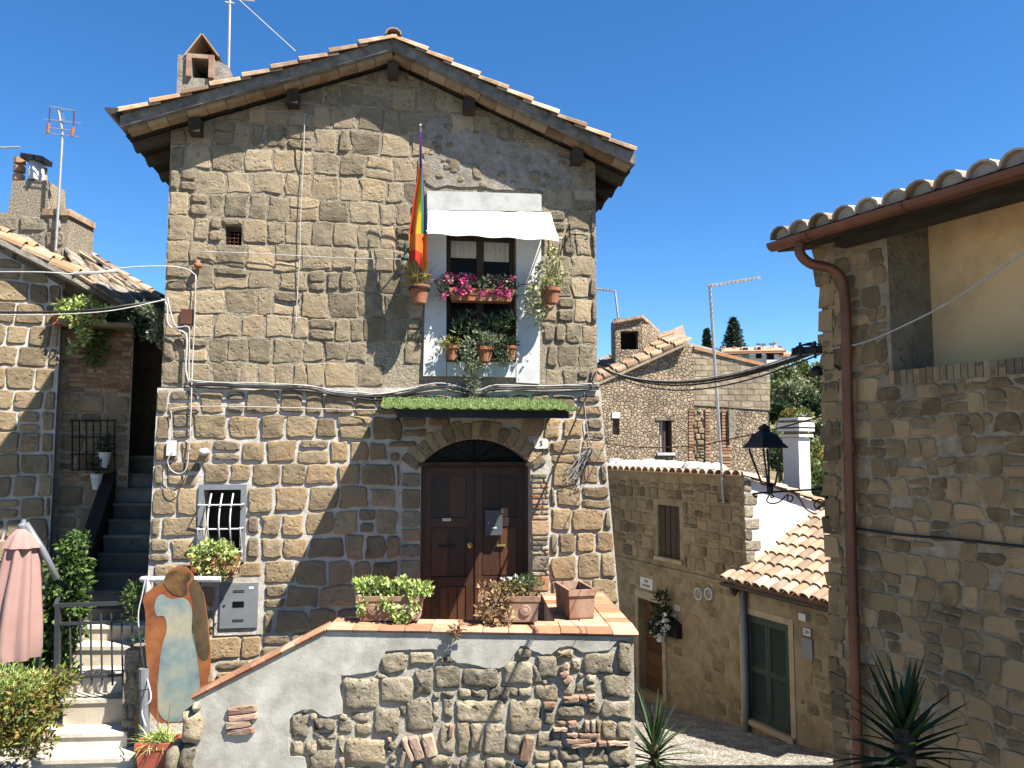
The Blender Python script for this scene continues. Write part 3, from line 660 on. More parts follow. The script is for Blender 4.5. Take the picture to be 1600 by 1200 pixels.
for side in (0, 1):
    sd, L = slope_dir(side); base = FAC.pt(vA[0], vA[1]-TL-SL-.035, OV-.13-.075); up = sd.cross(-FAC.n) if side == 0 else sd.cross(FAC.n)
    if up.z < 0: up = -up
    t = .14
    while t < L-.1:
        inst(bkmesh, 'soffit_brick', roof, frame(base+sd*t+up*rng.uniform(-.004, .004)+FAC.n*rng.uniform(-.012, .012), sd, FAC.n, up)); t += .258
# barrel tiles
def coppo_mesh(name, m, L=.47, r0=.105, r1=.082, th=.016, seg=6):
    mbx = MB(); vs = []
    for (x, r) in ((0, r0), (L, r1)):
        for rr in (r, r-th):
            for k in range(seg+1):
                a = pi*k/seg; vs.append(V((x, cos(a)*rr, sin(a)*rr*.86)))
    n = seg+1; fs = []
    for k in range(seg):
        fs += [(k, k+1, 2*n+k+1, 2*n+k), (n+k, 3*n+k, 3*n+k+1, n+k+1), (k, n+k, n+k+1, k+1), (2*n+k, 2*n+k+1, 3*n+k+1, 3*n+k)]
    fs += [(0, 2*n, 3*n, n), (n-1, 2*n-1, 4*n-1, 3*n-1)]
    mbx.add(vs, fs); o = mbx.build(name, m); me = o.data; bpy.data.objects.remove(o); return me
COP = coppo_mesh('coppo', M['roof_tile']); COPP = coppo_mesh('pale_coppo', M['roof_tile_pale'])
def lay_coppo(me, parent, low, along_up, across, nrm, tilt=.055, name='tile', s=1, flip=False):
    ax = (along_up+nrm*-tilt).normalized(); nn = across.cross(ax)
    if nn.dot(nrm) < 0: nn = -nn
    if flip: nn = -nn
    yy = nn.cross(ax)
    return inst(me, name, parent, frame(low, ax*s, yy*s, nn*s))
for side in (0, 1):
    sd, L = slope_dir(side); up = -sd; nrm = FAC.n.cross(up)
    if nrm.z < 0: nrm = -nrm
    base = FAC.pt(vA[0], vA[1]-.075, 0)
    k = 0; t = L
    while t > .38:
        for c, dd in enumerate((OV-.075, OV-.31, OV-.54)):
            if c < 2 or t > L-.3:
                lay_coppo(COP, roof, base+sd*(t+rng.uniform(-.02, .02))+FAC.n*dd-nrm*.012, up, FAC.n, nrm, tilt=.075+rng.uniform(-.02, .02), s=1.12)
        t -= .40
    if side == 1:       # eave ends down the receding right side
        for c in range(3, 22): lay_coppo(COP, roof, base+sd*L+FAC.n*(OV-.10-.23*c), up, FAC.n, nrm)
cov = MB()
for side in (0, 1):
    e = vL if side == 0 else vR
    cov.prism(FAC, [(vA[0], vA[1]-TL+.002), (e[0], e[1]-TL+.002), (e[0], e[1]-.05), (vA[0], vA[1]-.05)], -8.2, OV-.5)
cov.build('roof_covering', M['roof_tile'], roof)
for c in range(6):
    p = FAC.pt(vA[0], vA[1]-.07, OV+.02-.4*c); lay_coppo(COP, roof, p, -FAC.n, FAC.u, V((0, 0, 1)), tilt=.05, name='ridge_tile', s=1.05)
# purlins and rafters
for px, py in ((300, 184), (455, 142), (614, 98), (735, 160), (906, 230)):
    u, w_ = FAC.px(px, py, OV-.1); mb = MB(); wt = roof_w(u)-TL-SL-BR-.012
    mb.pbox(FAC, u-.075, u+.075, wt-.2, wt, -.4, OV-.2); mb.build('purlin', M['wood_dk'], roof)
for side in (0, 1):
    e = vL if side == 0 else vR; wu = uUL if side == 0 else uUR
    for k in range(11):
        d = .02-.62*k
        if k == 0 : d = -.08
        a = FAC.pt(e[0]+(.04 if side == 0 else -.04), e[1]-TL-SL-.10, d); b = FAC.pt(wu+(.4 if side == 0 else -.4), roof_w(wu+(.4 if side == 0 else -.4))-TL-SL-.10, d)
        mb = MB(); mb.beam(a, b, .10, .12); mb.build('rafter', M['wood_dk'], roof)
# gutter along the left eave
gm = MB(); gpts = [(cos(pi+pi*k/8)*.085, sin(pi+pi*k/8)*.085) for k in range(9)]
gu, gw = vL[0]-.075, vL[1]-.04
outer = [(gu+a, gw+b) for a, b in gpts]+[(gu+a*.9, gw+b*.9) for a, b in gpts[::-1]]
for i in range(17):
    (a, b), (c, d) = outer[i], outer[(i+1) % 18]
    gm.add([FAC.pt(a, b, OV+.04), FAC.pt(c, d, OV+.04), FAC.pt(c, d, -8), FAC.pt(a, b, -8)], [(0, 1, 2, 3)])
gm.add([FAC.pt(a, b, OV+.04) for a, b in outer[:9]], [tuple(range(9))])
gm.build('gutter', M['gutter'], roof, smooth=False)

# ---- door
door = MB(); wtr = w_spring-.02
door_d = -.20
door.pbox(FAC, h_door[0], h_door[1], .95, wtr, door_d-.05, door_d); door_o = door.build('door', M['door'], house)
mid = (h_door[0]+h_door[1])/2
for s in (0, 1):
    a = h_door[0]+.05 if s == 0 else mid+.012; b = mid-.012 if s == 0 else h_door[1]-.05
    for (x0, x1, z0, z1, t) in ((a, a+.1, .96, wtr-.02, .02), (b-.1, b, .96, wtr-.02, .02), (a+.1, b-.1, wtr-.13, wtr-.02, .02), (a+.1, b-.1, 2.42, 2.54, .02), (a+.1, b-.1, 1.62, 1.74, .02), (a+.1, b-.1, .96, 1.1, .02)):
        mb = MB(); mb.pbox(FAC, x0, x1, z0, z1, door_d+.001, door_d+.026); mb.build('door_rail', M['door'], door_o)
    nb = 4; ww = (b-a-.2)/nb
    for (z0, z1) in ((1.1, 1.62), (1.74, 2.42), (2.54, wtr-.13)):
        for k in range(nb if z0 < 1.2 else 2):
            wk = (b-a-.2)/(nb if z0 < 1.2 else 2)
            mb = MB(); x0 = a+.1+k*wk+.012; x1 = x0+wk-.024
            mb.prism(FAC, [(x0, z0+.015), (x1, z0+.015), (x1, z1-.015), (x0, z1-.015)], door_d+.001, door_d+.012); mb.build('door_panel', M['door'], door_o)
mb = MB(); mb.pbox(FAC, h_door[0]+.001, h_door[0]+.05, .95, wtr, door_d+.002, door_d+.06); mb.build('door_frame', M['door'], door_o); mb = MB(); mb.pbox(FAC, h_door[1]-.05, h_door[1]-.001, .95, wtr, door_d+.002, door_d+.06); mb.build('door_frame', M['door'], door_o)
mb = MB(); mb.pbox(FAC, h_door[0]-.10, h_door[1]+.08, wtr+.002, wtr+.055, door_d-.05, .085); mb.build('transom', M['wood_dk'], door_o)
mb = MB(); mb.lathe(FAC.wp(734, 851, door_d+.03), [(.001, .045), (.04, .04), (.05, .02), (.03, .01), (.03, -.02)], 12, FAC.n); mb.build('door_knob', M['brass'], door_o, smooth=True)
u, w_ = FAC.px(783, 852, door_d+.03); mb = MB(); mb.pbox(FAC, u-.06, u+.06, w_-.012, w_+.012, door_d+.026, door_d+.05); mb.build('door_handle', M['brass'], door_o)
u, w_ = FAC.px(698, 812, door_d+.03); mb = MB(); mb.pbox(FAC, u-.06, u+.06, w_-.02, w_+.02, door_d+.014, door_d+.034); mb.build('name_plate', M['sign_w'], door_o)
u, w_ = FAC.px(698, 854, door_d+.03); mb = MB(); mb.pbox(FAC, u-.11, u+.11, w_-.012, w_+.012, door_d+.014, door_d+.04); mb.build('letter_slot', M['metal_dk'], door_o)
fl = MB(); fl.add([FAC.pt(a, b, -.24) for a, b in arc]+[FAC.pt(h_door[1], wtr, -.24), FAC.pt(h_door[0], wtr, -.24)], [tuple(range(19))]); fan = fl.build('fanlight', M['glass'], house)
for k in range(7):
    a = radians(-66+22*k); mb = MB()
    x1, z1 = uc+sin(a)*.9, wtr+.06+cos(a)*.42; 
    mb.tube([FAC.pt(uc, wtr+.06, -.2), FAC.pt(x1, min(z1, wc+sqrt(max(0, Rarc**2-(x1-uc)**2))-.01) if abs(x1-uc) < hw else wtr+.06, -.2)], .008, 5); mb.build('fanlight_bar', M['metal_dk'], fan)
# room behind the openings
for nm, h, dd in (('dark_room', h_win, -.9), ('dark_room', h_grate, -.6), ('dark_room', h_low, -.7)):
    mb = MB(); reveal(mb, FAC, (h[0]-.3, h[1]+.3, h[2]-.05, h[3]+.1), -.26, dd); a, b, c, d = h
    mb.add([FAC.pt(a-.3, c-.05, dd), FAC.pt(b+.3, c-.05, dd), FAC.pt(b+.3, d+.1, dd), FAC.pt(a-.3, d+.1, dd)], [(0, 1, 2, 3)]); mb.build('room_interior', M['dark'], house)

# ---- upper window
sl = [(668, 330), (697, 330), (697, 566), (697, 588), (661, 587)]
mb = MB()
mb.prism(FAC, fpoly([(667, 331), (697, 331), (697, 588), (661, 588)]), -.02, .05); mb.build('window_pilaster', M['white'], house)
mb = MB(); mb.prism(FAC, fpoly([(806, 333), (845, 333), (842, 600), (806, 598)]), -.02, .05); mb.build('window_pilaster', M['white'], house)
mb = MB(); mb.prism(FAC, fpoly([(667, 300), (845, 305), (845, 332), (667, 330)]), -.02, .055); mb.build('window_lintel', M['lintel'], house)
mb = MB(); mb.prism(FAC, fpoly([(698, 566), (805, 566), (805, 590), (698, 588)]), -.3, .045); mb.build('window_sill', M['white'], house)
win = MB(); u0, u1, w0, w1 = h_win
for x0, x1, z0, z1 in ((u0+.005, u0+.07, w0, w1), (u1-.07, u1-.005, w0, w1), ((u0+u1)/2-.05, (u0+u1)/2+.05, w0, w1), (u0+.07, (u0+u1)/2-.05, w1-.06, w1-.005), ((u0+u1)/2+.05, u1-.07, w1-.06, w1-.005), (u0+.07, (u0+u1)/2-.05, w0, w0+.08), ((u0+u1)/2+.05, u1-.07, w0, w0+.08)):
    win.pbox(FAC, x0, x1, z0, z1, -.22, -.16)
wino = win.build('window', M['wood_dk'], house)
for s in (0, 1):
    a = u0+.07 if s == 0 else (u0+u1)/2+.05; b = (u0+u1)/2-.05 if s == 0 else u1-.07
    mb = MB(); mb.pbox(FAC, a, b, w0+.08, w1-.06, -.20, -.194); mb.build('pane', M['glass'], wino)
    mb = MB(); zt = w1-.06; zb = FAC.px(750, 404 if s == 0 else 408, -.18)[1]; vs = []; nseg = 14
    for k in range(nseg+1):
        x = a+.004+(b-a-.008)*k/nseg; dd = -.183+.006*sin(k*2.4)
        vs += [FAC.pt(x, zt, dd), FAC.pt(x, zb, dd)]
    mb.add(vs, [(2*k, 2*k+1, 2*k+3, 2*k+2) for k in range(nseg)]); mb.build('curtain', M['curtain'], wino)
# ---- small grated window
gr = MB(); u0, u1, w0, w1 = h_grate
for k in range(1, 4): gr.tube([FAC.pt(u0+(u1-u0)*k/4, w0, -.05), FAC.pt(u0+(u1-u0)*k/4, w1, -.05)], .005, 5)
for k in range(1, 5): gr.tube([FAC.pt(u0, w0+(w1-w0)*k/5, -.045), FAC.pt(u1, w0+(w1-w0)*k/5, -.045)], .005, 5)
gr.build('vent_grille', M['brown_pl'], house)
# ---- barred lower window
u0, u1, w0, w1 = h_low; F0, F1, F2, F3 = FAC.rect(310, 757, 384, 878, .06)
fr = MB(); fr.pbox(FAC, F0, u0, F2, F3, .05, .10); fr.pbox(FAC, u1, F1, F2, F3, .05, .10); fr.pbox(FAC, u0, u1, w1, F3, .05, .099); lowwin = fr.build('barred_window', M['metal_gr'], house)
mb = MB(); mb.pbox(FAC, u0, u1, w0, w1, -.2, -.19); mb.build('pane', M['glass'], lowwin)
def bulge(t): return .10+.20*max(0, sin(pi*min(1, max(0, (1-t)*1.25))))*.8
for k in range(3):
    x = u0+(u1-u0)*(k+.7)/3.4; mb = MB(); mb.tube([FAC.pt(x, w0+(w1-w0)*t/12-.05, bulge(t/12)) for t in range(13)], .011, 6); mb.build('window_bar', M['bar_white'], lowwin, smooth=True)
for t in (.78, .42, .06):
    d = bulge(t); z = w0+(w1-w0)*t; mb = MB(); mb.tube([FAC.pt(u0-.04, z, .09), FAC.pt(u0-.03, z, d+.012), FAC.pt((u0+u1)/2, z, d+.014), FAC.pt(u1+.03, z, d+.012), FAC.pt(u1+.04, z, .09)], .011, 6); mb.build('window_bar', M['bar_white'], lowwin)
for s in (-1, 1):
    x = u0-.03 if s < 0 else u1+.03; mb = MB(); mb.tube([FAC.pt(x, w0+(w1-w0)*t/12-.05, bulge(t/12)) for t in range(7)], .011, 6); mb.build('window_bar', M['bar_white'], lowwin)
# cement bed of the meter cabinet
mb = MB(); c = FAC.rect(336, 903, 411, 992, .08); mb.pbox(FAC, *c, .02, .085); mb.build('cabinet_bed', M['mortar_white'], house)
# chimney
ch0 = FAC.px(279, 128, -.7); chY = -.7
cu0 = FAC.px(277, 110, chY)[0]; cu1 = FAC.px(357, 110, chY)[0]; cw0 = FAC.px(300, 150, chY)[1]; cw1 = FAC.px(300, 87, chY)[1]
o0, o1 = FAC.px(300, 108, chY)[0], FAC.px(327, 108, chY)[0]; oz0, oz1 = FAC.px(310, 122, chY)[1], FAC.px(310, 93, chY)[1]
cm = MB(); sheet(cm, FAC, [(cu0, cw0-.6), (cu1, cw0-.6), (cu1, cw1-.12), (cu1-.25, cw1), (cu0, cw1)], [(o0, o1, oz0, oz1)], chY); reveal(cm, FAC, (o0, o1, oz0, oz1), chY, chY-.45)
for (a, b) in (((cu0, cw0-.6), (cu0, cw1)), ((cu0, cw1), (cu1-.25, cw1)), ((cu1-.25, cw1), (cu1, cw1-.12)), ((cu1, cw1-.12), (cu1, cw0-.6))):
    cm.add([FAC.pt(*a, chY), FAC.pt(*b, chY), FAC.pt(*b, chY-.6), FAC.pt(*a, chY-.6)], [(0, 1, 2, 3)])
cm.add([FAC.pt(o0, oz0, chY-.45), FAC.pt(o1, oz0, chY-.45), FAC.pt(o1, oz1, chY-.45), FAC.pt(o0, oz1, chY-.45)], [(0, 1, 2, 3)])
chim = cm.build('chimney', M['patch'], house)
fm = MB(); fm.pbox(FAC, o0-.07, o0, oz0, oz1+.06, chY+.002, chY+.05); fm.pbox(FAC, o1, o1+.07, oz0, oz1+.06, chY+.002, chY+.05); fm.pbox(FAC, o0, o1, oz1, oz1+.06, chY+.002, chY+.048); fm.build('flue_frame', M['planter'], chim)
mb = MB(); mb.pbox(FAC, o0+.005, o1-.005, oz0+.005, oz1-.005, chY-.44, chY-.43); mb.build('flue', M['dark'], chim)
A = FAC.px(316, 55, chY); B = FAC.px(290, 88, chY); C = FAC.px(342, 90, chY)
for (p, q) in ((A, B), (A, C)):
    mb = MB(); nx_, ny_ = -(q[1]-p[1]), (q[0]-p[0]); l = math.hypot(nx_, ny_); nx_, ny_ = nx_/l*.02, ny_/l*.02
    if ny_ < 0: nx_, ny_ = -nx_, -ny_
    mb.prism(FAC, ccw([p, q, (q[0]+nx_, q[1]+ny_), (p[0]+nx_, p[1]+ny_)]), chY-.5, chY+.03); mb.build('chimney_tile', M['brick'], chim)
mb = MB(); mb.prism(FAC, ccw([A, B, C]), chY-.49, chY-.42); mb.build('chimney_back', M['dark'], chim)
# ================================================================== terrace wall with stair parapet
PY = 8.5
PW = Plane(0, PY, 0)
par = thing('stair_parapet', V((-1, PY, -.5)), 'low rubble stone and grey render wall with terracotta coping before the door', 'wall')
def pp(x, y, d=0): return PW.px(x, y, d)
topL, topR = pp(512, 986), pp(990, 994); slL = pp(312, 1086)
wtop = topL[1]
outline_top = [pp(305, 1098), slL, topL, topR]
botw = -1.3
core = MB()
poly = [(slL[0]-.06, botw), (topR[0], botw), topR, topL, slL, (slL[0]-.06, slL[1]-.05)]
TH = .40
core.prism(PW, poly, -TH, 0)
core_o = core.build('wall_core', M['cement_dk'], par)
# right return wall running back to the house and the terrace behind
ret = MB(); bk_pt = FAC.wp(926, 922, .06); fr_pt = PW.pt(*topR, 0)
cw_ = topR[1]-.0
rp0, rp1 = V((fr_pt.x, PY+TH+.002, 0)), V((bk_pt.x+.12, bk_pt.y, 0))
a = [V((rp0.x, rp0.y, botw)), V((rp1.x, rp1.y, botw)), V((rp1.x, rp1.y, cw_)), V((rp0.x, rp0.y, cw_))]
b = [p+V((-.8, 0, 0)) for p in a]
ret.add(a+b, [(0, 1, 2, 3), (7, 6, 5, 4), (3, 2, 6, 7), (0, 3, 7, 4), (1, 5, 6, 2)]); ret.build('return_wall', M['cement'], par)
ter = MB(); x0 = PW.px(540, 980)[0]
ter.abox(x0, rp0.x-.81, PY+TH+.003, 10.9, -1.2, .95); 
ter_o = ter.build('terrace_floor', M['terra'], kind='structure')
for k in range(7):
    mb = MB(); xa = x0-.28*(k+1); mb.abox(xa, xa+.28, PY+TH+.003, 10.2, -1.2, .95-.17*(k+1)); mb.build('stair_step', M['steps'], ter_o)
# render coat, proud of the stones' bed, ending along a wavy edge
z3 = lambda x, y: (280+x/4, 900+y/4)
z4 = lambda x, y: (640+x/4, 900+y/4)
edge = [z4(1397, 392), z4(1300, 405), z4(1250, 462), z4(1085, 478), z4(1040, 452), z4(985, 438), z4(935, 448), z4(885, 490), z4(830, 492), z4(775, 470), z4(735, 440), z4(690, 440), z4(655, 490), z4(620, 545), z4(560, 578), z4(470, 575), z4(400, 556), z4(300, 545), z4(262, 520), z4(238, 475), z4(150, 456), z4(20, 462), z3(1420, 462), z3(1290, 470), z3(1262, 520), z3(1240, 590), z3(1120, 612), z3(1012, 622), z3(1002, 700), z3(1018, 800), z3(1018, 862), z3(930, 884), z3(880, 868), z3(830, 832), z3(770, 836), z3(715, 862), z3(686, 905), z3(680, 1020), z3(690, 1130), z3(785, 1136), z3(792, 1240)]
rt = [(topR[0]-.001, topR[1]-.002)]
left = [(pp(*z3(792, 1240))[0], botw+.2), (slL[0]-.058, botw+.2), (slL[0]-.058, slL[1]-.05), slL, topL]
pl_poly = [PW.px(x, y, .03) for x, y in edge]
smooth2 = []
for i in range(len(pl_poly)-1):
    a_, b_ = pl_poly[i], pl_poly[i+1]; smooth2 += [a_, ((a_[0]*.5+b_[0]*.5)+rng.uniform(-.008, .008), (a_[1]+b_[1])/2+rng.uniform(-.008, .008))]
smooth2.append(pl_poly[-1])
full = rt+smooth2+left
import bmesh
def concave_coat(name, pl, poly, d0, d1, m, parent):
    bm = bmesh.new(); f = [bm.verts.new(pl.pt(u, w, d1)-ORG[parent.name]) for u, w in poly]
    # rounded lip: a slightly smaller ring in front
    bm.faces.new(f); bmesh.ops.recalc_face_normals(bm, faces=bm.faces[:])
    if bm.faces[:][0].normal.dot(pl.n) < 0: bm.faces[:][0].normal_flip()
    back = [bm.verts.new(pl.pt(u, w, d0)-ORG[parent.name]) for u, w in poly]
    n = len(poly)
    for i in range(n): bm.faces.new((f[i], back[i], back[(i+1) % n], f[(i+1) % n]))
    bmesh.ops.recalc_face_normals(bm, faces=bm.faces[:])
    bmesh.ops.triangulate(bm, faces=[q for q in bm.faces if len(q.verts) > 4])
    me = bpy.data.meshes.new(name); bm.to_mesh(me); bm.free(); me.materials.append(m)
    o = bpy.data.objects.new(name, me); scene.collection.objects.link(o); o.parent = parent; ORG[o.name] = ORG[parent.name]; return o
concave_coat('render_coat', PW, full, .002, .024, M['cement'], core_o)
S4 = [(150,555,310,705),(330,568,560,695),(580,545,768,690),(668,448,762,530),(772,562,833,685),(790,500,925,648),(903,462,1018,525),(1008,518,1072,602),(1087,482,1280,625),(1302,408,1390,622),(1202,628,1390,768),(1210,775,1388,903),(1197,912,1290,1030),(1297,915,1386,1030),(1250,1058,1390,1185),(1082,1078,1243,1175),
 (205,718,283,760),(295,706,383,766),(387,706,484,770),(492,697,622,783),(624,702,674,760),(682,702,760,760),(785,678,930,775),(955,682,1030,740),(1037,678,1096,740),(1097,622,1165,676),(1102,684,1165,730),
 (276,770,600,918),(620,772,825,984),(832,840,908,934),(932,797,1095,898),(1107,778,1188,873),(150,792,182,900),(207,768,270,898),
 (197,922,284,1112),(292,912,372,1132),(378,918,448,1118),(453,922,603,1132),(607,988,690,1128),(785,982,963,1088),(915,905,980,940),(777,1097,876,1163),(882,1087,925,1148),(942,1077,1058,1155),(110,1122,268,1192),(310,1142,468,1230),(474,1142,600,1230),(640,1172,770,1240),(870,1160,958,1235),(962,1168,1078,1240),(1085,1185,1240,1245),(1250,1192,1390,1250),(780,1172,866,1235),(180,1200,300,1250),(15,1160,100,1240)]
S3 = [(1022,628,1245,852),(1254,630,1452,802),(1462,592,1584,750),(1264,480,1408,602),(1432,474,1596,564),(1232,612,1302,654),(1377,812,1414,874),(1207,828,1378,1003),(1412,784,1588,983),(692,868,806,1018),(810,862,864,914),(838,897,980,978),(836,984,980,1018),(992,866,1050,904),(1072,852,1184,914),(992,908,1083,988),(1102,922,1198,1002),(694,1032,774,1128),(780,1040,852,1125),(857,1018,964,1084),(797,1098,984,1230),(992,1005,1024,1120),(1032,1018,1296,1190),(1302,1042,1354,1084),(1000,1130,1030,1220),(1040,1200,1200,1260),(1210,1205,1350,1260)]
B4 = [(945,548,1000,588,-35),(940,592,992,628,-30),(960,634,1018,668,-35),(960,752,1058,788,-4),(1062,752,1110,780,0),(1112,742,1165,766,-5),(836,788,914,824,0),(987,906,1045,944,-5),(895,946,990,970,0),(1095,905,1122,978,0),(1134,905,1161,978,0),(1170,905,1192,975,0),(978,980,1050,1006,3),(1056,980,1190,1008,-2),(975,1012,1140,1040,-2),(1000,1043,1165,1070,-3),(1237,1032,1375,1058,0),(1177,1032,1230,1064,0),(700,1000,768,1160,12),(246,926,270,1008,8)]
B3 = [(302,814,484,856,-7),(306,862,490,900,-6),(290,902,450,944,-6),(292,950,470,988,-6),(1304,1006,1326,1038,0),(1385,1086,1412,1200,14),(1420,1005,1448,1165,-22),(1455,1000,1512,1150,-20),(1530,990,1600,1130,-15)]
def pstone(z, x0, y0, x1, y1, rot=0, ncut=True):
    cx, cy = (x0+x1)/2, (y0+y1)/2; hw_, hh = (x1-x0)/2, (y1-y0)/2; c_, s_ = cos(radians(rot)), sin(radians(rot))
    base = [(-hw_, -hh), (hw_, -hh), (hw_, hh), (-hw_, hh)]
    if ncut:
        j = .10; base = [(a*(1-rng.uniform(0, j)), b*(1-rng.uniform(0, j))) for a, b in base]
    return ccw([PW.px(*z(cx+a*c_-b*s_, cy+a*s_+b*c_), .03) for a, b in base])
for z, L_ in ((z4, S4), (z3, S3)):
    for x0, y0, x1, y1 in L_:
        mb = MB()
        if stone_geo(mb, PW, pstone(z, x0, y0, x1, y1), 0, .026*rng.uniform(.7, 1.5), rnd=rng.uniform(.1, .2), jit=.03, bev=.02, lump=.020): mb.build('stone', M['tuff_grey'], core_o, smooth=True)
for z, L_ in ((z4, B4), (z3, B3)):
    for i, (x0, y0, x1, y1, r_) in enumerate(L_):
        mb = MB()
        if stone_geo(mb, PW, pstone(z, x0, y0, x1, y1, r_, False), .02, .04, rnd=.12, jit=.004, bev=.008): mb.build('brick', M['wall_brick'], core_o)
# small pebbles pressed in the mortar between the big stones
peb = MB(); boxes = [tuple(z(x0, y0)+z(x1, y1)) for z, L_ in ((z4, S4), (z3, S3)) for x0, y0, x1, y1 in L_]+[tuple(z(b[0], b[1])+z(b[2], b[3])) for z, L_ in ((z4, B4), (z3, B3)) for b in L_]
fp_ = in_poly(full); r3 = random.Random(3); cnt = 0
for _ in range(1500):
    x, y = r3.uniform(455, 985), r3.uniform(1005, 1215); s = r3.uniform(3.5, 8)
    if any(b[0]-s*.8 < x < b[2]+s*.8 and b[1]-s*.8 < y < b[3]+s*.8 for b in boxes): continue
    u, w_ = PW.px(x, y, .03)
    if fp_(u, w_): continue
    boxes.append((x-s, y-s*.8, x+s, y+s*.8)); k = s/1200*PY
    stone_geo(peb, PW, [(u-k, w_-k*.7), (u+k*.9, w_-k*.8), (u+k, w_+k*.7), (u-k*.8, w_+k*.8)], 0, .03, rnd=.22, jit=.01, bev=.015); cnt += 1
if peb.v: peb.build('pebbles', M['tuff_grey'], core_o, kind='stuff')
# rough end stones at the foot of the stair
for q in ([(283, 1112), (316, 1112), (316, 1158), (284, 1160)], [(286, 1160), (308, 1162), (304, 1215), (272, 1215)], [(262, 1166), (284, 1164), (280, 1212), (255, 1212)], [(300, 1096), (314, 1096), (315, 1110), (302, 1110)]):
    mb = MB()
    if stone_geo(mb, PW, inset(ccw([PW.px(x, y, .03) for x, y in q]), .005), 0, .09, rnd=.2, jit=.02, bev=.03, back=.35, lump=.03): mb.build('end_stone', M['tuff_grey'], par, smooth=True)
# coping tiles: front, slope and right return
def tile_box(a, b, w_, th, name='coping_tile', sidev=None):
    """slab along a->b, width w_ in +y"""
    mbt = MB(); d = (b-a); sv = sidev or V((0, 1, 0)); nn = d.cross(sv).normalized()
    if nn.z < 0: nn = -nn
    g = d.normalized()*.004
    p = [a+g, b-g, b-g+sv*w_, a+g+sv*w_]
    lo = [q for q in p]; hi = [q+nn*th for q in p]
    # rounded nose
    nose = [p[0]-sv*.02+nn*th*.5, p[1]-sv*.02+nn*th*.5]
    mbt.add(lo+hi+nose, [(3, 2, 1, 0), (4, 5, 6, 7), (2, 3, 7, 6), (1, 2, 6, 5, 9), (3, 0, 8, 4, 7), (0, 1, 9, 8), (8, 9, 5, 4)])
    return mbt.build(name, M['terra'], par)
fz = PW.pt(*topL, .035); fe = PW.pt(*topR, .035)+V((.05, 0, 0))
nt_ = 12; Lx = (fe-fz)
for i in range(nt_):
    a_, b_ = fz+Lx*(i/nt_), fz+Lx*((i+1)/nt_); dz = V((0, 0, rng.uniform(.003, .012)))
    tile_box(a_+dz, b_+dz, .235, .045); dz = V((0, .243, rng.uniform(.003, .012)))
    tile_box(a_+dz, b_+dz, .235, .042)
sa = PW.pt(*topL, .04)+V((-.004, 0, .006)); sb = PW.pt(*pp(303, 1092), .04)
ns = 9
for i in range(ns): tile_box(sb+(sa-sb)*(i/ns), sb+(sa-sb)*((i+1)/ns), .30, .05)
# the right bench-like return
A0 = V((fe.x, PY+.445, cw_+.004)); A1 = V((rp1.x+.03, rp1.y-.02, cw_+.004)); nrow = 7
for i in range(nrow):
    for k in range(3):
        a_ = A0.lerp(A1, i/nrow)+V((-.29*(k+1), 0, rng.uniform(0, .008))); b_ = a_+V((.283, 0, 0)); l = (A1-A0)/nrow
        tile_box(a_, b_, l.length-.008, .042, sidev=l.normalized())

# ================================================================== things on the coping
def box_planter(name, label, c, ux, L, W_, H_, m, group=None, taper=.86):
    """trough with rim; c = centre of base, ux = long axis"""
    t = thing(name, c, label, 'planter', group); ux = V(ux).normalized(); uy = V((-ux.y, ux.x, 0)); uz = V((0, 0, 1)); mbp = MB()
    def ring(l, w, z): return [c+ux*l*sx+uy*w*sy+uz*z for sx, sy in ((-1, -1), (1, -1), (1, 1), (-1, 1))]
    l, w = L/2, W_/2; secs = [ring(l*taper, w*taper, 0), ring(l*taper*1.03, w*taper*1.03, .02), ring(l*.94, w*.94, H_*.78), ring(l, w, H_*.80), ring(l, w, H_), ring(l*.9, w*.84, H_), ring(l*.86, w*.8, H_*.72)]
    vs = [p for q in secs for p in q]; fs = []
    for j in range(len(secs)-1):
        for k in range(4): fs.append((j*4+k, j*4+(k+1) % 4, (j+1)*4+(k+1) % 4, (j+1)*4+k))
    fs.append((3, 2, 1, 0)); mbp.add(vs, fs); mbp.build('trough', m, t)
    s = MB(); q = ring(l*.87, w*.81, H_*.74); s.add(q, [(0, 1, 2, 3)]); s.build('soil', M['soil'], t)
    # raised oval medallions on the long front
    for sx in ((-.5, .5) if L > .6 else (0,)):
        mbm = MB(); mbm.lathe(c+ux*l*sx-uy*w*.93+uz*H_*.45, [(.0, .012), (.03, .012), (.045, .004), (.06, .012), (.07, -.01)], 12, -uy); mbm.build('medallion', m, t, smooth=True)
    return t
ztop = topL[1]+.06
c1 = at(611, 974, 8.83); c1.z = ztop
pl1 = box_planter('terracotta_planter', 'long terracotta planter on the wall overflowing with lime green succulents', c1, (1, 0, 0), .74, .27, .27, M['planter'])
lf = MB(); top = c1+V((0, 0, .30))
for i in range(16): leaf_cloud(lf, top+V((-.36+.05*i, rng.uniform(-.1, .1), rng.uniform(-.01, .09))), (.10, .1, .08), 90, .05, up=.6, asp=.7, shell=.3)
for x, z in ((.02, .16), (.1, .1), (.16, .03), (-.05, .2), (.28, .16), (-.3, .18)): leaf_cloud(lf, c1+V((x, -.17, z)), (.07, .05, .09), 60, .045, up=0, asp=.7, hang=.4)
lf.build('succulent', M['lf_lime'], pl1)
c2 = at(796, 972, 8.83); c2.z = ztop-.012
pl2 = box_planter('terracotta_planter', 'terracotta planter before the door with straggling dry and white flowering plants', c2, (1, 0, 0), .70, .27, .28, M['planter'])
lf = MB()
for i in range(6): leaf_cloud(lf, c2+V((.05+.05*i, rng.uniform(-.06, .06), .34+rng.uniform(0, .08))), (.1, .1, .09), 90, .05, up=.6, asp=.25, shell=.2)
lf.build('foliage', M['lf_green'], pl2)
lf = MB()
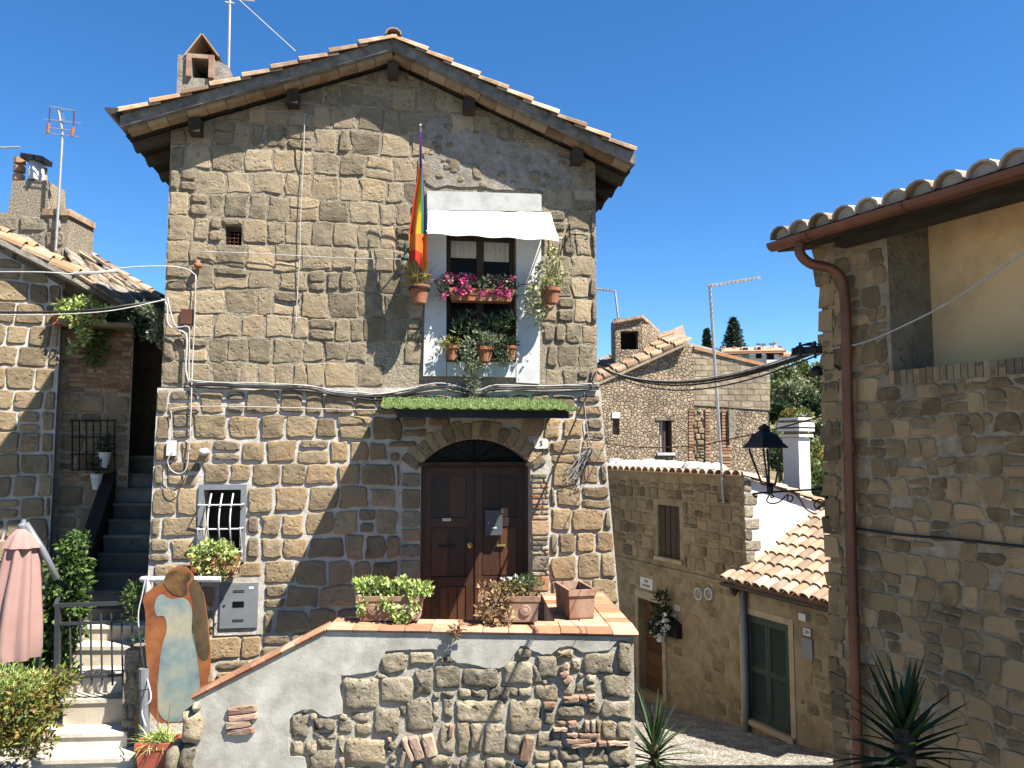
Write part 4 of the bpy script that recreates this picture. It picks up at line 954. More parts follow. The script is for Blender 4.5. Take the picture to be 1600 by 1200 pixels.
for i in range(14):
    t_ = i/13; leaf_cloud(lf, c2+V((-.12-.1*t_+.15*sin(i*1.7), -.12-.08*min(1, t_*2), .34-.5*t_+.04*cos(i))), (.09, .06, .08), 34, .055, up=0, asp=.6, hang=.2)
for i in range(5): leaf_cloud(lf, c2+V((-.28+.1*i, -.05, .36)), (.09, .08, .07), 40, .05, asp=.6)
lf.build('foliage', M['lf_dry'], pl2)
lf = MB(); leaf_cloud(lf, c2+V((.02, 0, .44)), (.1, .1, .05), 30, .03, asp=.9); leaf_cloud(lf, c2+V((.22, 0, .42)), (.12, .1, .05), 24, .03, asp=.9); lf.build('blossom', M['petal_w'], pl2)
for i in range(3):
    lf = MB(); p0 = at(700+i*10, 988, 8.42)
    leaf_cloud(lf, at(708+i*4, 992-6*i, 8.41), (.06, .03, .05), 22, .05, asp=.6, hang=.3); lf.build('foliage', M['lf_dry'], pl2)
c3 = at(898, 951, 9.35); c3.z = cw_+.052
pl3 = box_planter('terracotta_planter', 'empty terracotta planter on the corner of the wall', c3, (-.22, .97, 0), .62, .33, .34, M['planter'])
# ================================================================== door canopy with turf
can = thing('door_canopy', FAC.pt(uc, FAC.px(742, 622)[1]-.1, 0), 'sloping canopy covered in green turf over the arched door', 'canopy')
CD = 1.4
fl_, frr = FAC.px(595, 638, CD), FAC.px(905, 640, CD); wb_ = FAC.px(742, 622, .06)[1]
def cpt(t, d, off=0):  # t 0..1 across, d depth
    k = d/CD; return FAC.pt(fl_[0]+(frr[0]-fl_[0])*t, wb_+(fl_[1]-wb_)*k+off, d)
cs = MB(); n = 48; vs = []
for i in range(n+1):
    o_ = .012*cos(i*pi/1.5)
    vs += [cpt(i/n, .06, o_), cpt(i/n, CD, o_), cpt(i/n, .06, o_-.008), cpt(i/n, CD, o_-.008)]
cs.add(vs, [f for i in range(n) for f in ((4*i, 4*i+1, 4*i+5, 4*i+4), (4*i+2, 4*i+6, 4*i+7, 4*i+3))]); cs.build('corrugated_sheet', M['turf_base'], can)
fr = MB(); fr.beam(cpt(.08, CD-.12, -.075), cpt(.955, CD-.12, -.075), .04, .09); fr.build('front_bar', M['metal_dk'], can)
for t_ in (.085, .95):
    fr = MB(); fr.beam(cpt(t_, .06, -.07), cpt(t_, CD-.14, -.07), .04, .06); fr.build('side_bar', M['metal_dk'], can)
    fr = MB(); fr.beam(cpt(t_, .07, -.28), cpt(t_, CD*.3, -.10), .025, .03); fr.build('brace', M['metal_dk'], can)
tf = MB(); r4 = random.Random(8)
for _ in range(9000):
    t_, d_ = r4.random(), .1+(CD-.08)*r4.random()
    if r4.random() < .3: d_ = CD+r4.uniform(-.06, .02)
    p = cpt(t_, d_, .012); ax = V((r4.gauss(0, .5), r4.gauss(-.2, .5), 1)).normalized(); s_ = r4.uniform(.012, .034); sd_ = V((r4.gauss(0, 1), r4.gauss(0, 1), 0)).normalized()*.005
    tf.add([p-sd_, p+sd_, p+ax*s_], [(0, 1, 2)])
tf.build('turf', M['turf'], can, kind='stuff')
# number plaque over the door
u, w_ = FAC.px(845, 693, .09); mb = MB(); mb.prism(FAC, chaikin([(u-.1, w_-.07), (u+.1, w_-.07), (u+.1, w_+.07), (u-.1, w_+.07)], .15), .09, .115)
plq = mb.build('number_plaque', M['sign_w'], loc=FAC.pt(u, w_-.07, .09)); tag(plq, 'small white house number plaque beside the door arch', 'plaque')
def text3d(name, s, parent, p, pl, size, m, ext=.002):
    cu = bpy.data.curves.new(name, 'FONT'); cu.body = s; cu.size = size; cu.align_x = 'CENTER'; cu.align_y = 'CENTER'; cu.extrude = ext; cu.resolution_u = 3
    cu.materials.append(m); tmp = bpy.data.objects.new(name, cu); scene.collection.objects.link(tmp); bpy.context.view_layer.update(); me = bpy.data.meshes.new_from_object(tmp.evaluated_get(bpy.context.evaluated_depsgraph_get())); bpy.data.objects.remove(tmp)
    if not me.materials: me.materials.append(m)
    o = bpy.data.objects.new(name, me); scene.collection.objects.link(o); o.parent = parent
    o.matrix_basis = Matrix.Translation(-ORG[parent.name]) @ frame(p, pl.u, V((0, 0, 1)), pl.n); return o
text3d('number', 'S', plq, FAC.pt(u, w_, .118), FAC, .1, M['ink'])
# letter box on the door
u0, u1, w0, w1 = FAC.rect(758, 797, 785, 836, -.08)
mbx = thing('letter_box', FAC.pt((u0+u1)/2, w0, -.1), 'slate grey metal letter box on the brown door', 'letter box')
mb = MB(); mb.prism(FAC, [(u0, w0), (u1, w0), (u1, w1-.03), (u0, w1-.03)], -.17, -.06); mb.build('box_body', M['mail'], mbx)
mb = MB(); mb.prism(FAC, [(u0-.01, w1-.035), (u1+.01, w1-.035), (u1+.005, w1), (u0-.005, w1)], -.172, -.045); mb.build('box_lid', M['mail'], mbx)
mb = MB(); mb.pbox(FAC, u0+.09, u0+.16, w0+.09, w0+.11, -.0605, -.055); mb.build('name_tag', M['sign_w'], mbx)
mb = MB(); mb.lathe(FAC.pt(u0+.05, w0+.17, -.06), [(.012, 0), (.012, .006), (.0, .007)], 10, FAC.n); mb.build('lock', M['pole'], mbx)
# meter cabinet
u0, u1, w0, w1 = FAC.rect(344, 913, 401, 981, .1)
cabt = thing('meter_cabinet', FAC.pt((u0+u1)/2, w0, .09), 'grey metal utility meter cabinet set in the house wall', 'cabinet')
mb = MB(); mb.pbox(FAC, u0-.015, u1+.015, w0-.015, w1+.015, .086, .10); mb.build('cabinet_frame', M['metal_gr'], cabt)
mb = MB(); mb.pbox(FAC, u0, u1, w0, w1, .101, .112); dr = mb.build('cabinet_door', M['metal_gr'], cabt)
cu_, cw2 = (u0+u1)/2, (w0+w1)/2
for z_ in (w0+.08, w1-.1):
    for dz in (0, .02): mb = MB(); mb.pbox(FAC, cu_-.07, cu_+.07, z_+dz, z_+dz+.008, .1125, .116); mb.build('vent_slot', M['metal_dk'], dr)
mb = MB(); mb.pbox(FAC, cu_-.07, cu_+.07, cw2-.01, cw2+.06, .1125, .118); mb.build('meter_glass', M['glass'], dr)
mb = MB(); mb.pbox(FAC, u1-.1, u1-.04, w1-.06, w1-.03, .1125, .115); mb.build('sticker', M['sign_w'], dr)
mb = MB(); mb.lathe(FAC.pt(u0+.05, cw2+.01, .112), [(.014, 0), (.014, .006), (0, .007)], 10, FAC.n); mb.build('lock', M['metal_dk'], dr)
# awning
aw = thing('window_awning', FAC.pt(*FAC.px(760, 372, .1), .05), 'white cloth awning over the upper window', 'awning')
am = MB(); n = 60; m_ = 14; aL, aR = FAC.px(669, 329, .06), FAC.px(860, 332, .06); bL, bR = FAC.px(668, 360, .55), FAC.px(873, 371, .55)
vs = []
for j in range(m_+1):
    for i in range(n+1):
        t_, k = i/n, j/m_; u = (aL[0]*(1-t_)+aR[0]*t_)*(1-k)+(bL[0]*(1-t_)+bR[0]*t_)*k; w_ = (aL[1]*(1-t_)+aR[1]*t_)*(1-k)+(bL[1]*(1-t_)+bR[1]*t_)*k
        vs.append(FAC.pt(u, w_-.05*sin(pi*k)*.5+.008*sin(t_*21+k*3)*k+.014*noise.noise((t_*7, k*2.5, 3))+.006*noise.noise((t_*22, k*5, 9)), .06+.49*k))
for i in range(n+1):
    t_ = i/n; vs.append(FAC.pt(bL[0]*(1-t_)+bR[0]*t_, bL[1]*(1-t_)+bR[1]*t_-.045+.01*sin(t_*23), .552))
am.add(vs, [(j*(n+1)+i, (j+1)*(n+1)+i, (j+1)*(n+1)+i+1, j*(n+1)+i+1) for j in range(m_+1) for i in range(n)]); am.build('awning_cloth', M['fabric'], aw, smooth=True)
mb = MB(); mb.tube([FAC.pt(bL[0]-.02, bL[1]-.01, .54), FAC.pt(bR[0]+.05, bR[1]-.01, .54)], .014, 8); mb.build('front_rod', M['bar_white'], aw)
for e, b in ((aL, bL), (aR, bR)): mb = MB(); mb.tube([FAC.pt(e[0], e[1]-.12, .05), FAC.pt(b[0], b[1]-.012, .54)], .009, 6); mb.build('side_arm', M['bar_white'], aw)
# rainbow flag on a pole
fg = thing('peace_flag', FAC.wp(655, 360, .05), 'rainbow striped cloth flag hanging from a slanting pole beside the window', 'flag')
ptop = FAC.wp(657, 196, .62); pbot = FAC.wp(653, 374, .03)
mb = MB(); mb.tube([pbot, ptop], .011, 6); mb.build('flag_pole', M['pole'], fg); mb = MB(); mb.lathe(ptop, [(.0, -.02), (.022, 0), (.0, .025)], 8); mb.build('finial', M['bar_white'], fg)
fm = MB(); rowsF = 30; colsF = 18; pts = []
for j in range(rowsF+1):
    y = 206+(414-206)*j/rowsF; t_ = j/rowsF
    xl = 656-3*t_-15*min(1, max(0, (t_-.25)/.5))+4*max(0, t_-.78)*2; xr = 659+2*t_+7*min(1, max(0, (t_-.2)/.55))
    for i in range(colsF+1):
        k = i/colsF; d = .62-.12*t_+.035*sin(k*9+t_*5)*min(1, t_*2.5)+.015*sin(k*17+2)*t_
        yy = y+(10*k*(1-k)*4*(t_ > .9)*0)+(-9*sin(k*6)*max(0, t_-.85)/.15)
        pts.append(FAC.wp(xl+(xr-xl)*k, yy, d))
fm.add(pts, []); base_i = 0
for j in range(rowsF):
    t_ = j/rowsF
    for i in range(colsF):
        k = i/colsF
        if t_ < .24: mi = 5 if k > .3 else (5 if t_ < .2 else 3)
        elif t_ < .76: kk = k+.12*(.5-t_); mi = 0 if kk < .14 else 1 if kk < .3 else 2 if kk < .6 else 3 if kk < .8 else 4 if kk < .86 else 5
        else: mi = 1 if (t_ < .9 or k > .7) else 0
        a_ = j*(colsF+1)+i; fm.f.append((a_, a_+colsF+1, a_+colsF+2, a_+1)); fm.m.append(mi)
fm.build('flag_cloth', FLAG, fg, smooth=True)
# hooks for the pots
def bracket(px, py, s, label):
    p = FAC.wp(px, py, .05); q = MB(); pts = [FAC.wp(px, py, .04), FAC.wp(px-22*s*.2, py, .3), FAC.wp(px-20*s, py+1, .42), FAC.wp(px-27*s, py+3, .44), FAC.wp(px-27*s, py+8, .44), FAC.wp(px-23*s, py+8, .43)]
    q.tube(smooth_path(pts, 4), .009, 6); q.tube([FAC.wp(px, py-16, .03), FAC.wp(px-1*s, py+20, .03)], .01, 6)
    o = q.build('hanging_bracket', M['metal_dk'], loc=p); tag(o, label, 'bracket')
bracket(655, 358, 1, 'black scrolled iron hook beside the rainbow flag'); bracket(890, 366, -1, 'black scrolled iron hook right of the awning')
o = MB(); p = FAC.wp(633, 405, .03); 
for y0_, r0_ in ((377, .028), (384, .016), (396, .02), (403, .045), (406, .05)): pass
o.lathe(FAC.wp(633, 406, .1), [(.0, -.0), (.05, 0), (.055, .02), (.025, .05), (.016, .1), (.02, .16), (.03, .2), (.018, .24), (.0, .26)], 10); tag(o.build('wall_insulator', M['verd'], loc=p, smooth=True), 'green patinated iron fitting on the wall below the flag', 'fitting')
# pots
def round_pot(c, r, h, m, parent, name='pot'):
    mbp = MB(); mbp.lathe(c, [(0, 0), (r*.66, 0), (r*.7, .01), (r*.92, h*.78), (r*1.06, h*.79), (r*1.06, h), (r*.93, h), (r*.88, h*.85), (0, h*.84)], 16); return mbp.build(name, m, parent, smooth=False)
# left hanging pot
c = FAC.wp(655, 475, .34); t = thing('hanging_pot', c, 'terracotta pot of yellowing grassy plant hung beside the flag', 'flower pot', 'pots around the upper window')
round_pot(c, .135, .25, M['pot'], t); mb = MB(); mb.lathe(c+V((0, 0, .19)), [(.13, 0), (.145, 0), (.145, .03), (.13, .03)], 16); mb.tube([c+FAC.n*-.12+V((0, 0, .2)), c+FAC.n*-.33+V((0, 0, .22))], .01, 5); mb.build('ring_holder', M['metal_dk'], t)
lf = MB(); top = c+V((0, 0, .27))
for _ in range(130):
    a_ = rng.uniform(0, 2*pi); sword(lf, top+V((cos(a_)*.06, sin(a_)*.06, -.03)), (cos(a_)*.5*rng.random(), sin(a_)*.5*rng.random(), 1), rng.uniform(.2, .48), .009, bend=rng.uniform(.2, .9), seg=3)
leaf_cloud(lf, top+V((0, 0, .06)), (.16, .14, .1), 160, .05); leaf_cloud(lf, top+V((-.14, 0, .12)), (.1, .1, .1), 50, .05); lf.build('grassy_plant', M['lf_yel'], t)
# right hanging pot
c = FAC.wp(862, 475, .30); t = thing('hanging_pot', c, 'terracotta pot with pale variegated trailing plant right of the upper window', 'flower pot', 'pots around the upper window')
round_pot(c, .12, .22, M['pot'], t); mb = MB(); mb.tube([c+FAC.n*-.1+V((0, 0, .17)), c+FAC.n*-.3+V((0, 0, .2))], .01, 5); mb.tube([FAC.wp(880, 372, .05), FAC.wp(873, 418, .05), FAC.wp(866, 462, .2)], .008, 5); mb.build('ring_holder', M['metal_dk'], t)
lf = MB()
for (x, y, rx, rz, n_) in ((866, 445, .14, .12, 150), (850, 425, .14, .14, 120), (868, 405, .1, .14, 80), (840, 450, .12, .12, 110), (832, 470, .1, .14, 100), (845, 488, .08, .1, 50), (880, 430, .1, .1, 70), (858, 390, .07, .08, 30), (826, 487, .05, .08, 30), (842, 500, .03, .05, 12), (850, 516, .03, .03, 6)): leaf_cloud(lf, FAC.wp(x, y, .27), (rx, .12, rz), n_, .06, asp=.55, hang=.3)
lf.build('foliage', M['lf_var'], t)
mb = MB(); mb.tube(smooth_path([FAC.wp(806, 450, .2), FAC.wp(818, 444, .2), FAC.wp(835, 447, .25), FAC.wp(850, 456, .25)]), .007, 5); mb.build('wire', M['metal_dk'], t)
# window flower box
c = FAC.wp(752, 472, .16); t = thing('window_box', c, 'terracotta window box full of magenta geraniums', 'flower box')
u_, w_ = FAC.px(752, 472, .16); mb = MB(); mb.prism(FAC, [(u_-.40, w_), (u_+.40, w_), (u_+.46, w_+.17), (u_-.46, w_+.17)], .07, .26); mb.build('trough', M['pot'], t)
mb = MB(); mb.tube([FAC.pt(u_-.62, w_+.08, .06), FAC.pt(u_-.6, w_+.1, .275), FAC.pt(u_+.6, w_+.1, .275), FAC.pt(u_+.62, w_+.08, .06)], .007, 5); mb.build('holder', M['metal_dk'], t)
lf = MB(); fl = MB()
for i in range(26):
    x = 688+i*4.6; y = 446+8*sin(i*1.9)+rng.uniform(-5, 5); p = FAC.wp(x, y, .2+rng.uniform(-.06, .1)); leaf_cloud(lf, p, (.09, .09, .08), 34, .045, asp=.8)
for i in range(44):
    x = rng.uniform(685, 802); y = rng.uniform(432, 466) if rng.random() < .8 else rng.uniform(428, 440); leaf_cloud(fl, FAC.wp(x, y, .26+rng.uniform(-.03, .08)), (.035, .035, .03), 26, .028, asp=1)
lf.build('leaves', M['lf_grey'], t); fl.build('blossom', M['petal'], t)
# sill pots
c = FAC.wp(706, 561, .1)
for nm, x, y, r_, h_, lab, lm, cl in (('sill_pot', 706, 563, .085, .2, 'small terracotta pot at the left end of the window sill', 'lf_bush', [(702, 536, .13, .1, 170)]),
      ('sill_pot', 757, 566, .125, .21, 'wide terracotta pot in the middle of the window sill', 'lf_grey', [(732, 545, .16, .13, 300), (768, 533, .18, .10, 260), (742, 570, .14, .13, 220), (738, 590, .10, .15, 200), (740, 612, .06, .11, 90), (760, 530, .12, .1, 140), (785, 560, .14, .12, 150), (725, 560, .1, .1, 90)]),
      ('sill_pot', 797, 563, .09, .2, 'small terracotta pot at the right end of the window sill', 'lf_dark', [(797, 536, .11, .09, 150), (785, 552, .12, .1, 120)])):
    c = FAC.wp(x, y, .13); t = thing(nm, c, lab, 'flower pot', 'pots around the upper window'); round_pot(c, r_, h_, M['pot'], t)
    lf = MB()
    for (px, py, rx, rz, n_) in cl: leaf_cloud(lf, FAC.wp(px, py, .18), (rx, .1, rz), n_, .05, asp=.4)
    lf.build('foliage', M[lm], t)
p = FAC.wp(752, 552, -.02); t = thing('climbing_plant', p, 'dark leafy plant standing in the lower half of the window', 'plant')
lf = MB()
for (px, py, rx, rz, n_) in ((722, 515, .16, .15, 110), (745, 525, .16, .14, 120), (770, 512, .16, .15, 130), (788, 505, .12, .14, 90), (735, 498, .12, .12, 50), (800, 498, .05, .1, 30)): leaf_cloud(lf, FAC.wp(px, py, .06), (rx, .08, rz), n_, .095, asp=.4)
lf.build('leaves', M['lf_mid'], t)
mb = MB(); mb.tube(smooth_path([FAC.wp(748, 562, .0), FAC.wp(745, 530, -.02), FAC.wp(760, 505, -.02)]), .007, 5); mb.tube(smooth_path([FAC.wp(756, 562, .0), FAC.wp(770, 530, -.02), FAC.wp(788, 505, -.02)]), .007, 5); mb.build('stem', M['bark'], t)
# planter under the barred window
c = FAC.wp(337, 893, .26); t = thing('hanging_planter', c, 'planter of yellow green succulents hung below the barred window', 'planter')
u_, w_ = FAC.px(337, 893, .26); mb = MB(); mb.prism(FAC, [(u_-.26, w_), (u_+.26, w_), (u_+.3, w_+.2), (u_-.3, w_+.2)], .16, .36); mb.build('trough', M['pot'], t)
lf = MB()
for (px, py, rx, rz, n_) in ((310, 868, .14, .13, 200), (330, 856, .16, .09, 200), (352, 860, .15, .12, 200), (362, 878, .1, .12, 120), (335, 880, .16, .12, 200), (318, 892, .12, .08, 110), (348, 895, .1, .08, 90)): leaf_cloud(lf, FAC.wp(px, py, .32), (rx, .12, rz), n_, .048, asp=.7)
lf.build('succulent', M['lf_lime'], t); lf = MB(); leaf_cloud(lf, FAC.wp(340, 888, .36), (.3, .08, .16), 160, .05, asp=.5); lf.build('withered_leaves', M['lf_dry'], t)
# little fittings on the wall
def fit(name, x0, y0, x1, y1, d1, m, label, cat, d0=.0):
    u0, u1, w0, w1 = FAC.rect(x0, y0, x1, y1, d1); mb = MB(); mb.pbox(FAC, u0, u1, w0, w1, d0, d1); o = mb.build(name, m, loc=FAC.pt((u0+u1)/2, w0, d0)); return tag(o, label, cat)
fit('junction_plate', 282, 483, 302, 506, .06, M['brown_pl'], 'rusty brown square plate high on the house corner', 'plate')
fit('junction_box', 260, 688, 274, 712, .14, M['bar_white'], 'cream junction box low on the house corner', 'junction box', .08)
p = FAC.wp(322, 706, .06); mb = MB(); mb.lathe(p, [(.05, 0), (.05, .16), (.045, .2), (.02, .22), (0, .225)], 12, FAC.n); tag(mb.build('vent_pipe', M['bar_white'], loc=p, smooth=True), 'white capped vent pipe sticking out above the barred window', 'vent pipe')
p = FAC.wp(309, 418, .08); mb = MB(); mb.lathe(p, [(0, 0), (.05, 0), (.055, .04), (.03, .07), (.02, .1), (0, .1)], 10); tag(mb.build('cable_insulator', M['pot'], loc=p, smooth=True), 'small orange ceramic cable insulator near the house corner', 'insulator')
# ================================================================== cables on the facade
def cable(name, pts, r, m, label, cat='cable', n=5, group=None):
    q = MB(); q.tube(smooth_path(pts, n), r, 5); o = q.build(name, m, loc=pts[0], smooth=True); return tag(o, label, cat, group)
fw = FAC.wp
bp_ = [(296, 598), (340, 600), (400, 601), (480, 604), (520, 612), (560, 617), (590, 618), (620, 613), (680, 603), (715, 606), (745, 612), (775, 604), (850, 605), (936, 603)]
bun = thing('cable_bundle', fw(296, 598, .08), 'bundle of pale and black cables slung along the house ledge', 'cables')
for k, (dy, m, r) in enumerate(((0, 'cable_w', .013), (3.2, 'cable_k', .016), (-2.6, 'cable_w', .009), (5.5, 'cable_k', .011))):
    q = MB(); q.tube(smooth_path([fw(x, y+dy+1.6*sin(x*.05+k), .10+.012*k) for x, y in bp_], 4), r, 5); q.build('strand', M[m], bun, smooth=True)
cable('conduit', [fw(255, 468, .06), fw(262, 480, .08), fw(261, 500, .1), fw(268, 512, .1), fw(288, 520, .1), fw(292, 535, .1), fw(290, 575, .1), fw(296, 600, .1)], .014, M['cable_w'], 'thick pale conduit curling round the upper house corner')
cable('conduit', [fw(262, 466, .06), fw(266, 485, .1), fw(275, 510, .12), fw(292, 510, .1), fw(296, 520, .1), fw(295, 580, .1), fw(298, 602, .1)], .009, M['cable_w'], 'thinner pale conduit beside the thick curling conduit')
cable('conduit', [fw(306, 430, .08), fw(304, 500, .08), fw(301, 560, .08), fw(299, 620, .14), fw(297, 680, .14), fw(295, 705, .14)], .009, M['cable_w'], 'straight pale conduit running down beside the brown plate')
cable('loose_cable', [fw(270, 690, .12), fw(268, 650, .12), fw(272, 638, .12), fw(330, 635, .12), (fw(450, 637, .12)), fw(540, 640, .12), fw(596, 640, .2)], .007, M['cable_w'], 'thin pale wire running level to the green canopy')
cable('loose_cable', [fw(295, 700, .13), fw(292, 730, .16), fw(282, 740, .16), fw(268, 735, .16), fw(262, 720, .15), fw(270, 705, .15)], .008, M['cable_w'], 'pale wire loop hanging below the cream junction box')
cable('loose_cable', [fw(296, 708, .13), fw(290, 745, .16), fw(276, 765, .16), fw(264, 760, .16), fw(262, 735, .15), fw(264, 712, .15)], .006, M['cable_k'], 'dark wire loop hanging low near the house corner')
cable('cord', [fw(476, 178, .06), fw(474, 250, .06), fw(470, 330, .06), fw(468, 400, .06), fw(464, 470, .05), fw(462, 508, .05)], .007, M['cable_w'], 'pale cord hanging straight down the upper facade', 'cord')
cable('cord', [fw(312, 393, .06), fw(380, 395, .07), fw(470, 400, .08), fw(560, 404, .08), fw(632, 405, .1)], .006, M['cable_w'], 'pale wire stretched level below the grated vent', 'cord')
cable('cord', [fw(913, 604, .09), fw(914, 640, .1), fw(919, 680, .1), fw(923, 698, .12)], .006, M['cable_w'], 'thin white wire dropping to the coil beside the door', 'cord')
co = thing('cable_coil', fw(915, 700, .1), 'tangled coil of spare wires hung on the wall right of the door', 'cable coil')
for k in range(14):
    x1, y1 = 888+rng.uniform(-4, 26), 725+rng.uniform(0, 36); q = MB()
    q.tube(smooth_path([fw(924, 697, .12), fw(912+rng.uniform(-6, 6), 712, .15), fw(x1, y1-8, .14), fw(x1-4, y1, .14), fw(x1+5, y1-6, .14), fw(918+rng.uniform(-6, 6), 715, .15), fw(926, 700, .12)], 4), .004, 4); q.build('wire_loop', M['cable_w'] if k % 3 == 0 else M['cable_k'], co)
for k in range(7):
    a_ = rng.uniform(0, 2*pi); q = MB(); q.tube(smooth_path([fw(924, 698, .13), fw(924+12*cos(a_), 698+12*sin(a_), .17), fw(924+20*cos(a_+.4), 700+16*sin(a_+.4), .15)], 4), .004, 4); q.build('wire_end', M['cable_w'], co)
# overhead cables to the left
def strand(name, a, b, s, r, m, label): 
    q = MB(); q.tube(sag(a, b, s, 20), r, 5); tag(q.build(name, m, loc=a), label, 'cable')
q = MB(); q.tube(smooth_path([at(-60, 425, 9.2), at(60, 425, 9.3), at(130, 428, 9.5), at(200, 418, 9.7), at(258, 416, 9.85), fw(290, 420, .1), fw(306, 430, .09)], 6), .008, 5); q.tube(smooth_path([at(115, 427, 9.42), at(150, 426, 9.5), at(185, 423, 9.62)], 4), .02, 6); tag(q.build('overhead_cable', M['cable_w'], loc=at(-60, 425, 9.2)), 'pale overhead cable reaching the house at the orange insulator', 'cable')
q = MB(); q.tube(smooth_path([at(-60, 488, 9.2), at(60, 488, 9.35), at(150, 484, 9.5), at(200, 477, 9.65), at(258, 470, 9.9)], 6), .016, 5); tag(q.build('overhead_cable', M['cable_k'], loc=at(-60, 488, 9.2)), 'thick black overhead cable entering from the left edge', 'cable')
q = MB(); q.tube(smooth_path([at(-60, 491, 9.1), at(60, 492, 9.25), at(150, 488, 9.4), at(205, 480, 9.6), at(258, 468, 9.9)], 6), .007, 5); tag(q.build('overhead_cable', M['cable_w'], loc=at(-60, 491, 9.1)), 'thin pale cable slung just under the black cable', 'cable')

# ================================================================== the house on the left
LP = Plane(*(lambda p: (p.x, p.y))(at(90, 600, 12.0)), 25)
lh = thing('stone_house', LP.pt(0, 0, 0), 'stone house at the left edge with tiled verge and brick infill', 'house')
uR1 = 0.0; uL1 = -2.2
w_top_at = lambda u: LP.px(90, 470)[1]
front = [(uL1, -.6), (uR1, -.6), (uR1, LP.px(90, 448)[1]), (-.25, LP.px(62, 430)[1]), (uL1, LP.px(0, 395)[1]+.7)]
lw = MB(); sheet(lw, LP, front, []); lw.add([LP.pt(uR1, -.6, 0), LP.pt(uR1, front[2][1], 0), LP.pt(uR1, front[2][1], -.6), LP.pt(uR1, -.6, -.6)], [(3, 2, 1, 0)])
lwo = lw.build('front_wall', M['mortar_white'], lh)
rowsL = [LP.px(45, 1010-33.5*i)[1] for i in range(21)]
lay_stones(masonry(LP, front, rowsL, (.25, .44), g=.018, seed=21, wav=.02, split=.06), LP, 0, .035, M['tuff_low'], lwo, rnd=.18, bev=.02)
LR = Plane(*(lambda p: (p.x, p.y))(LP.pt(0, 0, -.36)), 25)
uE = LR.px(206, 600)[0]; wN = LR.px(150, 512)[1]
back = MB(); sheet(back, LR, [(0, -.6), (uE, -.6), (uE, LR.px(200, 470)[1]), (0, LR.px(95, 420)[1])], [])
back.add([LR.pt(uE, -.6, 0), LR.pt(uE, 6.2, 0), LR.pt(uE-.3, 6.2, -4), LR.pt(uE-.3, -.6, -4)], [(0, 1, 2, 3)])
bko = back.build('recessed_wall', M['mortar_dim'], lh)
mb = MB(); mb.pbox(LR, .01, uE, wN-.05, wN+.02, .0, .60); mb.build('ledge', M['tuff_low'], lh)
# bricks of the infill, two bands
for (ya, yb) in ((518, 612), (738, 752)):
    y = ya
    while y < yb:
        u = .02+rng.uniform(0, .12)
        while u < uE-.06:
            l = rng.uniform(.2, .28); w1 = LR.px(150, y)[1]; w0 = LR.px(150, y+5.6)[1]; mb = MB()
            if stone_geo(mb, LR, [(u, w0), (min(u+l, uE-.02), w0), (min(u+l, uE-.02), w1), (u, w1)], 0, .022, rnd=.1, jit=.004, bev=.006): mb.build('brick', M['brick'], bko)
            u += l+.02
        y += 7.4
reg = [(0.02, -.5), (uE-.02, -.5), (uE-.02, LR.px(150, 756)[1]), (0.02, LR.px(150, 756)[1])]
lay_stones(masonry(LR, reg, [LR.px(150, 756+34*i)[1] for i in range(9)], (.35, .55), g=.03, seed=31), LR, 0, .03, M['tuff_low'], bko, rnd=.18)
reg = [(0.02, LR.px(150, 736)[1]), (uE-.02, LR.px(150, 736)[1]), (uE-.02, LR.px(150, 616)[1]), (0.02, LR.px(150, 616)[1])]
lay_stones(masonry(LR, reg, [LR.px(150, 736-30*i)[1] for i in range(5)], (.25, .45), g=.025, seed=33, split=.3), LR, 0, .03, M['tuff_low'], bko, rnd=.18)
# roof: verge tiles in front, slab covering behind
f0, f1, f2 = at(-60, 342, 11.25), at(118, 432, 11.75), at(196, 480, 12.5)
b0, b1, b2 = at(-60, 330, 14.0), at(100, 374, 14.0), at(252, 466, 14.0)
rf = MB(); T_ = V((0, 0, -.09))
vs = [f0, f1, f2, b2, b1, b0]; rf.add(vs+[p+T_ for p in vs], [(0, 1, 2, 3, 4, 5), (11, 10, 9, 8, 7, 6), (0, 6, 7, 1), (1, 7, 8, 2), (2, 8, 9, 3)])
rfo = rf.build('roof', M['patch'], lh)
rn = (f1-f0).cross(b1-f0).normalized(); rn = rn if rn.z > 0 else -rn
sdv = (f0-f1).normalized(); acv = rn.cross(sdv).normalized()
Lf = (f0-f1).length; t_ = 0
while t_ < Lf:
    lay_coppo(COP, rfo, f1+sdv*t_+rn*.03+acv*(.1 if acv.y > 0 else -.1), sdv, acv, rn, tilt=.07, s=1.1)
    lay_coppo(COP, rfo, f1+sdv*(t_-.06)+rn*.03+acv*(.36 if acv.y > 0 else -.36), sdv, acv, rn, tilt=.07, s=1.1); t_ += .42
t_ = 0
while t_ < (f1-f2).length:
    d2 = (f1-f2).normalized(); t_ += .5
for i in range(70):      # irregular slabs on the lower part
    a_, b_ = rng.random(), rng.random(); p = f1.lerp(f2, a_).lerp(b1.lerp(b2, a_), b_*.95); n2 = (f2-f1).cross(b1-f1).normalized(); n2 = n2 if n2.z > 0 else -n2
    e1 = (f2-f1).normalized(); e2 = n2.cross(e1); s1, s2 = rng.uniform(.08, .2), rng.uniform(.08, .16); mb = MB(); mb.box(p+n2*.025+n2*.02*rng.random(), e1*s1+e2*rng.uniform(-.04, .04), e2*s2, n2*.02+e1*rng.uniform(-.004, .004)); mb.build('roof_slab', M['patch'] if rng.random() < .7 else M['roof_tile'], rfo)
d3 = (b2-b1); 
for i in range(9): lay_coppo(COP, rfo, b2-d3*(i/9.0), -d3.normalized(), V((0, 1, 0)), V((.3, -.2, 1)).normalized(), tilt=.06, s=.95)
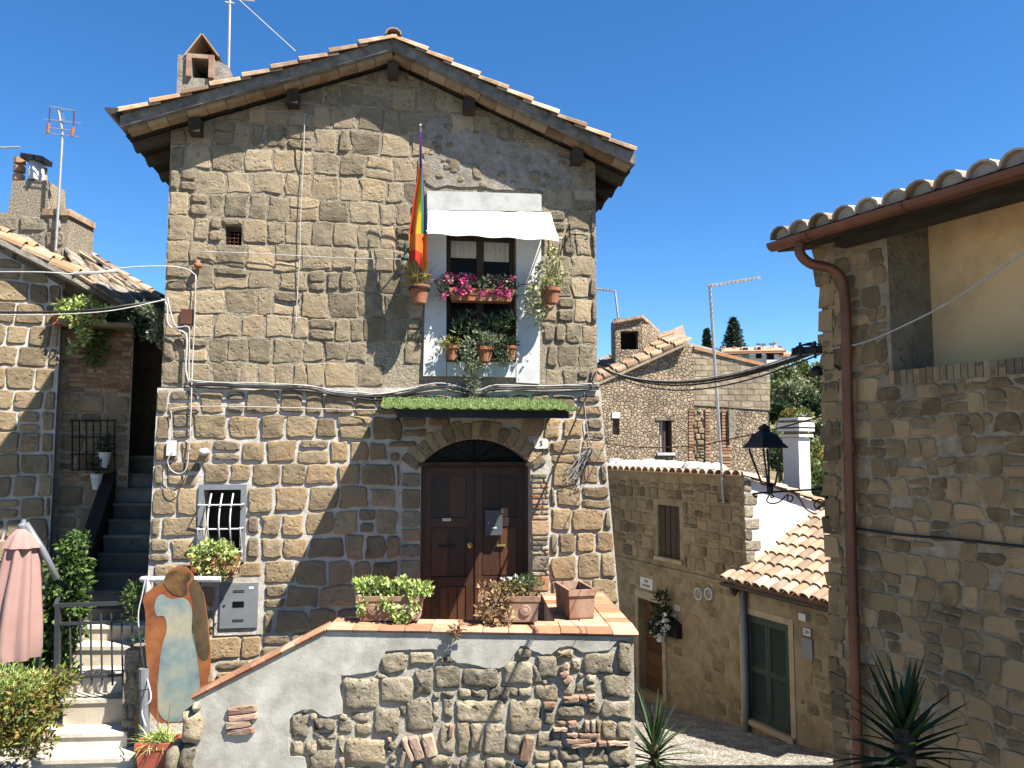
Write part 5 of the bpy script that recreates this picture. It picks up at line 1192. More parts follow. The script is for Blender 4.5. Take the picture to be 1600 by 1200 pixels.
# dark covered passage behind
ps = MB(); ps.abox(-9, -3.6, 15.2, 15.4, -1, 5.9); ps.abox(-5.9+.9, -3.6, 13.2, 15.19, 2.5, 5.9); ps.build('passage_wall', M['tuff_low'], lh)
ps = MB(); q = [at(196, 483, 12.5), at(262, 470, 13.2), V((-4.6, 15.2, 6.0)), V((-8, 15.2, 6.0))]; ps.add(q+[p+V((0, 0, -.15)) for p in q], [(0, 1, 2, 3), (7, 6, 5, 4), (0, 4, 5, 1)]); ps.build('passage_roof', M['wood_dk'], lh)
# chimney of the left house
ck = MB(); A_ = at(0, 400, 13.0); 
p0, p1 = at(-30, 332, 13.0), at(104, 400, 13.0); ck.abox(p0.x, p1.x, 13.0, 13.8, p1.z-.5, p0.z); cko = ck.build('chimney', M['mortar_rough'], lh)
CP = Plane(0, 13.0, 0); reg = [CP.px(-28, 410), CP.px(103, 410), CP.px(103, 336), CP.px(-28, 336)]
lay_stones(masonry(CP, reg, [CP.px(40, 410-24*i)[1] for i in range(4)], (.3, .5), g=.03, seed=41), CP, 0, .03, M['tuff_grey'], cko)
mb = MB(); p0, p1 = at(66, 326, 12.95), at(108, 336, 12.95); mb.abox(p0.x, p1.x, 12.95, 13.8, p1.z, p0.z); mb.build('cap_tile', M['roof_tile'], cko)
p0, p1 = at(14, 282, 13.2), at(76, 340, 13.2); sh = MB(); vsq = []
for (z_, k) in ((p1.z-.02, 1), (p0.z, .82)):
    cx = (p0.x+p1.x)/2; hx = (p1.x-p0.x)/2*k; vsq += [V((cx-hx, 13.2, z_)), V((cx+hx, 13.2, z_)), V((cx+hx, 13.75, z_)), V((cx-hx, 13.75, z_))]
sh.add(vsq, [(0, 1, 5, 4), (1, 2, 6, 5), (2, 3, 7, 6), (3, 0, 4, 7), (4, 5, 6, 7)]); sh.build('chimney_shaft', M['mortar_rough'], cko)
mb = MB(); c = at(56, 283, 13.3); mb.lathe(c, [(.13, 0), (.12, .36), (.11, .36), (.11, 0)], 14); mb.build('flue_pipe', M['bar_white'], cko, smooth=True)
mb = MB(); c = at(57, 250, 13.3); mb.box(c, (.19, 0, -.03), (0, .16, 0), (.005, 0, .045)); mb.build('cowl', M['metal_dk'], cko)
for k in range(3):
    mb = MB(); c = at(29+k*1, 282-13*k, 13.35); mb.lathe(c, [(.0, 0), (.1, 0), (.1, .1), (0, .1)], 8); mb.build('chimney_brick', M['brick'], cko)
    mb = MB(); c = at(69, 282-12*k, 13.42); mb.lathe(c, [(.0, 0), (.05, 0), (.05, .09), (0, .09)], 8); mb.build('chimney_brick', M['brick'], cko)
# antenna on the left house
an = thing('tv_antenna', at(90, 388, 12.9), 'television antenna with orange tipped dipoles above the left chimney', 'antenna')
mb = MB(); mb.tube([at(87, 392, 12.9), at(98, 205, 12.9)], .022, 6); mb.build('mast', M['pole'], an)
mb = MB(); mb.tube([at(98, 206, 12.9), at(91, 168, 12.9)], .02, 5); 
for k in range(9): y = 170+k*3.2; mb.tube([at(88+.5*k, y, 12.9), at(99+.4*k, y+1, 12.9)], .007, 4)
mb.build('boom', M['pole'], an)
for (x0, y0, x1, y1) in ((78, 166, 117, 173), (67, 186, 126, 192), (67, 207, 125, 214), (74, 199, 116, 204)): mb = MB(); mb.tube([at(x0, y0, 12.88), at(x1, y1, 12.88)], .009, 4); mb.build('element', M['pole'], an)
for (x0, y0, x1, y1, m, r) in ((78, 168, 77, 190, 'brown_pl', .012), (116, 173, 115, 196, 'brown_pl', .012), (76, 193, 75, 208, 'pot', .03), (115, 199, 112, 213, 'pot', .03)): mb = MB(); mb.tube([at(x0, y0, 12.88), at(x1, y1, 12.88)], r, 6); mb.build('dipole', M[m], an)
mb = MB(); mb.tube([at(-10, 231, 12.6), at(31, 230, 12.6)], .018, 5); tag(mb.build('antenna_boom', M['pole'], loc=at(-10, 231, 12.6)), 'grey antenna boom poking in at the left edge', 'antenna')
# ledge plants, grille and hanging pots on the shaded wall
t = thing('balcony_plant', LR.wp(125, 512, .2), 'bright green leafy plant trailing over the ledge of the left house', 'plant')
lf = MB()
for (x, y, rx, rz, n_) in ((105, 482, .2, .16, 170), (130, 476, .2, .14, 170), (118, 498, .22, .14, 170), (150, 488, .2, .16, 120), (130, 520, .1, .2, 120), (112, 545, .06, .1, 40)): leaf_cloud(lf, LR.wp(x, y, .62), (rx, .15, rz), n_, .075, asp=.6, hang=.2)
lf.build('leaves', M['lf_lime'], t); lf = MB()
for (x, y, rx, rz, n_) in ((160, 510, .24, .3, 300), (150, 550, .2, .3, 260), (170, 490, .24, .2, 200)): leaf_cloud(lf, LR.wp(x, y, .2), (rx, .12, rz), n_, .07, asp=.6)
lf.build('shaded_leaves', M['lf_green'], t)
mb = MB(); u_, w_ = LR.px(118, 512, .42); mb.prism(LR, [(u_-.3, w_+.01), (u_+.3, w_+.01), (u_+.33, w_+.2), (u_-.33, w_+.2)], .38, .58); mb.build('trough', M['pot'], t)
t = thing('ivy', at(240, 500, 10.4), 'grey ivy tangle on the house corner under the cables', 'ivy')
lf = MB()
for (x, y, rx, rz, n_) in ((236, 488, .14, .1, 160), (246, 505, .1, .16, 160), (240, 520, .08, .12, 80), (225, 480, .12, .06, 70), (252, 535, .05, .08, 40)): leaf_cloud(lf, at(x, y, 10.15), (rx, .1, rz), n_, .05, asp=.6)
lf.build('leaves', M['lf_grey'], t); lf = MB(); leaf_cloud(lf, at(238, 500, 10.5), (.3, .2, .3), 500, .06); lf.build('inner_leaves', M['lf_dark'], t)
g_ = thing('window_grille', LR.wp(150, 730, .1), 'dark iron grille on the shaded wall beside the stair', 'grille')
for k in range(7): mb = MB(); mb.tube([LR.wp(113+k*11, 655, .1), LR.wp(113+k*11, 736, .1)], .011, 5); mb.build('bar', M['metal_dk'], g_)
for y in (657, 683, 710, 734): mb = MB(); mb.tube([LR.wp(110, y, .1), LR.wp(182, y, .1)], .011, 5); mb.build('rail', M['metal_dk'], g_)
for (x, y, lab) in ((163, 731, 'tall cream pot hung on the shaded wall, the upper of two'), (150, 765, 'tall cream pot hung on the shaded wall, the lower of two')):
    c = LR.wp(x, y, .22); t = thing('wall_pot', c, lab, 'flower pot', 'cream pots by the stair'); mb = MB(); mb.lathe(c, [(0, 0), (.05, 0), (.1, .25), (.105, .25), (.085, .24), (0, .22)], 12); mb.build('pot', M['bar_white'], t)
    lf = MB(); leaf_cloud(lf, c+V((0, 0, .36)), (.16, .14, .16), 160, .06); lf.build('foliage', M['lf_dark'], t)
# ================================================================== the stone stair, gate and rail
st = thing('stone_stair', V((-5.2, 9.0, 0)), 'flight of pale stone steps climbing between the two houses', 'stair')
ys_ = [1168, 1130, 1080, 1040, 1001, 970, 945, 918, 891, 861, 834, 810, 785, 762, 740, 712]
lx = [(60, 212), (66, 200), (104, 214)]
hs = []
for k, yy in enumerate(ys_):
    Y = 9.0+.28*k; hs.append(CAMZ-(yy-700.8)*Y/FPX)
for k in range(16):
    Y = 9.0+.28*k; h = hs[k]
    if k < 3: xa, xb = at(lx[k][0], 1000, Y).x, at(lx[k][1], 1000, Y).x
    else: xa = -5.54-.29*(Y-9.56); xb = xa+.98 if k < 4 else xa+1.5
    for part_, (z0, z1, y0) in (('tread', (h-.045, h, Y-.025)), ('riser', (h-.35, h-.046, Y))):
        mb = MB(); sk = -.06 if k < 3 else 0; y1 = Y+.5
        vs = [V((xa, y0, z0)), V((xb, y0+sk*0, z0)), V((xb, y1, z0)), V((xa, y1, z0))]; vs += [V((p.x, p.y, z1)) for p in vs]
        if k < 3: vs = [V((p.x, p.y+(.07 if p.x > (xa+xb)/2 else 0), p.z)) for p in vs]
        mb.add(vs, [(3, 2, 1, 0), (4, 5, 6, 7), (0, 1, 5, 4), (1, 2, 6, 5), (2, 3, 7, 6), (3, 0, 4, 7)]); mb.build('step_'+part_, M['steps'] if k < 6 else M['steps_shade'], st)
# string wall on the left of the upper flight
sw = MB(); a_, b_ = V((-5.98, 10.9, 0)), V((-6.75, 13.6, 0)); q0 = [V((a_.x, a_.y, -.5)), V((b_.x, b_.y, 2)), V((b_.x, b_.y, hs[15]+.45)), V((a_.x, a_.y, hs[7]+.25))]
q1 = [p+V((-.18, -.05, 0)) for p in q0]; sw.add(q0+q1, [(3, 2, 1, 0), (4, 5, 6, 7), (3, 7, 6, 2), (0, 4, 7, 3), (0, 1, 5, 4)]); sw.build('string_wall', M['wood_dk'], st)
# side wall footing between the steps and the house
ft = MB(); p0 = at(207, 1000, 9.55); p1 = at(228, 1000, 9.75)
EP = Plane(-4.54, 9.40, 4)
mb = MB(); mb.pbox(EP, -.08, .08, -.2, 1.1, -.4, 0); epo = mb.build('corner_pier', M['mortar_rough'], st)
lay_stones(masonry(EP, [(-.08, -.2), (.08, -.2), (.08, 1.1), (-.08, 1.1)], [-.2+.13*i for i in range(11)], (.08, .2), g=.01, seed=44, wav=.03), EP, 0, .03, M['tuff_grey'], epo, rnd=.22, jit=.015)
gt = thing('iron_gate', at(150, 1070, 9.62), 'dark grey iron gate with round bars across the steps', 'gate')
GY = 9.55
def gb(x0, y0, x1, y1, w_, nm, m='rail', Y=GY): mb = MB(); mb.beam(at(x0, y0, Y), at(x1, y1, Y), w_, w_, V((0, 1, 0))); return mb.build(nm, M[m], gt)
gb(91, 948, 89, 1066, .055, 'gate_post'); gb(86, 946, 205, 942, .045, 'top_rail'); gb(90, 975, 175, 972, .035, 'middle_rail'); gb(90, 1058, 172, 1056, .035, 'bottom_rail'); gb(172, 972, 213, 968, .03, 'middle_rail'); gb(172, 1056, 213, 1052, .03, 'bottom_rail')
for k in range(7): x = 109+k*16.2; mb = MB(); mb.tube([at(x, 958 if k > 1 else 964, GY), at(x+2, 1071, GY)], .012, 6); mb.build('gate_bar', M['rail'], gt)
mb = MB(); mb.beam(at(86, 948, GY), at(125, 848, GY+.5), .05, .02); mb.build('hand_rail', M['rail'], gt)
# ================================================================== umbrella, climber, bush
um = thing('parasol', at(30, 1060, 8.7), 'closed dusty pink parasol on a grey cantilever arm', 'parasol')
UY = 8.6; base = at(20, 1026, UY); tp = at(36, 826, UY); axu = (tp-base); Lu = axu.length; axu.normalize()
def pleat(a, j): return 1+.15*sin(a*8+.6*sin(j))+.06*noise.noise((a*2.5, j*.8, 1))
mb = MB(); mb.lathe(base, [(.25, 0), (.26, .1), (.245, .35), (.21, .7), (.17, 1.0), (.135, Lu*.88), (.12, Lu*.93)], 48, axu, mod=pleat); mb.build('canopy_cloth', M['umbrella'], um, smooth=True)
mb = MB(); mb.lathe(base, [(.185, Lu*.855), (.125, Lu*.95), (.05, Lu*1.0), (.0, Lu)], 48, axu, mod=lambda a, j: 1+.10*sin(a*8+1)*(1 if j == 0 else .4)); mb.build('top_flounce', M['umbrella'], um, smooth=True)
mb = MB(); mb.lathe(tp, [(.05, -.02), (.055, .04), (.03, .06), (.02, .1), (0, .1)], 10, axu); mb.build('finial', M['metal_gr'], um)
mb = MB(); mb.tube([at(40, 818, UY), at(66, 858, UY+.05), at(90, 905, UY+.1)], .035, 8); mb.build('arm', M['metal_gr'], um, smooth=True)
mb = MB(); mb.tube([at(62, 855, UY+.06), at(61, 900, UY+.1), at(60, 1080, UY+.12)], .03, 8); mb.build('post', M['metal_gr'], um, smooth=True)
t = thing('climbing_shrub', at(95, 1075, 9.1), 'glossy green climbing shrub growing over the gate post', 'shrub')
lf = MB()
for (x, y, rx, rz, n_) in ((122, 842, .1, .1, 60), (112, 860, .15, .14, 110), (125, 885, .14, .16, 130), (100, 890, .2, .14, 150), (118, 915, .18, .16, 170), (90, 925, .2, .15, 170), (70, 955, .2, .14, 170), (120, 945, .16, .14, 120), (60, 980, .22, .14, 190), (90, 985, .2, .2, 190), (50, 1010, .24, .16, 200), (80, 1020, .24, .2, 240), (60, 1050, .3, .2, 260), (105, 1000, .12, .2, 100), (95, 1050, .2, .16, 150), (118, 985, .1, .14, 70), (30, 1035, .2, .14, 120)): leaf_cloud(lf, at(x, y, 9.8), (rx, .2, rz), n_*2, .075, asp=.6, up=.1, hang=.2)
lf.build('leaves', M['lf_green'], t)
mb = MB()
for k in range(5): mb.tube(smooth_path([V((-5.7-.1*k, 9.75, -.1)), at(90-8*k, 1000, 9.8), at(110-10*k, 900, 9.8)], 4), .012, 5)
mb.build('stem', M['bark'], t)
t = thing('flowering_bush', at(45, 1180, 8.5), 'low bush with mixed green and reddish leaves at the foot of the steps', 'bush')
lf = MB(); r5 = random.Random(2)
for k in range(34):
    x = r5.uniform(-40, 90); y = r5.uniform(1050, 1160)
    if x > 60 and (y > 1110 or y < 1060): continue
    leaf_cloud(lf, at(x, y, 8.35+r5.uniform(-.25, .35)), (.24, .22, .18), 170, .065, asp=.45)
lf.build('leaves', M['lf_bush'], t)
lf = MB()
for (x, y) in ((5, 1055), (-15, 1070), (20, 1075), (10, 1090), (40, 1068)): leaf_cloud(lf, at(x, y, 8.3), (.22, .2, .14), 420, .055, asp=.18, up=.7)
lf.build('feathery_leaves', M['lf_lime'], t)
# ================================================================== painted cut-out board by the stair foot
cb = thing('painted_board', at(280, 1120, 9.2), 'tall painted cut-out board in rust, pale blue and brown by the stair foot', 'board')
CB = Plane(*(lambda p: (p.x, p.y))(at(278, 1000, 9.2)), 4)
def cpoly(pts): return [CB.px(x, y) for x, y in pts]
def soft(pts): return ccw(cpoly(chaikin(chaikin(pts, .25), .25)))
def paint(name, cols, sc=2.2): return mat(name, cols, scale=sc, bump=.1, bscale=30, bdist=.002, src=None, rnd=0, rough=.55, lo=.36, hi=.64)
out = [(234, 1130), (232, 1050), (226, 1000), (228, 960), (221, 932), (244, 914), (256, 914), (258, 898), (268, 887), (290, 885), (302, 897), (304, 912), (316, 922), (322, 950), (330, 1030), (323, 1072), (316, 1100), (296, 1130)]
concave_coat('board_panel', CB, ccw(cpoly(chaikin(out, .22))), -.02, 0, paint('painted_rust', [(.14, .045, .02), (.26, .085, .03), (.36, .14, .045)]), cb)
concave_coat('painted_patch', CB, soft([(246, 1128), (247, 1060), (252, 1010), (262, 985), (258, 960), (244, 965), (240, 945), (250, 925), (266, 938), (286, 932), (300, 945), (302, 985), (310, 1040), (314, 1095), (296, 1128)]), .001, .004, paint('painted_pale_blue', [(.46, .40, .26), (.24, .30, .28), (.09, .16, .20)], 1.4), cb)
concave_coat('painted_patch', CB, soft([(298, 990), (303, 940), (294, 915), (306, 902), (318, 925), (324, 970), (328, 1026), (318, 1034), (308, 1020)]), .001, .004, paint('painted_umber', [(.035, .025, .015), (.09, .06, .03), (.15, .09, .04)]), cb)
concave_coat('painted_patch', CB, soft([(254, 906), (266, 892), (288, 888), (302, 900), (290, 912), (296, 928), (276, 932), (262, 922)]), .0045, .007, paint('painted_brown', [(.03, .02, .012), (.12, .06, .02), (.22, .12, .04)], 5), cb)
mb = MB(); mb.beam(at(270, 930, 9.26), at(262, 1130, 9.5), .04, .03); mb.build('prop', M['wood_dk'], cb)
# red trough beside it
c = at(248, 1184, 8.98); c.z = -.13
t = box_planter('plastic_planter', 'red plastic planter with a spider plant on the cobbles', c, (1, .08, 0), .43, .30, .36, M['pot_red'], taper=.76)
for o_ in [x for x in t.children if x.name.startswith('medallion')]: bpy.data.objects.remove(o_)
lf = MB()
for _ in range(150):
    a_ = rng.uniform(0, 2*pi); sword(lf, c+V((rng.uniform(-.12, .12), rng.uniform(-.08, .08), .28)), (cos(a_)*rng.uniform(.2, .9), sin(a_)*rng.uniform(.2, .9), 1), rng.uniform(.14, .36), .01, bend=rng.uniform(.6, 2), seg=4)
leaf_cloud(lf, c+V((0, 0, .36)), (.14, .12, .08), 200, .05, asp=.4); lf.build('spider_plant', M['lf_lime'], t)
mb = MB(); mb.tube([c+V((-.02, .02, .28)), at(246, 1065, 9.0)], .006, 5); mb.tube([c+V((.08, 0, .28)), at(266, 1098, 8.95)], .006, 5); mb.build('cane', M['lf_dry'], t)
# drain pipe at the house corner
mb = MB(); mb.tube([at(226, 1165, 9.2), at(226, 1050, 9.2)], .055, 10); mb.tube([at(226, 1075, 9.2), at(226, 1044, 9.2)], .066, 10); tag(mb.build('drain_pipe', M['metal_gr'], loc=at(226, 1165, 9.2), smooth=False), 'short grey drain pipe standing at the corner by the board', 'pipe')
mb = MB(); mb.tube(smooth_path([at(222, 905, 9.5), at(232, 905, 9.45), at(300, 905, 9.5), at(345, 905, 9.55)], 3), .035, 8); mb.tube([at(232, 906, 9.45), at(231, 935, 9.45)], .035, 8); tag(mb.build('wall_pipe', M['bar_white'], loc=at(222, 905, 9.5)), 'pale pipe running level above the painted board', 'pipe')
t = thing('corner_plant', at(207, 960, 9.5), 'small wispy green plant hanging at the house corner by the gate', 'plant'); lf = MB()
for (x, y, n_) in ((203, 938, 120), (206, 925, 80), (212, 918, 60), (205, 960, 60), (215, 1000, 30)): leaf_cloud(lf, at(x, y, 9.5), (.1, .1, .1), n_, .05, asp=.4)
lf.build('leaves', M['lf_green'], t)
cable('vine_stem', [at(228, 900, 9.4), at(222, 930, 9.4), at(216, 960, 9.4), at(219, 1000, 9.4), at(226, 1045, 9.3), at(236, 1090, 8.9), at(222, 1110, 8.9), at(228, 1135, 8.8)], .008, M['bar_white'], 'pale bare stem winding down the corner beside the board', 'stem')
# ================================================================== the shaded house at the right edge
rb = thing('stone_house', RB.pt(0, 0, 0), 'shaded rubble stone house at the right edge with copper coloured gutter', 'house')
UL = 4.2
OPL = RB.px(1390, 480)[0]; OPB = RB.px(1480, 572)[1]; OPT = RB.px(1390, 360)[1]+.3
EAVE = RB.px(1300, 395)[1]+.17
wall = MB(); sheet(wall, RB, [(0, -2.5), (UL, -2.5), (UL, EAVE-.02), (0, EAVE-.02)], [(OPL, UL+1, OPB, EAVE-.08)])
wall.add([RB.pt(0, -2.5, 0), RB.pt(0, EAVE-.02, 0), RB.pt(0, EAVE-.02, -5), RB.pt(0, -2.5, -5)], [(0, 1, 2, 3)])
rwo = wall.build('wall', M['mortar_dim'], rb)
REC = .38
shade_mass = MB(); shade_mass.abox(5.3, 10, 7.6, 10.5, -2.5, 4.5); shade_mass.build('unseen_shade_block', M['mortar_dim'], rb)  # unseen block added behind the house to cast the lane's lower shadow
pier = MB(); reveal(pier, RB, (OPL, UL, OPB, EAVE), 0, -REC, 'lb'); pier.build('loggia_reveal', M['tuff_grey'], rb)
oc = MB(); oc.add([RB.pt(OPL, OPB, -REC), RB.pt(UL, OPB, -REC), RB.pt(UL, EAVE+.02, -REC), RB.pt(OPL, EAVE+.02, -REC)], [(0, 1, 2, 3)]); oc.build('ochre_wall', M['ochre'], rb)
# reveal blocks
z_ = OPB
LV = Plane(*(lambda p: (p.x, p.y))(RB.pt(OPL, 0, 0)), 25)
rows_r = [RB.px(1340, 394+29*i)[1] for i in range(37)]
polys = masonry(RB, [(0.0, -2.3), (UL, -2.3), (UL, EAVE), (0, EAVE)], rows_r, (.085, .2), holes=[(OPL-.02, UL+1, OPB-.09, EAVE+1)], g=.0045, seed=51, wav=.022, split=.25, amin=.0015)
polys = [p for p in polys if sum(a for a, b in p)/len(p) < 2.1 and sum(b for a, b in p)/len(p) > .9]
keep = [p for p in polys if rng.random() < .93]
lay_stones(keep, RB, -.004, .012, M['rubble'], rwo, rnd=.17, jit=.02, bev=.004, lump=.004, limit=290)
# rough quoins that break the vertical edge
r7 = random.Random(77); w = .9
while w < EAVE-.05:
    h = r7.uniform(.08, .17); mb = MB(); d_ = r7.uniform(.0, .035)
    QP = Plane(*(lambda p: (p.x, p.y))(RB.pt(0, 0, -.0)), 25+180)
    mb.box(RB.pt(.05-d_, w+h/2, -.09), RB.u*(.065), RB.n*(.098), V((0, 0, h/2-.008))); 
    mb.v = [p+V((r7.uniform(-.012, .012), r7.uniform(-.012, .012), r7.uniform(-.008, .008))) for p in mb.v]
    mb.build('quoin', M['rubble'], rwo); w += h
# brick-on-edge sill of the loggia
u = OPL-.02
while u < 2.4:
    mb = MB(); mb.box(RB.pt(u+.02, OPB-.038+rng.uniform(-.003, .003), -.08), RB.u*.0185, RB.n*(.088+rng.uniform(0, .006)), V((0, 0, .042))); mb.build('sill_brick', M['tuff_low'], rwo); u += .042
# eaves: beam, soffit, gutter, tiles
GD = .29
g0 = RB.px(1206, 382, GD); g1 = RB.px(1600, 262, GD); gw = (g0[1]+g1[1])/2
gA = RB.pt(g0[0], g0[1], GD); gB = RB.pt(g1[0]+1.2, g1[1]+(g1[1]-g0[1])/(g1[0]-g0[0])*1.2, GD)
gm = MB(); prof = [(cos(pi+pi*k/8)*.052, sin(pi+pi*k/8)*.052) for k in range(9)]; prof += [(a*.9, b*.9) for a, b in prof[::-1]]
for i in range(18):
    (a, b), (c, d) = prof[i], prof[(i+1) % 18]
    gm.add([gA+RB.n*a+V((0, 0, b)), gA+RB.n*c+V((0, 0, d)), gB+RB.n*c+V((0, 0, d)), gB+RB.n*a+V((0, 0, b))], [(0, 1, 2, 3)])
gm.add([gA+RB.n*a+V((0, 0, b)) for a, b in prof[:9]], [tuple(range(9))]); rgut = gm.build('gutter', M['copper'], rb, smooth=False)
for k in range(4):
    c = gA.lerp(gB, .12+.24*k); mb = MB(); mb.tube([c+RB.n*(cos(pi+pi*j/8)*.055)+V((0, 0, sin(pi+pi*j/8)*.055)) for j in range(9)], .005, 5); mb.build('gutter_band', M['copper'], rgut)
gz = gA.z
pd_ = [gA+(gB-gA).normalized()*.25+V((0, 0, -.04))]
dA = RB.wp(1319, 440, .065)
pts = [pd_[0], pd_[0]+V((0, 0, -.08)), pd_[0].lerp(dA, .25)+V((0, 0, -.08)), pd_[0].lerp(dA, .8)+V((0, 0, .015)), dA+V((0, 0, -.09)), RB.wp(1324, 600, .065), RB.wp(1330, 850, .065), RB.wp(1338, 1100, .065), RB.wp(1345, 1290, .065)]
mb = MB(); mb.tube(smooth_path(pts, 5), .033, 12); dpo = mb.build('downpipe', M['copper'], rb, smooth=True)
for y in (545, 700, 965, 1128): 
    c = RB.wp(1324+(y-600)*.026, y, .065); mb = MB(); mb.lathe(c, [(.032, -.02), (.038, -.02), (.038, .02), (.032, .02)], 12); mb.build('pipe_collar', M['copper'], dpo)
up_r = (-RB.n*1+V((0, 0, .17))).normalized(); nr = RB.u.cross(up_r); nr = nr if nr.z > 0 else -nr
sl_ = MB(); e0 = gA-RB.n*.04; e1 = gB-RB.n*.04; q = [e0, e1, e1+up_r*3, e0+up_r*3]
sl_.add([p for p in q]+[p-nr*.05 for p in q], [(0, 1, 2, 3), (7, 6, 5, 4), (0, 4, 5, 1), (0, 3, 7, 4)]); sro = sl_.build('roof', M['wood_dk'], rb)
nT = int((gB-gA).length/.172)
for i in range(nT):
    base_ = gA+(gB-gA).normalized()*(.09+.172*i)
    for j in range(4):
        lay_coppo(COPP, sro, base_+RB.n*.0+up_r*(.26*j-.015+rng.uniform(-.02, .02))+nr*.03, up_r, RB.u, nr, tilt=.05, s=.83)
    mb = MB(); pc = base_+nr*.03+up_r*.03; mb.add([pc]+[pc+(RB.u*cos(pi*k/8)*.074+nr*sin(pi*k/8)*.062) for k in range(9)], [(0, k, k+1) for k in range(1, 9)]); mb.build('tile_plug', M['mortar_white'], sro)
    lay_coppo(COPP, sro, base_+(gB-gA).normalized()*.086+up_r*.06+nr*.04, up_r, RB.u, nr, tilt=.03, s=.6, flip=True, name='channel_tile')
bmm = MB(); bmm.beam(gA+(gB-gA).normalized()*.4-RB.n*.19+V((0, 0, -.035)), gB-RB.n*.19+V((0, 0, -.035)), .1, .11); bmm.build('eaves_beam', M['wood_dk'], rb)
bmm = MB(); b0_ = RB.px(1420, 400, -.1)
bmm.beam(RB.pt(OPL-.05, EAVE-.0, -.14), RB.pt(UL, EAVE+.04, -.14), .14, .14); bmm.build('loggia_beam', M['wood_dk'], rb)
# cables on that house
cable('wall_cable', [RB.wp(1338, 826, .03), RB.wp(1400, 835, .03), RB.wp(1480, 842, .03), RB.wp(1560, 850, .03), RB.wp(1640, 858, .03)], .008, M['cable_k'], 'black cable sagging across the shaded stone wall')
cable('wall_cable', [at(1290, 546, 5.1), at(1350, 535, 4.7), at(1420, 505, 4.3), at(1500, 462, 3.8), at(1640, 365, 3.2)], .006, M['cable_w'], 'pale cable crossing in front of the ochre loggia')
# bundle from the stone house to the corner with insulators
bb = thing('cable_bundle', fw(936, 575, .06), 'black cables strung across the lane to the insulators', 'cables')
for k, (m, r, s_, dz) in enumerate((('cable_k', .017, .08, 0), ('cable_k', .012, .10, -.01), ('cable_w', .009, .07, .02), ('cable_k', .009, .14, -.03))):
    q = MB(); q.tube(sag(fw(936, 572, .06), at(1288, 543, 5.15)+V((0, 0, dz)), s_+.16, 24), r*.75, 5); q.build('strand', M[m], bb)
ins = thing('insulator_rack', at(1262, 546, 5.12), 'black insulator rack with upright pins at the house corner', 'insulator rack')
mb = MB(); mb.beam(at(1238, 550, 5.15), at(1296, 545, 5.12), .045, .05); mb.build('rack_bar', M['metal_dk'], ins)
for x, y in ((1250, 535), (1273, 533)): mb = MB(); mb.tube([at(x, y, 5.13), at(x+1, 560, 5.13)], .009, 6); mb.lathe(at(x, 548, 5.13), [(0, -.02), (.028, -.02), (.03, .015), (.014, .035), (0, .035)], 10); mb.build('pin', M['metal_dk'], ins)
for k in range(3): mb = MB(); mb.tube(smooth_path([at(1236, 556, 5.12), at(1245+6*k, 542-2*k, 5.1), at(1268+5*k, 540-k, 5.1), at(1290, 552+3*k, 5.12), at(1312, 578, 4.95)], 5), .005, 5); mb.build('loop', M['cable_k'], ins)
mb = MB(); mb.lathe(at(1276, 580, 5.11), [(0, -.035), (.035, -.03), (.04, .0), (.02, .035), (0, .035)], 10); mb.build('lower_insulator', M['metal_dk'], ins)
cable('thin_cable', [fw(945, 692, .05), at(1000, 699, 9.2), at(1080, 697, 8.0), at(1150, 684, 6.8), at(1220, 668, 5.9), at(1292, 648, 5.1)], .006, M['brown_pl'], 'thin brown cable crossing the lane behind the lantern')
# ================================================================== lantern
ln = thing('street_lantern', at(1295, 765, 5.15), 'black wrought iron lantern on a scrolled bracket at the lane corner', 'lantern')
LY = 5.15
def lt(x, y): return at(x, y, LY)
mb = MB(); mb.beam(lt(1293, 752), lt(1295, 822), .035, .035, V((0, 1, 0))); mb.build('wall_bar', M['black_paint'], ln)
mb = MB(); mb.tube(smooth_path([lt(1292, 764), lt(1235, 767), lt(1182, 771), lt(1178, 774), lt(1181, 777), lt(1183, 774)], 4), .007, 6); mb.build('bracket_arm', M['black_paint'], ln)
mb = MB()
for pts in ([(1203, 772), (1198, 782), (1206, 787), (1218, 784), (1228, 775), (1232, 773), (1230, 781), (1236, 783), (1239, 777), (1235, 774)], [(1240, 769), (1250, 780), (1258, 794), (1270, 802), (1276, 803)], [(1206, 773), (1209, 776), (1206, 778), (1204, 775)], [(1290, 785), (1280, 780), (1272, 788), (1277, 795), (1282, 790)]): mb.tube(smooth_path([lt(x, y) for x, y in pts], 4), .005, 5)
mb.build('scroll', M['black_paint'], ln)
def sq(cx, y, hx): c = lt(cx, y); k = hx/FPX*LY; return [c+V((sx*k, sy*k, 0)) for sx, sy in ((-1, -1), (1, -1), (1, 1), (-1, 1))]
mb = MB(); S = [sq(1196, 700, 24), sq(1196, 698, 24), sq(1195, 691, 18.5), sq(1194, 679, 13), sq(1194, 674, 6.5), sq(1194, 671, 5), sq(1194, 669, 7.5), sq(1194, 662, 1)]
vs = [p for s_ in S for p in s_]; fs = [(j*4+k, j*4+(k+1) % 4, (j+1)*4+(k+1) % 4, (j+1)*4+k) for j in range(len(S)-1) for k in range(4)]+[(3, 2, 1, 0)]
rot = Matrix.Rotation(radians(20), 3, 'Z'); cc = lt(1195, 700); vs = [cc+rot @ (p-cc) for p in vs]; mb.add(vs, fs); mb.build('hood', M['black_paint'], ln)
a_, b_ = sq(1196, 701, 17.5), sq(1202, 757, 7); a_ = [cc+rot @ (p-cc) for p in a_]; b_ = [cc+rot @ (p-cc) for p in b_]
for p, q in zip(a_, b_): mb = MB(); mb.tube([p, q], .007, 5); mb.build('lantern_bar', M['black_paint'], ln)
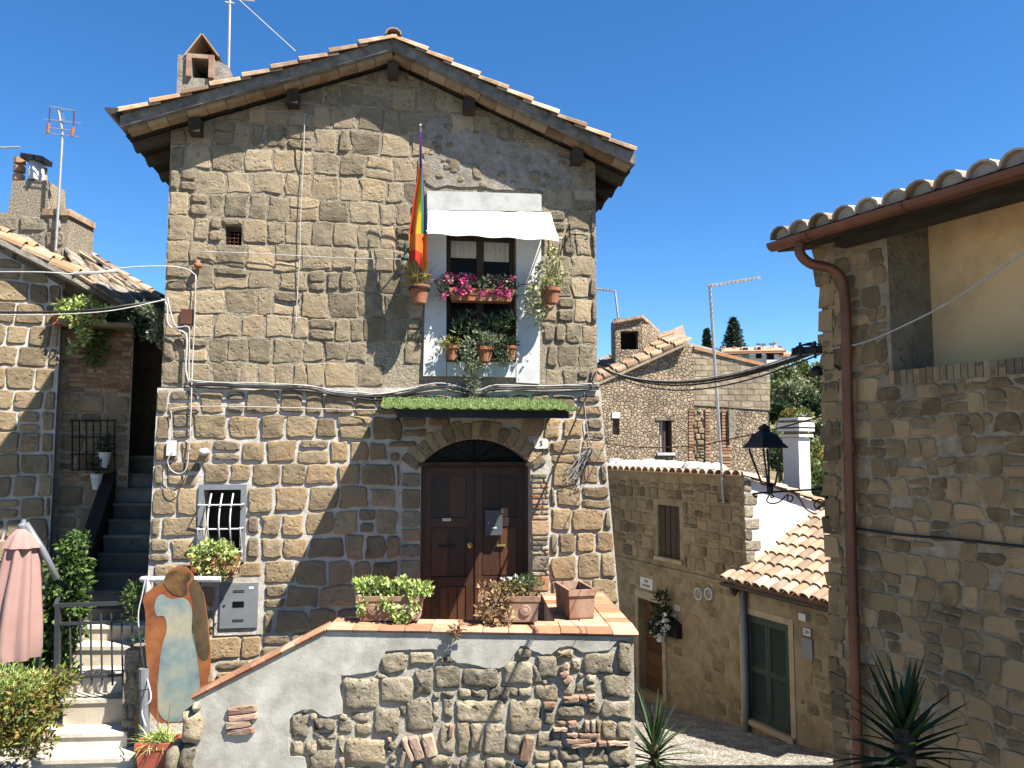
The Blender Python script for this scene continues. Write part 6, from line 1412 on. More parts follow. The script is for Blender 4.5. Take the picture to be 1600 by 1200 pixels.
mb = MB(); [mb.tube([b_[k], b_[(k+1) % 4]], .006, 5) for k in range(4)]; m2 = [p.lerp(q, .85) for p, q in zip(a_, b_)]; mb.build('lower_ring', M['black_paint'], ln)
mb = MB(); mb.lathe(lt(1203, 764), [(0, -.035), (.014, -.035), (.02, -.007), (.024, .014), (.014, .035), (.038, .04), (0, .042)], 10); mb.build('lamp_base', M['black_paint'], ln)

# ================================================================== low house down the lane
lo = thing('stone_house', LB.pt(-2, -2.2, 0), 'low stone house down the lane with brown door and green shutters', 'house')
zE = 3.0
UM = LB.px(940, 900)[0]-.3
h_w = LB.rect(1028, 790, 1062, 872); h_d = LB.rect(999, 940, 1036, 1085)
h_s = LB.rect(1173, 967, 1242, 1133)
wl_ = MB(); sheet(wl_, LB, [(UM, -3.6), (0, -3.6), (0, zE-.06), (UM, zE-.06)], [h_w, h_d]); reveal(wl_, LB, h_w, 0, -.18); reveal(wl_, LB, h_d, 0, -.25)
low_wall = wl_.build('front_wall', M['old_render'], lo)
zl = LB.px(1060, 893)[1]
reg = [(UM+.5, zl+.1), (-.05, zl+.1), (-.05, zE-.25), (UM+.5, zE-.25)]
lay_stones(masonry(LB, reg, [zl+.1+.29*i for i in range(9)], (.22, .44), holes=[(h_w[0]-.14, h_w[1]+.14, h_w[2]-.1, h_w[3]+.1)], g=.028, seed=61, wav=.03, split=.15), LB, 0, .03, M['tuff_low'], low_wall, rnd=.2)
rr_ = random.Random(5); reg = [(UM+.5, -3.2), (-.2, -3.2), (-.2, zl-.1), (UM+.5, zl-.1)]
pls = [p for p in masonry(LB, reg, [-3.3+.27*i for i in range(16)], (.25, .45), holes=[(h_d[0]-.1, h_d[1]+.1, -4, h_d[3]+.1)], g=.03, seed=63, wav=.03) if rr_.random() < .45]
lay_stones(pls, LB, -.012, .022, M['tuff_low'], low_wall, rnd=.25)
mb = MB(); mb.pbox(LB, UM, .02, zl-.04, zl+.03, 0, .05); mb.build('string_course', M['old_render'], low_wall)
# extension on the right with green shutters
UX = 2.75; zG = .84
ex = MB(); sheet(ex, LB, [(.03, -3.6), (UX, -3.6), (UX, zG-.02), (.03, zG-.02)], [h_s], .12); reveal(ex, LB, h_s, .12, -.05); ex.add([LB.pt(.03, -3.6, .12), LB.pt(.03, zG, .12), LB.pt(.03, zG, -.1), LB.pt(.03, -3.6, -.1)], [(0, 1, 2, 3)])
exo = ex.build('extension_wall', M['old_render'], lo)
pls = [p for p in masonry(LB, [(h_s[1]+.2, -3), (UX, -3), (UX, zG-.1), (h_s[1]+.2, zG-.1)], [-3+.26*i for i in range(15)], (.2, .36), g=.03, seed=67) if rr_.random() < .6]
lay_stones(pls, LB, .11, .022, M['tuff_low'], exo, rnd=.25)
mb = MB(); mb.pbox(LB, h_s[0]-.14, h_s[0]-.002, h_s[2], h_s[3]+.12, .12, .135); mb.pbox(LB, h_s[1]+.002, h_s[1]+.12, h_s[2], h_s[3]+.12, .12, .135); mb.pbox(LB, h_s[0], h_s[1], h_s[3]+.002, h_s[3]+.12, .12, .134); mb.pbox(LB, h_s[0]-.1, h_s[1]+.1, h_s[2]-.1, h_s[2]-.002, .12, .2); mb.build('door_surround', M['surround'], exo)
shd = MB(); shd.pbox(LB, h_s[0], h_s[0]+.06, h_s[2], h_s[3], .03, .1); shd.pbox(LB, h_s[1]-.06, h_s[1], h_s[2], h_s[3], .03, .1); shd.pbox(LB, h_s[0]+.06, h_s[1]-.06, h_s[3]-.06, h_s[3], .03, .099); sho = shd.build('shutter_door', M['green_paint'], lo)
mS = (h_s[0]+h_s[1])/2
for (a, b) in ((h_s[0]+.065, mS-.004), (mS+.004, h_s[1]-.065)):
    mb = MB(); wm = h_s[2]+(h_s[3]-h_s[2])*.48
    for x0, x1, z0, z1 in ((a, a+.06, h_s[2], h_s[3]-.065), (b-.06, b, h_s[2], h_s[3]-.065), (a+.06, b-.06, h_s[2], h_s[2]+.1), (a+.06, b-.06, wm-.05, wm+.05), (a+.06, b-.06, h_s[3]-.15, h_s[3]-.065)): mb.pbox(LB, x0, x1, z0, z1, .04, .085)
    lea = mb.build('shutter_leaf', M['green_paint'], sho)
    for z0, z1 in ((h_s[2]+.1, wm-.05), (wm+.05, h_s[3]-.15)):
        nn_ = int((z1-z0)/.05)
        sl = MB()
        for i in range(nn_): sl.box(LB.pt((a+b)/2, z0+(i+.5)*(z1-z0)/nn_, .06), LB.u*((b-a)/2-.06), (LB.n*.018+V((0, 0, -.018))), V((0, 0, .003))+LB.n*.003)
        sl.build('louvres', M['green_paint'], sho, kind='stuff')
# gutter and downpipes
ga, gb_ = LB.pt(-.32, zG+.0, .34), LB.pt(UX+.2, zG-.03, .34); gm = MB()
pr = [(cos(pi+pi*k/6)*.075, sin(pi+pi*k/6)*.075) for k in range(7)]
for i in range(6):
    (a, b), (c, d) = pr[i], pr[i+1]; gm.add([ga+LB.n*a+V((0, 0, b)), ga+LB.n*c+V((0, 0, d)), gb_+LB.n*c+V((0, 0, d)), gb_+LB.n*a+V((0, 0, b))], [(0, 1, 2, 3)])
gm.add([ga+LB.n*a+V((0, 0, b)) for a, b in pr], [tuple(range(7))]); gm.build('gutter', M['gutter'], lo)
mb = MB(); mb.tube(smooth_path([LB.pt(-.1, zG-.06, .3), LB.pt(-.08, zG-.2, .25), LB.pt(-.02, zG-.3, .1), LB.pt(-.02, -3.5, .1)], 4), .055, 8); mb.build('downpipe', M['gutter'], lo, smooth=True)
mb = MB(); mb.tube([LB.pt(.12, zG-.1, .2), LB.pt(.12, -3.5, .2)], .06, 8); mb.build('downpipe', M['metal_gr'], lo, smooth=True)
mb = MB(); mb.tube([LB.pt(UX-.12, zG-1.9, .17), LB.pt(UX-.12, -3.5, .17)], .04, 8); mb.build('downpipe', M['metal_dk'], lo)
# the tiled lean-to roof
inn = -LB.n; upv = (inn*2.29+V((0, 0, 1.24))).normalized(); nn_ = LB.u.cross(upv); nn_ = nn_ if nn_.z > 0 else -nn_
rd = MB(); e0, e1 = LB.pt(-.0, zG+.02, .3), LB.pt(UX+.6, zG+.0, .3); e00 = LB.pt(-.25, zG+.02, .3); q = [e0, e1, e1+upv*4.2, e0+upv*4.2]
rd.add(q+[p-nn_*.08 for p in q], [(0, 1, 2, 3), (7, 6, 5, 4), (0, 4, 5, 1), (0, 3, 7, 4)]); rdo = rd.build('lean_to_roof', M['brick'], lo)  # dark deck: shade between the tile rows put into its colour
for i in range(14):
    for j in range(11):
        if i == 0 and j > 1: continue
        p = LB.pt(-.26+.235*i, zG+.03, .36)+upv*(.34*j+rng.uniform(-.015, .015)); sidx = rng.uniform(-.008, .008)
        lay_coppo(COPP, rdo, p+LB.u*sidx+nn_*.03, upv, LB.u, nn_, tilt=.06, s=1.1)
# whitewashed end wall with quoins, falling verge
zc = 2.93
wt = lambda t: zc-.29*t
ew = MB(); sheet(ew, LG, [(0, -.6), (5.5, -.6), (5.5, wt(5.5)), (0, wt(0))], []); ewo = ew.build('end_wall', M['white_wall'], lo)
w = .95; k = 0
while w < zc-.05:
    h = rng.uniform(.2, .3); l = (.34, .2)[k % 2]+rng.uniform(-.04, .06); mb = MB()
    if stone_geo(mb, LG, [(0.0, w), (l, w), (l, min(w+h, zc-.05)-.02), (0, min(w+h, zc-.05)-.02)], 0, .025, rnd=.2): mb.build('quoin', M['tuff_grey'], ewo)
    w += h; k += 1
vd = (LG.u+V((0, 0, -.29))).normalized()
for i in range(14):
    p = LG.pt(0, zc+.05, .03)+vd*(.36*(i+1)); lay_coppo(COPP, lo, p, -vd, LG.n, V((0, 0, 1)), tilt=.07, name='verge_tile', s=1.0)
# upper eave tiles of the front wall
mb = MB(); mb.pbox(LB, UM, .0, zE-.06, zE-.03, -.5, .08); mb.build('eave_board', M['terra'], lo)
u = UM+.2; un = 0
while u < .15: 
    lay_coppo(COPP if rng.random() < .4 else COP, lo, LB.pt(u, zE-.03, .16), (inn+V((0, 0, -.1))).normalized(), LB.u, V((0, 0, 1)), tilt=0, name='eave_tile', s=1.12); u += .262
mb = MB(); r8 = random.Random(9)
for i in range(26):
    u = UM+.3+r8.random()*(-UM-1); mb.lathe(LB.pt(u, zE+.05, -.25), [(0, -.1), (.22, -.06), (.25, .02), (.12, .1+.1*r8.random()), (0, .16)], 7, mod=lambda a, j: r8.uniform(.7, 1.3))
mb.build('mortar_fillet', M['white_wall'], lo)
# window, door, vents, signs
mb = MB(); mb.pbox(LB, h_w[0]+.004, h_w[1]-.004, h_w[2]+.004, h_w[3]-.004, -.1, -.06); wo_ = mb.build('shutter', M['wood_dk'], lo)
for x in (.25, .5, .75): mb = MB(); uu = h_w[0]+(h_w[1]-h_w[0])*x; mb.pbox(LB, uu-.012, uu+.012, h_w[2]+.02, h_w[3]-.02, -.06, -.05); mb.build('shutter_batten', M['wood_dk'], wo_)
mb = MB(); mb.pbox(LB, h_w[0]-.12, h_w[1]+.12, h_w[2]-.09, h_w[2]-.002, 0, .06); mb.build('window_sill', M['surround'], wo_)
mb = MB(); mb.pbox(LB, h_d[0]+.003, h_d[1]-.003, h_d[2], h_d[3]-.003, -.24, -.2); do_ = mb.build('door', M['plank_brown'], lo)
nb = 7
for i in range(nb): mb = MB(); z0 = h_d[2]+(h_d[3]-h_d[2])*i/nb; mb.pbox(LB, h_d[0]+.05, h_d[1]-.05, z0+.008, h_d[2]+(h_d[3]-h_d[2])*(i+1)/nb-.008, -.199, -.175); mb.build('door_plank', M['plank_brown'], do_)
mb = MB(); mb.pbox(LB, h_d[0]-.12, h_d[0]-.002, h_d[2], h_d[3]+.02, 0, .03); mb.pbox(LB, h_d[1]+.002, h_d[1]+.14, h_d[2], h_d[3]+.02, 0, .03); mb.pbox(LB, h_d[0]-.12, h_d[1]+.14, h_d[3]+.021, h_d[3]+.2, 0, .03); mb.build('door_surround', M['surround'], do_)
for x in (1092, 1108):
    c = LB.wp(x, 928, .03); mb = MB(); mb.lathe(c, [(.13, -.03), (.13, .03), (.105, .03), (.1, 0), (0, 0)], 16, LB.n); vo_ = mb.build('vent_ring', M['bar_white'], lo); mb = MB(); mb.lathe(c, [(.1, .003), (0, .004)], 16, LB.n); mb.build('vent_mesh', M['mortar_dim'], vo_)
def lb_sign(name, x0, y0, x1, y1, label, cat, txt=None, d=.03, size=None, plane=LB, dd=0):
    u0, u1, w0, w1 = plane.rect(x0, y0, x1, y1, dd); mb = MB(); mb.pbox(plane, u0, u1, w0, w1, dd, dd+d); o = mb.build(name, M['sign_w'], loc=plane.pt((u0+u1)/2, w0, dd)); tag(o, label, cat)
    for (t_, fy, s_) in (txt or []): text3d('lettering', t_, o, plane.pt((u0+u1)/2, w0+(w1-w0)*fy, dd+d+.003), plane, (w1-w0)*s_, M['ink'])
    return o
lb_sign('street_sign', 1002, 903, 1021, 920, 'white marble street name sign above the brown door', 'sign', [('VIA', .7, .42), ('ADONE', .28, .36)])
lb_sign('number_sign', 1056, 946, 1063, 954, 'small white number sign right of the brown door, the upper of two', 'sign', [('8', .5, .9)])
lb_sign('number_sign', 1050, 959, 1057, 966, 'small white number sign right of the brown door, the lower of two', 'sign', [('2', .5, .9)])
lb_sign('number_sign', 1257, 982, 1268, 993, 'white number plate right of the green shutters', 'sign', [('20', .5, .8)], dd=.125)
lb_sign('wall_lamp', 1254, 958, 1265, 969, 'small white wall light above the number plate', 'light', [], d=.1, dd=.125)
u0, u1, w0, w1 = LB.rect(1254, 997, 1271, 1030, .12); mb = MB(); mb.pbox(LB, u0, u1, w0, w1, .12, .15); tag(mb.build('meter_hatch', M['metal_gr'], loc=LB.pt(u0, w0, .12)), 'pale grey meter hatch beside the green shutters', 'hatch')
u0, u1, w0, w1 = LB.rect(1046, 970, 1060, 996, .1); mb = MB(); mb.prism(LB, [(u0, w0), (u1, w0), (u1, w1-.06), ((u0+u1)/2, w1), (u0, w1-.06)], .0, .15); tag(mb.build('letter_box', M['metal_dk'], loc=LB.pt(u0, w0, 0)), 'black letter box right of the brown door', 'letter box')
t = thing('door_plant', LB.wp(1035, 1000, .3), 'white flowering plant hung beside the brown door', 'plant')
lf = MB(); fl = MB()
for (x, y, rx, rz, n_) in ((1032, 940, .16, .25, 130), (1034, 962, .2, .25, 170), (1030, 980, .24, .2, 200), (1040, 975, .2, .2, 120), (1025, 975, .15, .15, 80)): leaf_cloud(lf, LB.wp(x, y, .25), (rx, rx, rz), n_, .1, asp=.5)
for _ in range(14): leaf_cloud(fl, LB.wp(rng.uniform(1016, 1050), rng.uniform(958, 992), .4), (.03, .03, .03), 8, .06, asp=1)
lf.build('leaves', M['lf_dark'], t); fl.build('blossom', M['petal_w'], t); mb = MB(); mb.lathe(LB.wp(1033, 1002, .25), [(0, 0), (.1, 0), (.14, .2), (.12, .2), (0, .17)], 10); mb.build('pot', M['bar_white'], t)
# white chimney
ch = thing('chimney_stack', LG.pt(1.75, 1.8, -.9), 'white rendered chimney with stacked slab cap behind the lantern', 'chimney')
cx = at(1246, 760, 17.0); mb = MB(); ru = Matrix.Rotation(radians(35), 3, 'Z'); ax_, ay_ = ru @ V((.2, 0, 0)), ru @ V((0, .2, 0))
zb, zt_ = cx.z-1.2, at(1246, 684, 17.0).z; mb.box(V((cx.x, 17.0, (zb+zt_)/2)), ax_, ay_, V((0, 0, (zt_-zb)/2))); mb.build('shaft', M['white_wall'], ch)
for k, (y, s_) in enumerate(((681, 1.3), (672, 1.4), (664, 1.4), (655, 1.25))):
    z_ = at(1246, y, 17.0).z; mb = MB(); mb.box(V((cx.x, 17, z_)), ax_*s_, ay_*s_, V((0, 0, .028+.02*(k == 2)))); mb.build('cap_slab', M['white_wall'], ch)
    if k: mb = MB(); mb.box(V((cx.x, 17, z_-.07)), ax_*.9, ay_*.9, V((0, 0, .05))); mb.build('cap_spacer', M['mortar_dim'], ch)
# antenna on the lane house
an = thing('tv_antenna', LB.wp(1130, 785, .1), 'tall antenna mast with long yagi boom on the lane house', 'antenna'); AY = LB.wp(1130, 785, .1).y
mb = MB(); mb.tube([at(1131, 786, AY), at(1109, 446, AY)], .03, 6); mb.build('mast', M['pole'], an); mb = MB(); mb.beam(at(1106, 447, AY), at(1188, 434, AY), .035, .06); mb.build('boom', M['pole'], an)
for k in range(12): x = 1112+k*6.4; y = 446-(x-1106)*.158; mb = MB(); mb.tube([at(x, y, AY-.28), at(x, y, AY+.28)], .007, 4); mb.build('element', M['pole'], an)
mb = MB(); mb.tube([LB.wp(1118, 783, .0), at(1131, 781, AY), LB.wp(1138, 784, .02)], .015, 5); mb.build('wall_clamp', M['metal_dk'], an)

# ================================================================== tall back house
BP = Plane(*(lambda p: (p.x, p.y))(at(1070, 700, 24)), 6)
bh = thing('stone_house', BP.pt(0, -2, 0), 'rubble stone house behind the lane with tiled roof and small window', 'house')
hb = BP.rect(1030, 657, 1050, 707); hb2 = BP.rect(957, 655, 968, 679)
def bpl(pts): return [BP.px(x, y) for x, y in pts]
mb = MB(); sheet(mb, BP, bpl([(925, 602), (1072, 536), (1084, 545), (1084, 860), (925, 860)]), [hb, hb2]); reveal(mb, BP, hb, 0, -.3); reveal(mb, BP, hb2, 0, -.3)
mb.add([BP.pt(a, b, -.3) for a, b in ((hb[0], hb[2]), (hb[1], hb[2]), (hb[1], hb[3]), (hb[0], hb[3]))], [(0, 1, 2, 3)]); bwo = mb.build('rubble_wall', M['far_rubble'], bh)
mb = MB(); sheet(mb, BP, bpl([(1084, 545), (1203, 574), (1203, 641), (1084, 633)]), []); 
a, b = BP.px(1203, 574), BP.px(1203, 860); mb.add([BP.pt(*a, 0), BP.pt(*b, 0), BP.pt(*b, -6), BP.pt(*a, -6)], [(0, 1, 2, 3)]); mb.build('coursed_wall', M['far_course'], bh)
mb = MB(); sheet(mb, BP, bpl([(1084, 633), (1203, 641), (1203, 860), (1084, 860)]), [], -.03); mb.build('rubble_wall', M['far_rubble'], bh)
mb = MB(); mb.prism(BP, bpl([(1084, 541), (1204, 570), (1204, 575), (1084, 546)]), -.4, .05); mb.build('wall_coping', M['roof_tile'], bh)
mb = MB(); mb.pbox(BP, hb[0], hb[0]+.07, hb[2], hb[3], -.2, -.12); mb.pbox(BP, hb[1]-.07, hb[1], hb[2], hb[3], -.2, -.12); m_ = (hb[0]+hb[1])/2; mb.pbox(BP, m_-.03, m_+.03, hb[2], hb[3], -.2, -.12); wo2 = mb.build('window', M['plank_brown'], bh)
for s_ in (0, 1): mb = MB(); a = hb[0]+.07 if s_ == 0 else m_+.03; b = m_-.03 if s_ == 0 else hb[1]-.07; mb.pbox(BP, a, b, hb[2], hb[3], -.18, -.17); mb.build('pane', M['curtain'] if s_ == 0 else M['glass'], wo2)
mb = MB(); mb.pbox(BP, hb[0]-.08, hb[1]+.08, hb[2]-.09, hb[2]-.002, 0, .07); mb.build('window_sill', M['white'], wo2)
mb = MB(); mb.pbox(BP, hb[0]-.1, hb[1]+.1, hb[3]+.002, hb[3]+.09, 0, .03); mb.build('lintel', M['tuff_grey'], wo2)
mb = MB(); mb.pbox(BP, hb2[0]-.02, hb2[1]+.02, hb2[3]+.03, hb2[3]+.22, 0, .03); mb.build('white_block', M['white'], bh); mb = MB(); mb.pbox(BP, hb2[0], hb2[1], hb2[2], hb2[3], -.28, -.2); mb.build('blocked_window', M['far_course'], bh)
# brick piers let into the wall
for (xa, xb) in ((1076, 1082), (1102, 1108), (1128, 1140)):
    y = 640
    while y < 735:
        c = BP.rect(xa, y, xb, y+3.6); mb = MB(); mb.pbox(BP, c[0], c[1]+rng.uniform(0, .06), c[2], c[3], -.02, .025); mb.build('brick', M['brick'], bh); y += 5
reg = bpl([(1083, 640), (1101, 641), (1101, 735), (1083, 735)])
lay_stones(masonry(BP, reg, [BP.px(1090, 735-9.5*i)[1] for i in range(11)], (.15, .3), g=.02, seed=71), BP, -.01, .03, M['tuff_low'], bh, name='infill_stone')
mb = MB(); c = BP.rect(1137, 640, 1150, 672); mb.pbox(BP, c[0], c[0]+.22, c[2], c[3], .0, .10); mb.prism(BP, [(c[0], c[2]-.4), (c[0]+.12, c[2]-.3), (c[0]+.22, c[2]), (c[0], c[2])], 0, .10); mb.build('broken_buttress', M['tuff_grey'], bh)
# its roof
ra, rb_ = at(925, 600, 23.7), at(1074, 533, 23.7); rback = V((.4, 2.4, .9)); 
q = [ra, rb_, rb_+rback, ra+rback]; mb = MB(); mb.add(q+[p+V((0, 0, -.12)) for p in q], [(0, 1, 2, 3), (7, 6, 5, 4), (0, 4, 5, 1), (1, 5, 6, 2)]); bro = mb.build('roof', M['roof_tile'], bh)
n4 = (rb_-ra).cross(rback).normalized(); n4 = n4 if n4.z > 0 else -n4; dr = (rb_-ra).normalized(); upb = n4.cross(dr); upb = upb if upb.z > 0 else -upb
Lr = (rb_-ra).length; i = 0
nlen = int(Lr/.40)
for k in range(10):
    for i in range(nlen):
        lay_coppo(COPP if rng.random() < .12 else COP, bro, ra+dr*(i*.40+rng.uniform(-.03, .03)+.05)+upb*(.26*k+.1)+n4*.02, dr, upb, n4, tilt=.09, s=1.2)
ck = MB(); p0, p1 = at(962, 560, 24.5), at(1003, 497, 24.5); KP = Plane(0, 24.5, 0); o0 = at(970, 546, 24.5); o1 = at(997, 517, 24.5); kh = (o0.x, o1.x, o0.z, o1.z)
sheet(ck, KP, [(p0.x, p0.z-.5), (p1.x, p0.z-.5), (p1.x, p1.z), (p0.x, p1.z)], [kh]); reveal(ck, KP, kh, 0, -.5)
for x_ in (p0.x, p1.x): ck.add([V((x_, 24.5, p0.z-.5)), V((x_, 25.6, p0.z-.5)), V((x_, 25.6, p1.z)), V((x_, 24.5, p1.z))], [(0, 1, 2, 3)])
cko = ck.build('chimney', M['far_rubble'], bh)
mb = MB(); mb.abox(o0.x, o1.x, 24.98, 25.02, o0.z, o1.z); mb.build('chimney_flue', M['dark'], cko)
mb = MB(); a_, b_, c_ = at(958, 501, 24.4), at(1004, 492, 24.4), at(1030, 515, 25.7); q = [a_, b_, c_, c_+(a_-b_)]; mb.add(q+[p+V((0, 0, -.09)) for p in q], [(0, 1, 2, 3), (0, 4, 5, 1), (1, 5, 6, 2), (7, 6, 5, 4)]); mb.build('chimney_cap', M['roof_tile'], cko)
mb = MB(); p0, p1 = at(1003, 500, 25.0), at(1030, 545, 25.0); q = [at(1003, 498, 24.6), at(1030, 518, 25.4), at(1030, 545, 25.4), at(1003, 545, 24.6)]; mb.add(q, [(0, 1, 2, 3)]); mb.build('chimney_side', M['far_rubble'], cko)
an = thing('tv_antenna', at(966, 497, 24.8), 'small antenna on the chimney of the rubble house', 'antenna')
mb = MB(); mb.tube([at(966, 498, 24.8), at(961, 455, 24.8)], .035, 5); mb.build('mast', M['pole'], an); mb = MB(); mb.tube([at(962, 455, 24.8), at(928, 451, 24.8)], .03, 5); mb.build('boom', M['pole'], an)
for k in range(6): mb = MB(); x = 932+k*5; mb.tube([at(x, 450, 24.5), at(x+1, 455, 25.1)], .012, 4); mb.build('element', M['pole'], an)
mb = MB(); q = [at(1068, 533, 40), at(1115, 545, 40), at(1160, 562, 40), at(1150, 575, 36), at(1068, 560, 36)]; mb.add(q+[p+V((0, 0, -3)) for p in q], [(0, 1, 2, 3, 4), (0, 5, 6, 1), (4, 3, 8, 9), (1, 6, 7, 2)]); o = mb.build('garden_shed', M['slab_grey'], loc=at(1100, 575, 38)); tag(o, 'low grey roof peeping over behind the rubble house', 'shed')

# ================================================================== hill, woods, far house
hm = MB(); gx = [-200, -60, -20, 0, 8, 14, 20, 30, 45, 70, 120, 260]; gy = [29, 36, 45, 60, 80, 105, 116, 140, 220, 400]; 
def hz(x, y): return -5+(y-29)*.22 if y < 105 else (11.7+(y-105)*.02)
for y in gy:
    for x in gx: hm.v.append(V((x, y, hz(x, y)+.6*noise.noise((x*.08, y*.08, 0))-(.0 if x > 3 else min(14, (3-x)*.35)))))
nx = len(gx)
for j in range(len(gy)-1):
    for i in range(nx-1): hm.f.append((j*nx+i, j*nx+i+1, (j+1)*nx+i+1, (j+1)*nx+i)); hm.m.append(0)
hill = hm.build('hillside', M['hill'], smooth=True, kind='structure'); tag(hill, 'dry wooded hillside beyond the village')
def tree(px, py, Y, rpx, m, label, n=1500, squash=.9, leaf=.3):
    c = at(px, py, Y); r = rpx/FPX*Y; g = hz(c.x, c.y); t = thing('hillside_tree', V((c.x, c.y, g)), label, 'tree', 'trees on the hillside')
    mb = MB(); mb.tube([V((c.x+.1, c.y, min(g, c.z-r)-.3)), V((c.x, c.y, c.z-r*.4)), c+V((.05, 0, r*.3))], .09*r+.04, 6, .03); 
    for k in range(4): a = k*1.6; mb.tube([c+V((0, 0, -r*.5)), c+V((cos(a)*r*.5, sin(a)*r*.4, r*.1))], .05*r+.01, 5, .01)
    mb.build('trunk', M['bark'], t)
    lf = MB(); rr = random.Random(int(px*7+py))
    for k in range(11):
        a, e = rr.uniform(0, 2*pi), rr.uniform(-.5, .9); leaf_cloud(lf, c+V((cos(a)*r*.62*cos(e), sin(a)*r*.62*cos(e), sin(e)*r*.62*squash)), (r*rr.uniform(.32, .5),)*2+(r*rr.uniform(.26, .42),), n//6, leaf*r*.62, asp=.6, shell=.5, seed=rr.random())
    lf.build('crown', m, t)
O, W_, D_ = M['lf_olive'], M['lf_wood'], M['lf_dark']
for (x, y, Y, r, m, lab) in ((1232, 592, 66, 22, O, 'grey olive tree just below the white hill house'), (1262, 580, 72, 22, W_, 'dark green tree under the insulator rack on the hill'), (1282, 602, 64, 22, O, 'olive tree against the right house corner, high on the slope'), (1215, 612, 60, 20, W_, 'green tree beside the top corner of the rubble house'),
    (1246, 622, 56, 28, O, 'rounded grey olive tree in the middle of the slope'), (1278, 640, 54, 26, D_, 'dark evergreen tree beside the right house corner'), (1216, 648, 50, 22, D_, 'dark tree against the edge of the rubble house'), (1240, 660, 48, 24, M['lf_bush'], 'yellow green bush above the white chimney'), (1268, 668, 46, 26, O, 'grey olive bush right of the chimney cap'),
    (1216, 690, 44, 20, W_, 'green bush between rubble house and white chimney'), (1284, 700, 42, 24, W_, 'green tree right of the chimney shaft'), (1262, 715, 40, 24, M['lf_bush'], 'yellowish shrub right of the white chimney, middle of the slope'), (1220, 725, 38, 22, D_, 'dark bush left of the white chimney foot'), (1280, 745, 36, 26, W_, 'green shrub low beside the right house corner'), (1246, 760, 35, 24, W_, 'green shrub hidden low behind the white chimney'), (1284, 778, 33, 22, D_, 'dark shrub at the foot of the slope')):
    tree(x, y, Y, r*1.22, m, lab)
# conifers
def conifer(px, py0, py1, Y, wpx, label, kind):
    b = at(px, py1, Y); tp_ = at(px, py0, Y); H_ = tp_.z-b.z; R_ = wpx/FPX*Y/2; t = thing(kind, b-V((0, 0, 3)), label, 'tree'); mb = MB(); mb.tube([b-V((0, 0, 3.5)), tp_], .22, 6, .02); mb.build('trunk', M['bark'], t); lf = MB(); rr = random.Random(int(px))
    lay = 15 if kind == 'fir_tree' else 26
    for j in range(lay):
        k = j/lay; z = b.z+H_*k; r = R_*(1-k)**(.8 if kind == 'fir_tree' else .35)*(1 if kind == 'fir_tree' else (1 if k > .15 else .8))
        nb = 11 if kind == 'fir_tree' else 6
        for a in range(nb):
            an_ = a*2*pi/nb+rr.random(); 
            if kind == 'fir_tree':
                for s_ in (.35, .65, .92): leaf_cloud(lf, V((b.x+cos(an_)*r*s_*rr.uniform(.85, 1.15), Y+sin(an_)*r*s_, z-.25*s_*r*.3+rr.uniform(-.1, .1))), (.32*r*.6+.12, .32*r*.6+.12, .13), 22, .42, asp=.3, up=-.1)
            else: leaf_cloud(lf, V((b.x+cos(an_)*r*.6, Y+sin(an_)*r*.6, z)), (r*.5, r*.5, H_/lay*.9), 34, .4, asp=.35, up=.9)
    lf.build('crown', M['lf_fir'], t)
conifer(1147, 495, 562, 120, 44, 'dark pyramid shaped fir tree beside the white hill house', 'fir_tree')
conifer(1105, 516, 552, 115, 12, 'slim dark cypress left of the antenna mast', 'cypress_tree')
for (x, y, r, lab) in ((1122, 555, 13, 'rounded dark tree between the cypress and the fir'), (1095, 560, 10, 'small dark tree at the foot of the cypress')): tree(x, y, 112, r, M['lf_dark'], lab, n=600)
# far house
FH = Plane(*(lambda p: (p.x, p.y))(at(1180, 570, 110)), -6)
fh = thing('hill_house', FH.pt(0, 11, 0), 'white villa with terracotta roof on the hilltop', 'house')
def fr_(x0, y0, x1, y1, d0, d1, nm, m, par_=None): c = FH.rect(x0, y0, x1, y1, 0); mb = MB(); mb.pbox(FH, c[0], c[1], c[2], c[3], d0, d1); return mb.build(nm, M[m], par_ or fh)
wf = fr_(1134, 554, 1222, 600, -7, 0, 'wall', 'house_white'); fr_(1205, 548, 1236, 600, -8, -1, 'wall', 'house_white')
mb = MB(); mb.prism(FH, [FH.px(1126, 553), FH.px(1226, 551), FH.px(1226, 548), FH.px(1126, 550)], -1, .9); rfh = mb.build('roof', M['far_roof'], fh)
q = [FH.pt(*FH.px(1126, 551), .9), FH.pt(*FH.px(1226, 549), .9), FH.pt(*FH.px(1226, 534), -5), FH.pt(*FH.px(1136, 537), -5)]; mb = MB(); mb.add(q+[p+V((0, 0, -.3)) for p in q], [(0, 1, 2, 3), (0, 4, 5, 1), (1, 5, 6, 2), (0, 3, 7, 4)]); mb.build('roof', M['far_roof'], fh)
q = [FH.pt(*FH.px(1218, 555), .3), FH.pt(*FH.px(1238, 553), .3), FH.pt(*FH.px(1232, 540), -4), FH.pt(*FH.px(1212, 540), -4)]; mb = MB(); mb.add(q+[p+V((0, 0, -.3)) for p in q], [(0, 1, 2, 3), (0, 4, 5, 1), (1, 5, 6, 2), (0, 3, 7, 4)]); mb.build('roof', M['far_roof'], fh)
for (x0, y0, x1, y1, m) in ((1142, 556, 1149, 562, 'dark'), (1160, 554, 1170, 563, 'teal'), (1181, 553, 1190, 560, 'dark'), (1198, 553, 1209, 562, 'dark'), (1200, 569, 1207, 573, 'dark'), (1218, 569, 1223, 572, 'dark')): fr_(x0, y0, x1, y1, .01, .12, 'window', m)
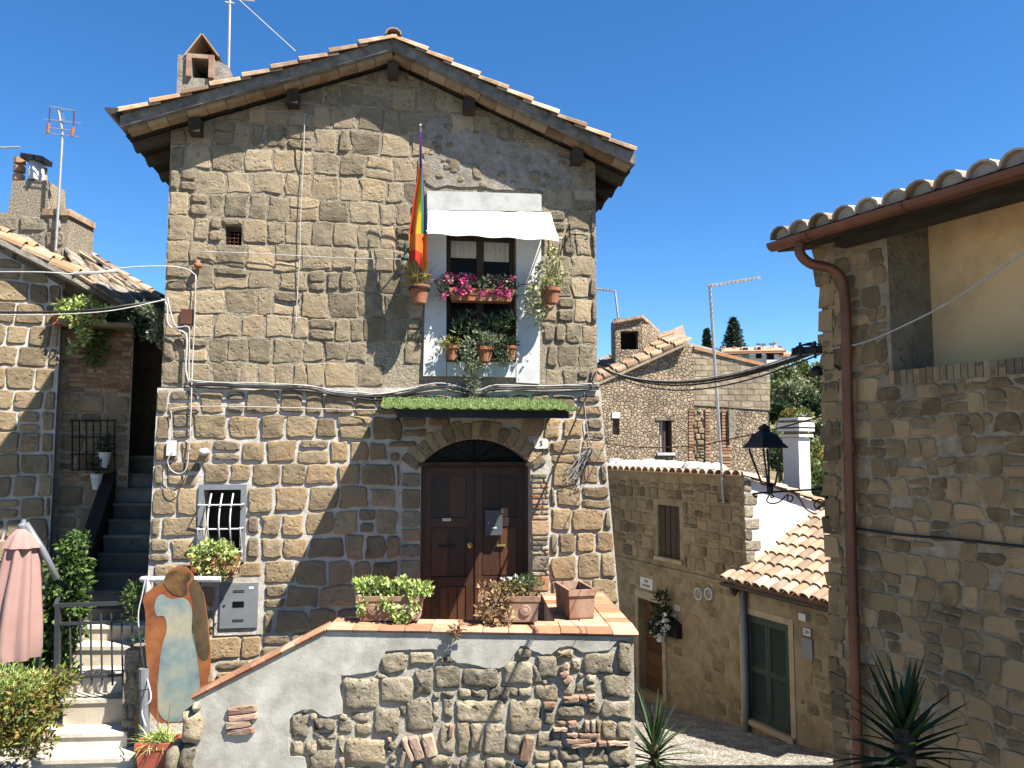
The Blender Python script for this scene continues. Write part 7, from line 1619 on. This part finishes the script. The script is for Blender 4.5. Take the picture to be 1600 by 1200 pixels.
for (x0, y0, x1, y1) in ((1160, 542, 1172, 546), (1183, 541, 1192, 546)): fr_(x0, y0-1, x1, y1, -2, -.6, 'dormer', 'house_white'); fr_(x0+2, y0+.5, x1-2, y1-.5, -.59, -.5, 'dormer_window', 'dark')
for (x0, x1) in ((1182, 1188), (1190, 1196), (1203, 1208)): q = FH.rect(x0, 537, x1, 541, -2.5); mb = MB(); mb.box(FH.pt((q[0]+q[1])/2, (q[2]+q[3])/2+.12, -2.6), FH.u*.28, V((0, 0, .16))-FH.n*.3, FH.n*.03+V((0, 0, .03))); mb.build('solar_panel', M['solar'], rfh)
for x, y in ((1138, 537), (1155, 538), (1199, 535), (1220, 530), (1229, 536)): fr_(x-2, y, x+2, y+9, -4, -3.4, 'chimney', 'house_white'); fr_(x-2.5, y-1, x+2.5, y+.8, -4.1, -3.3, 'chimney_cap', 'far_roof')
fr_(1196, 563, 1226, 575, .01, .8, 'terrace', 'house_white')
# ================================================================== yuccas
def yucca(base, h, n, L, label, seed):
    t = thing('yucca', base, label, 'yucca', 'yuccas beside the lane'); rr = random.Random(seed); top = base+V((0, 0, h)); mb = MB(); mb.tube([base, base.lerp(top, .5)+V((.02, 0, 0)), top], .07, 8, .05); mb.build('trunk', M['bark'], t)
    lf = MB()
    for i in range(n):
        a = i*2.4+rr.uniform(-.2, .2); e = rr.uniform(-.25, 1.0)**1 ; k = i/n; el = radians(80-105*k+rr.uniform(-10, 10))
        sword(lf, top+V((0, 0, -.25*k)), (cos(a)*cos(el), sin(a)*cos(el), sin(el)), L*rr.uniform(.75, 1.1), .028, bend=rr.uniform(.05, .5), seg=5)
    lf.build('sword_leaves', M['lf_dark'], t)
b1_ = at(1022, 1165, 9.3); yucca(V((b1_.x, b1_.y, ground_z(b1_.x, b1_.y))), b1_.z-ground_z(b1_.x, b1_.y), 60, .68, 'yucca with sword leaves behind the corner of the rubble wall', 5)
b2_ = at(1412, 1135, 4.0); yucca(V((b2_.x, b2_.y, -.3)), b2_.z+.3, 60, .40, 'dark yucca in front of the shaded right house', 8)
# mast and stay on the big house roof
an = thing('tv_antenna', FAC.wp(359, 106, -.9), 'antenna mast rising out of the picture beside the chimney', 'antenna')
mb = MB(); mb.tube([FAC.wp(357, 112, -.9), FAC.wp(360, -40, -.9)], .02, 6); mb.build('mast', M['pole'], an); mb = MB(); mb.tube([FAC.wp(352, 4, -.9), FAC.wp(366, 6, -.9)], .02, 5); mb.build('clamp', M['pole'], an)
mb = MB(); mb.tube([FAC.wp(372, -2, -.9), FAC.wp(462, 80, -.7)], .008, 5); mb.build('stay', M['cable_w'], an); mb = MB(); mb.tube([FAC.wp(352, -2, -.9), FAC.wp(398, 2, -.9)], .01, 5); mb.build('element', M['pole'], an)
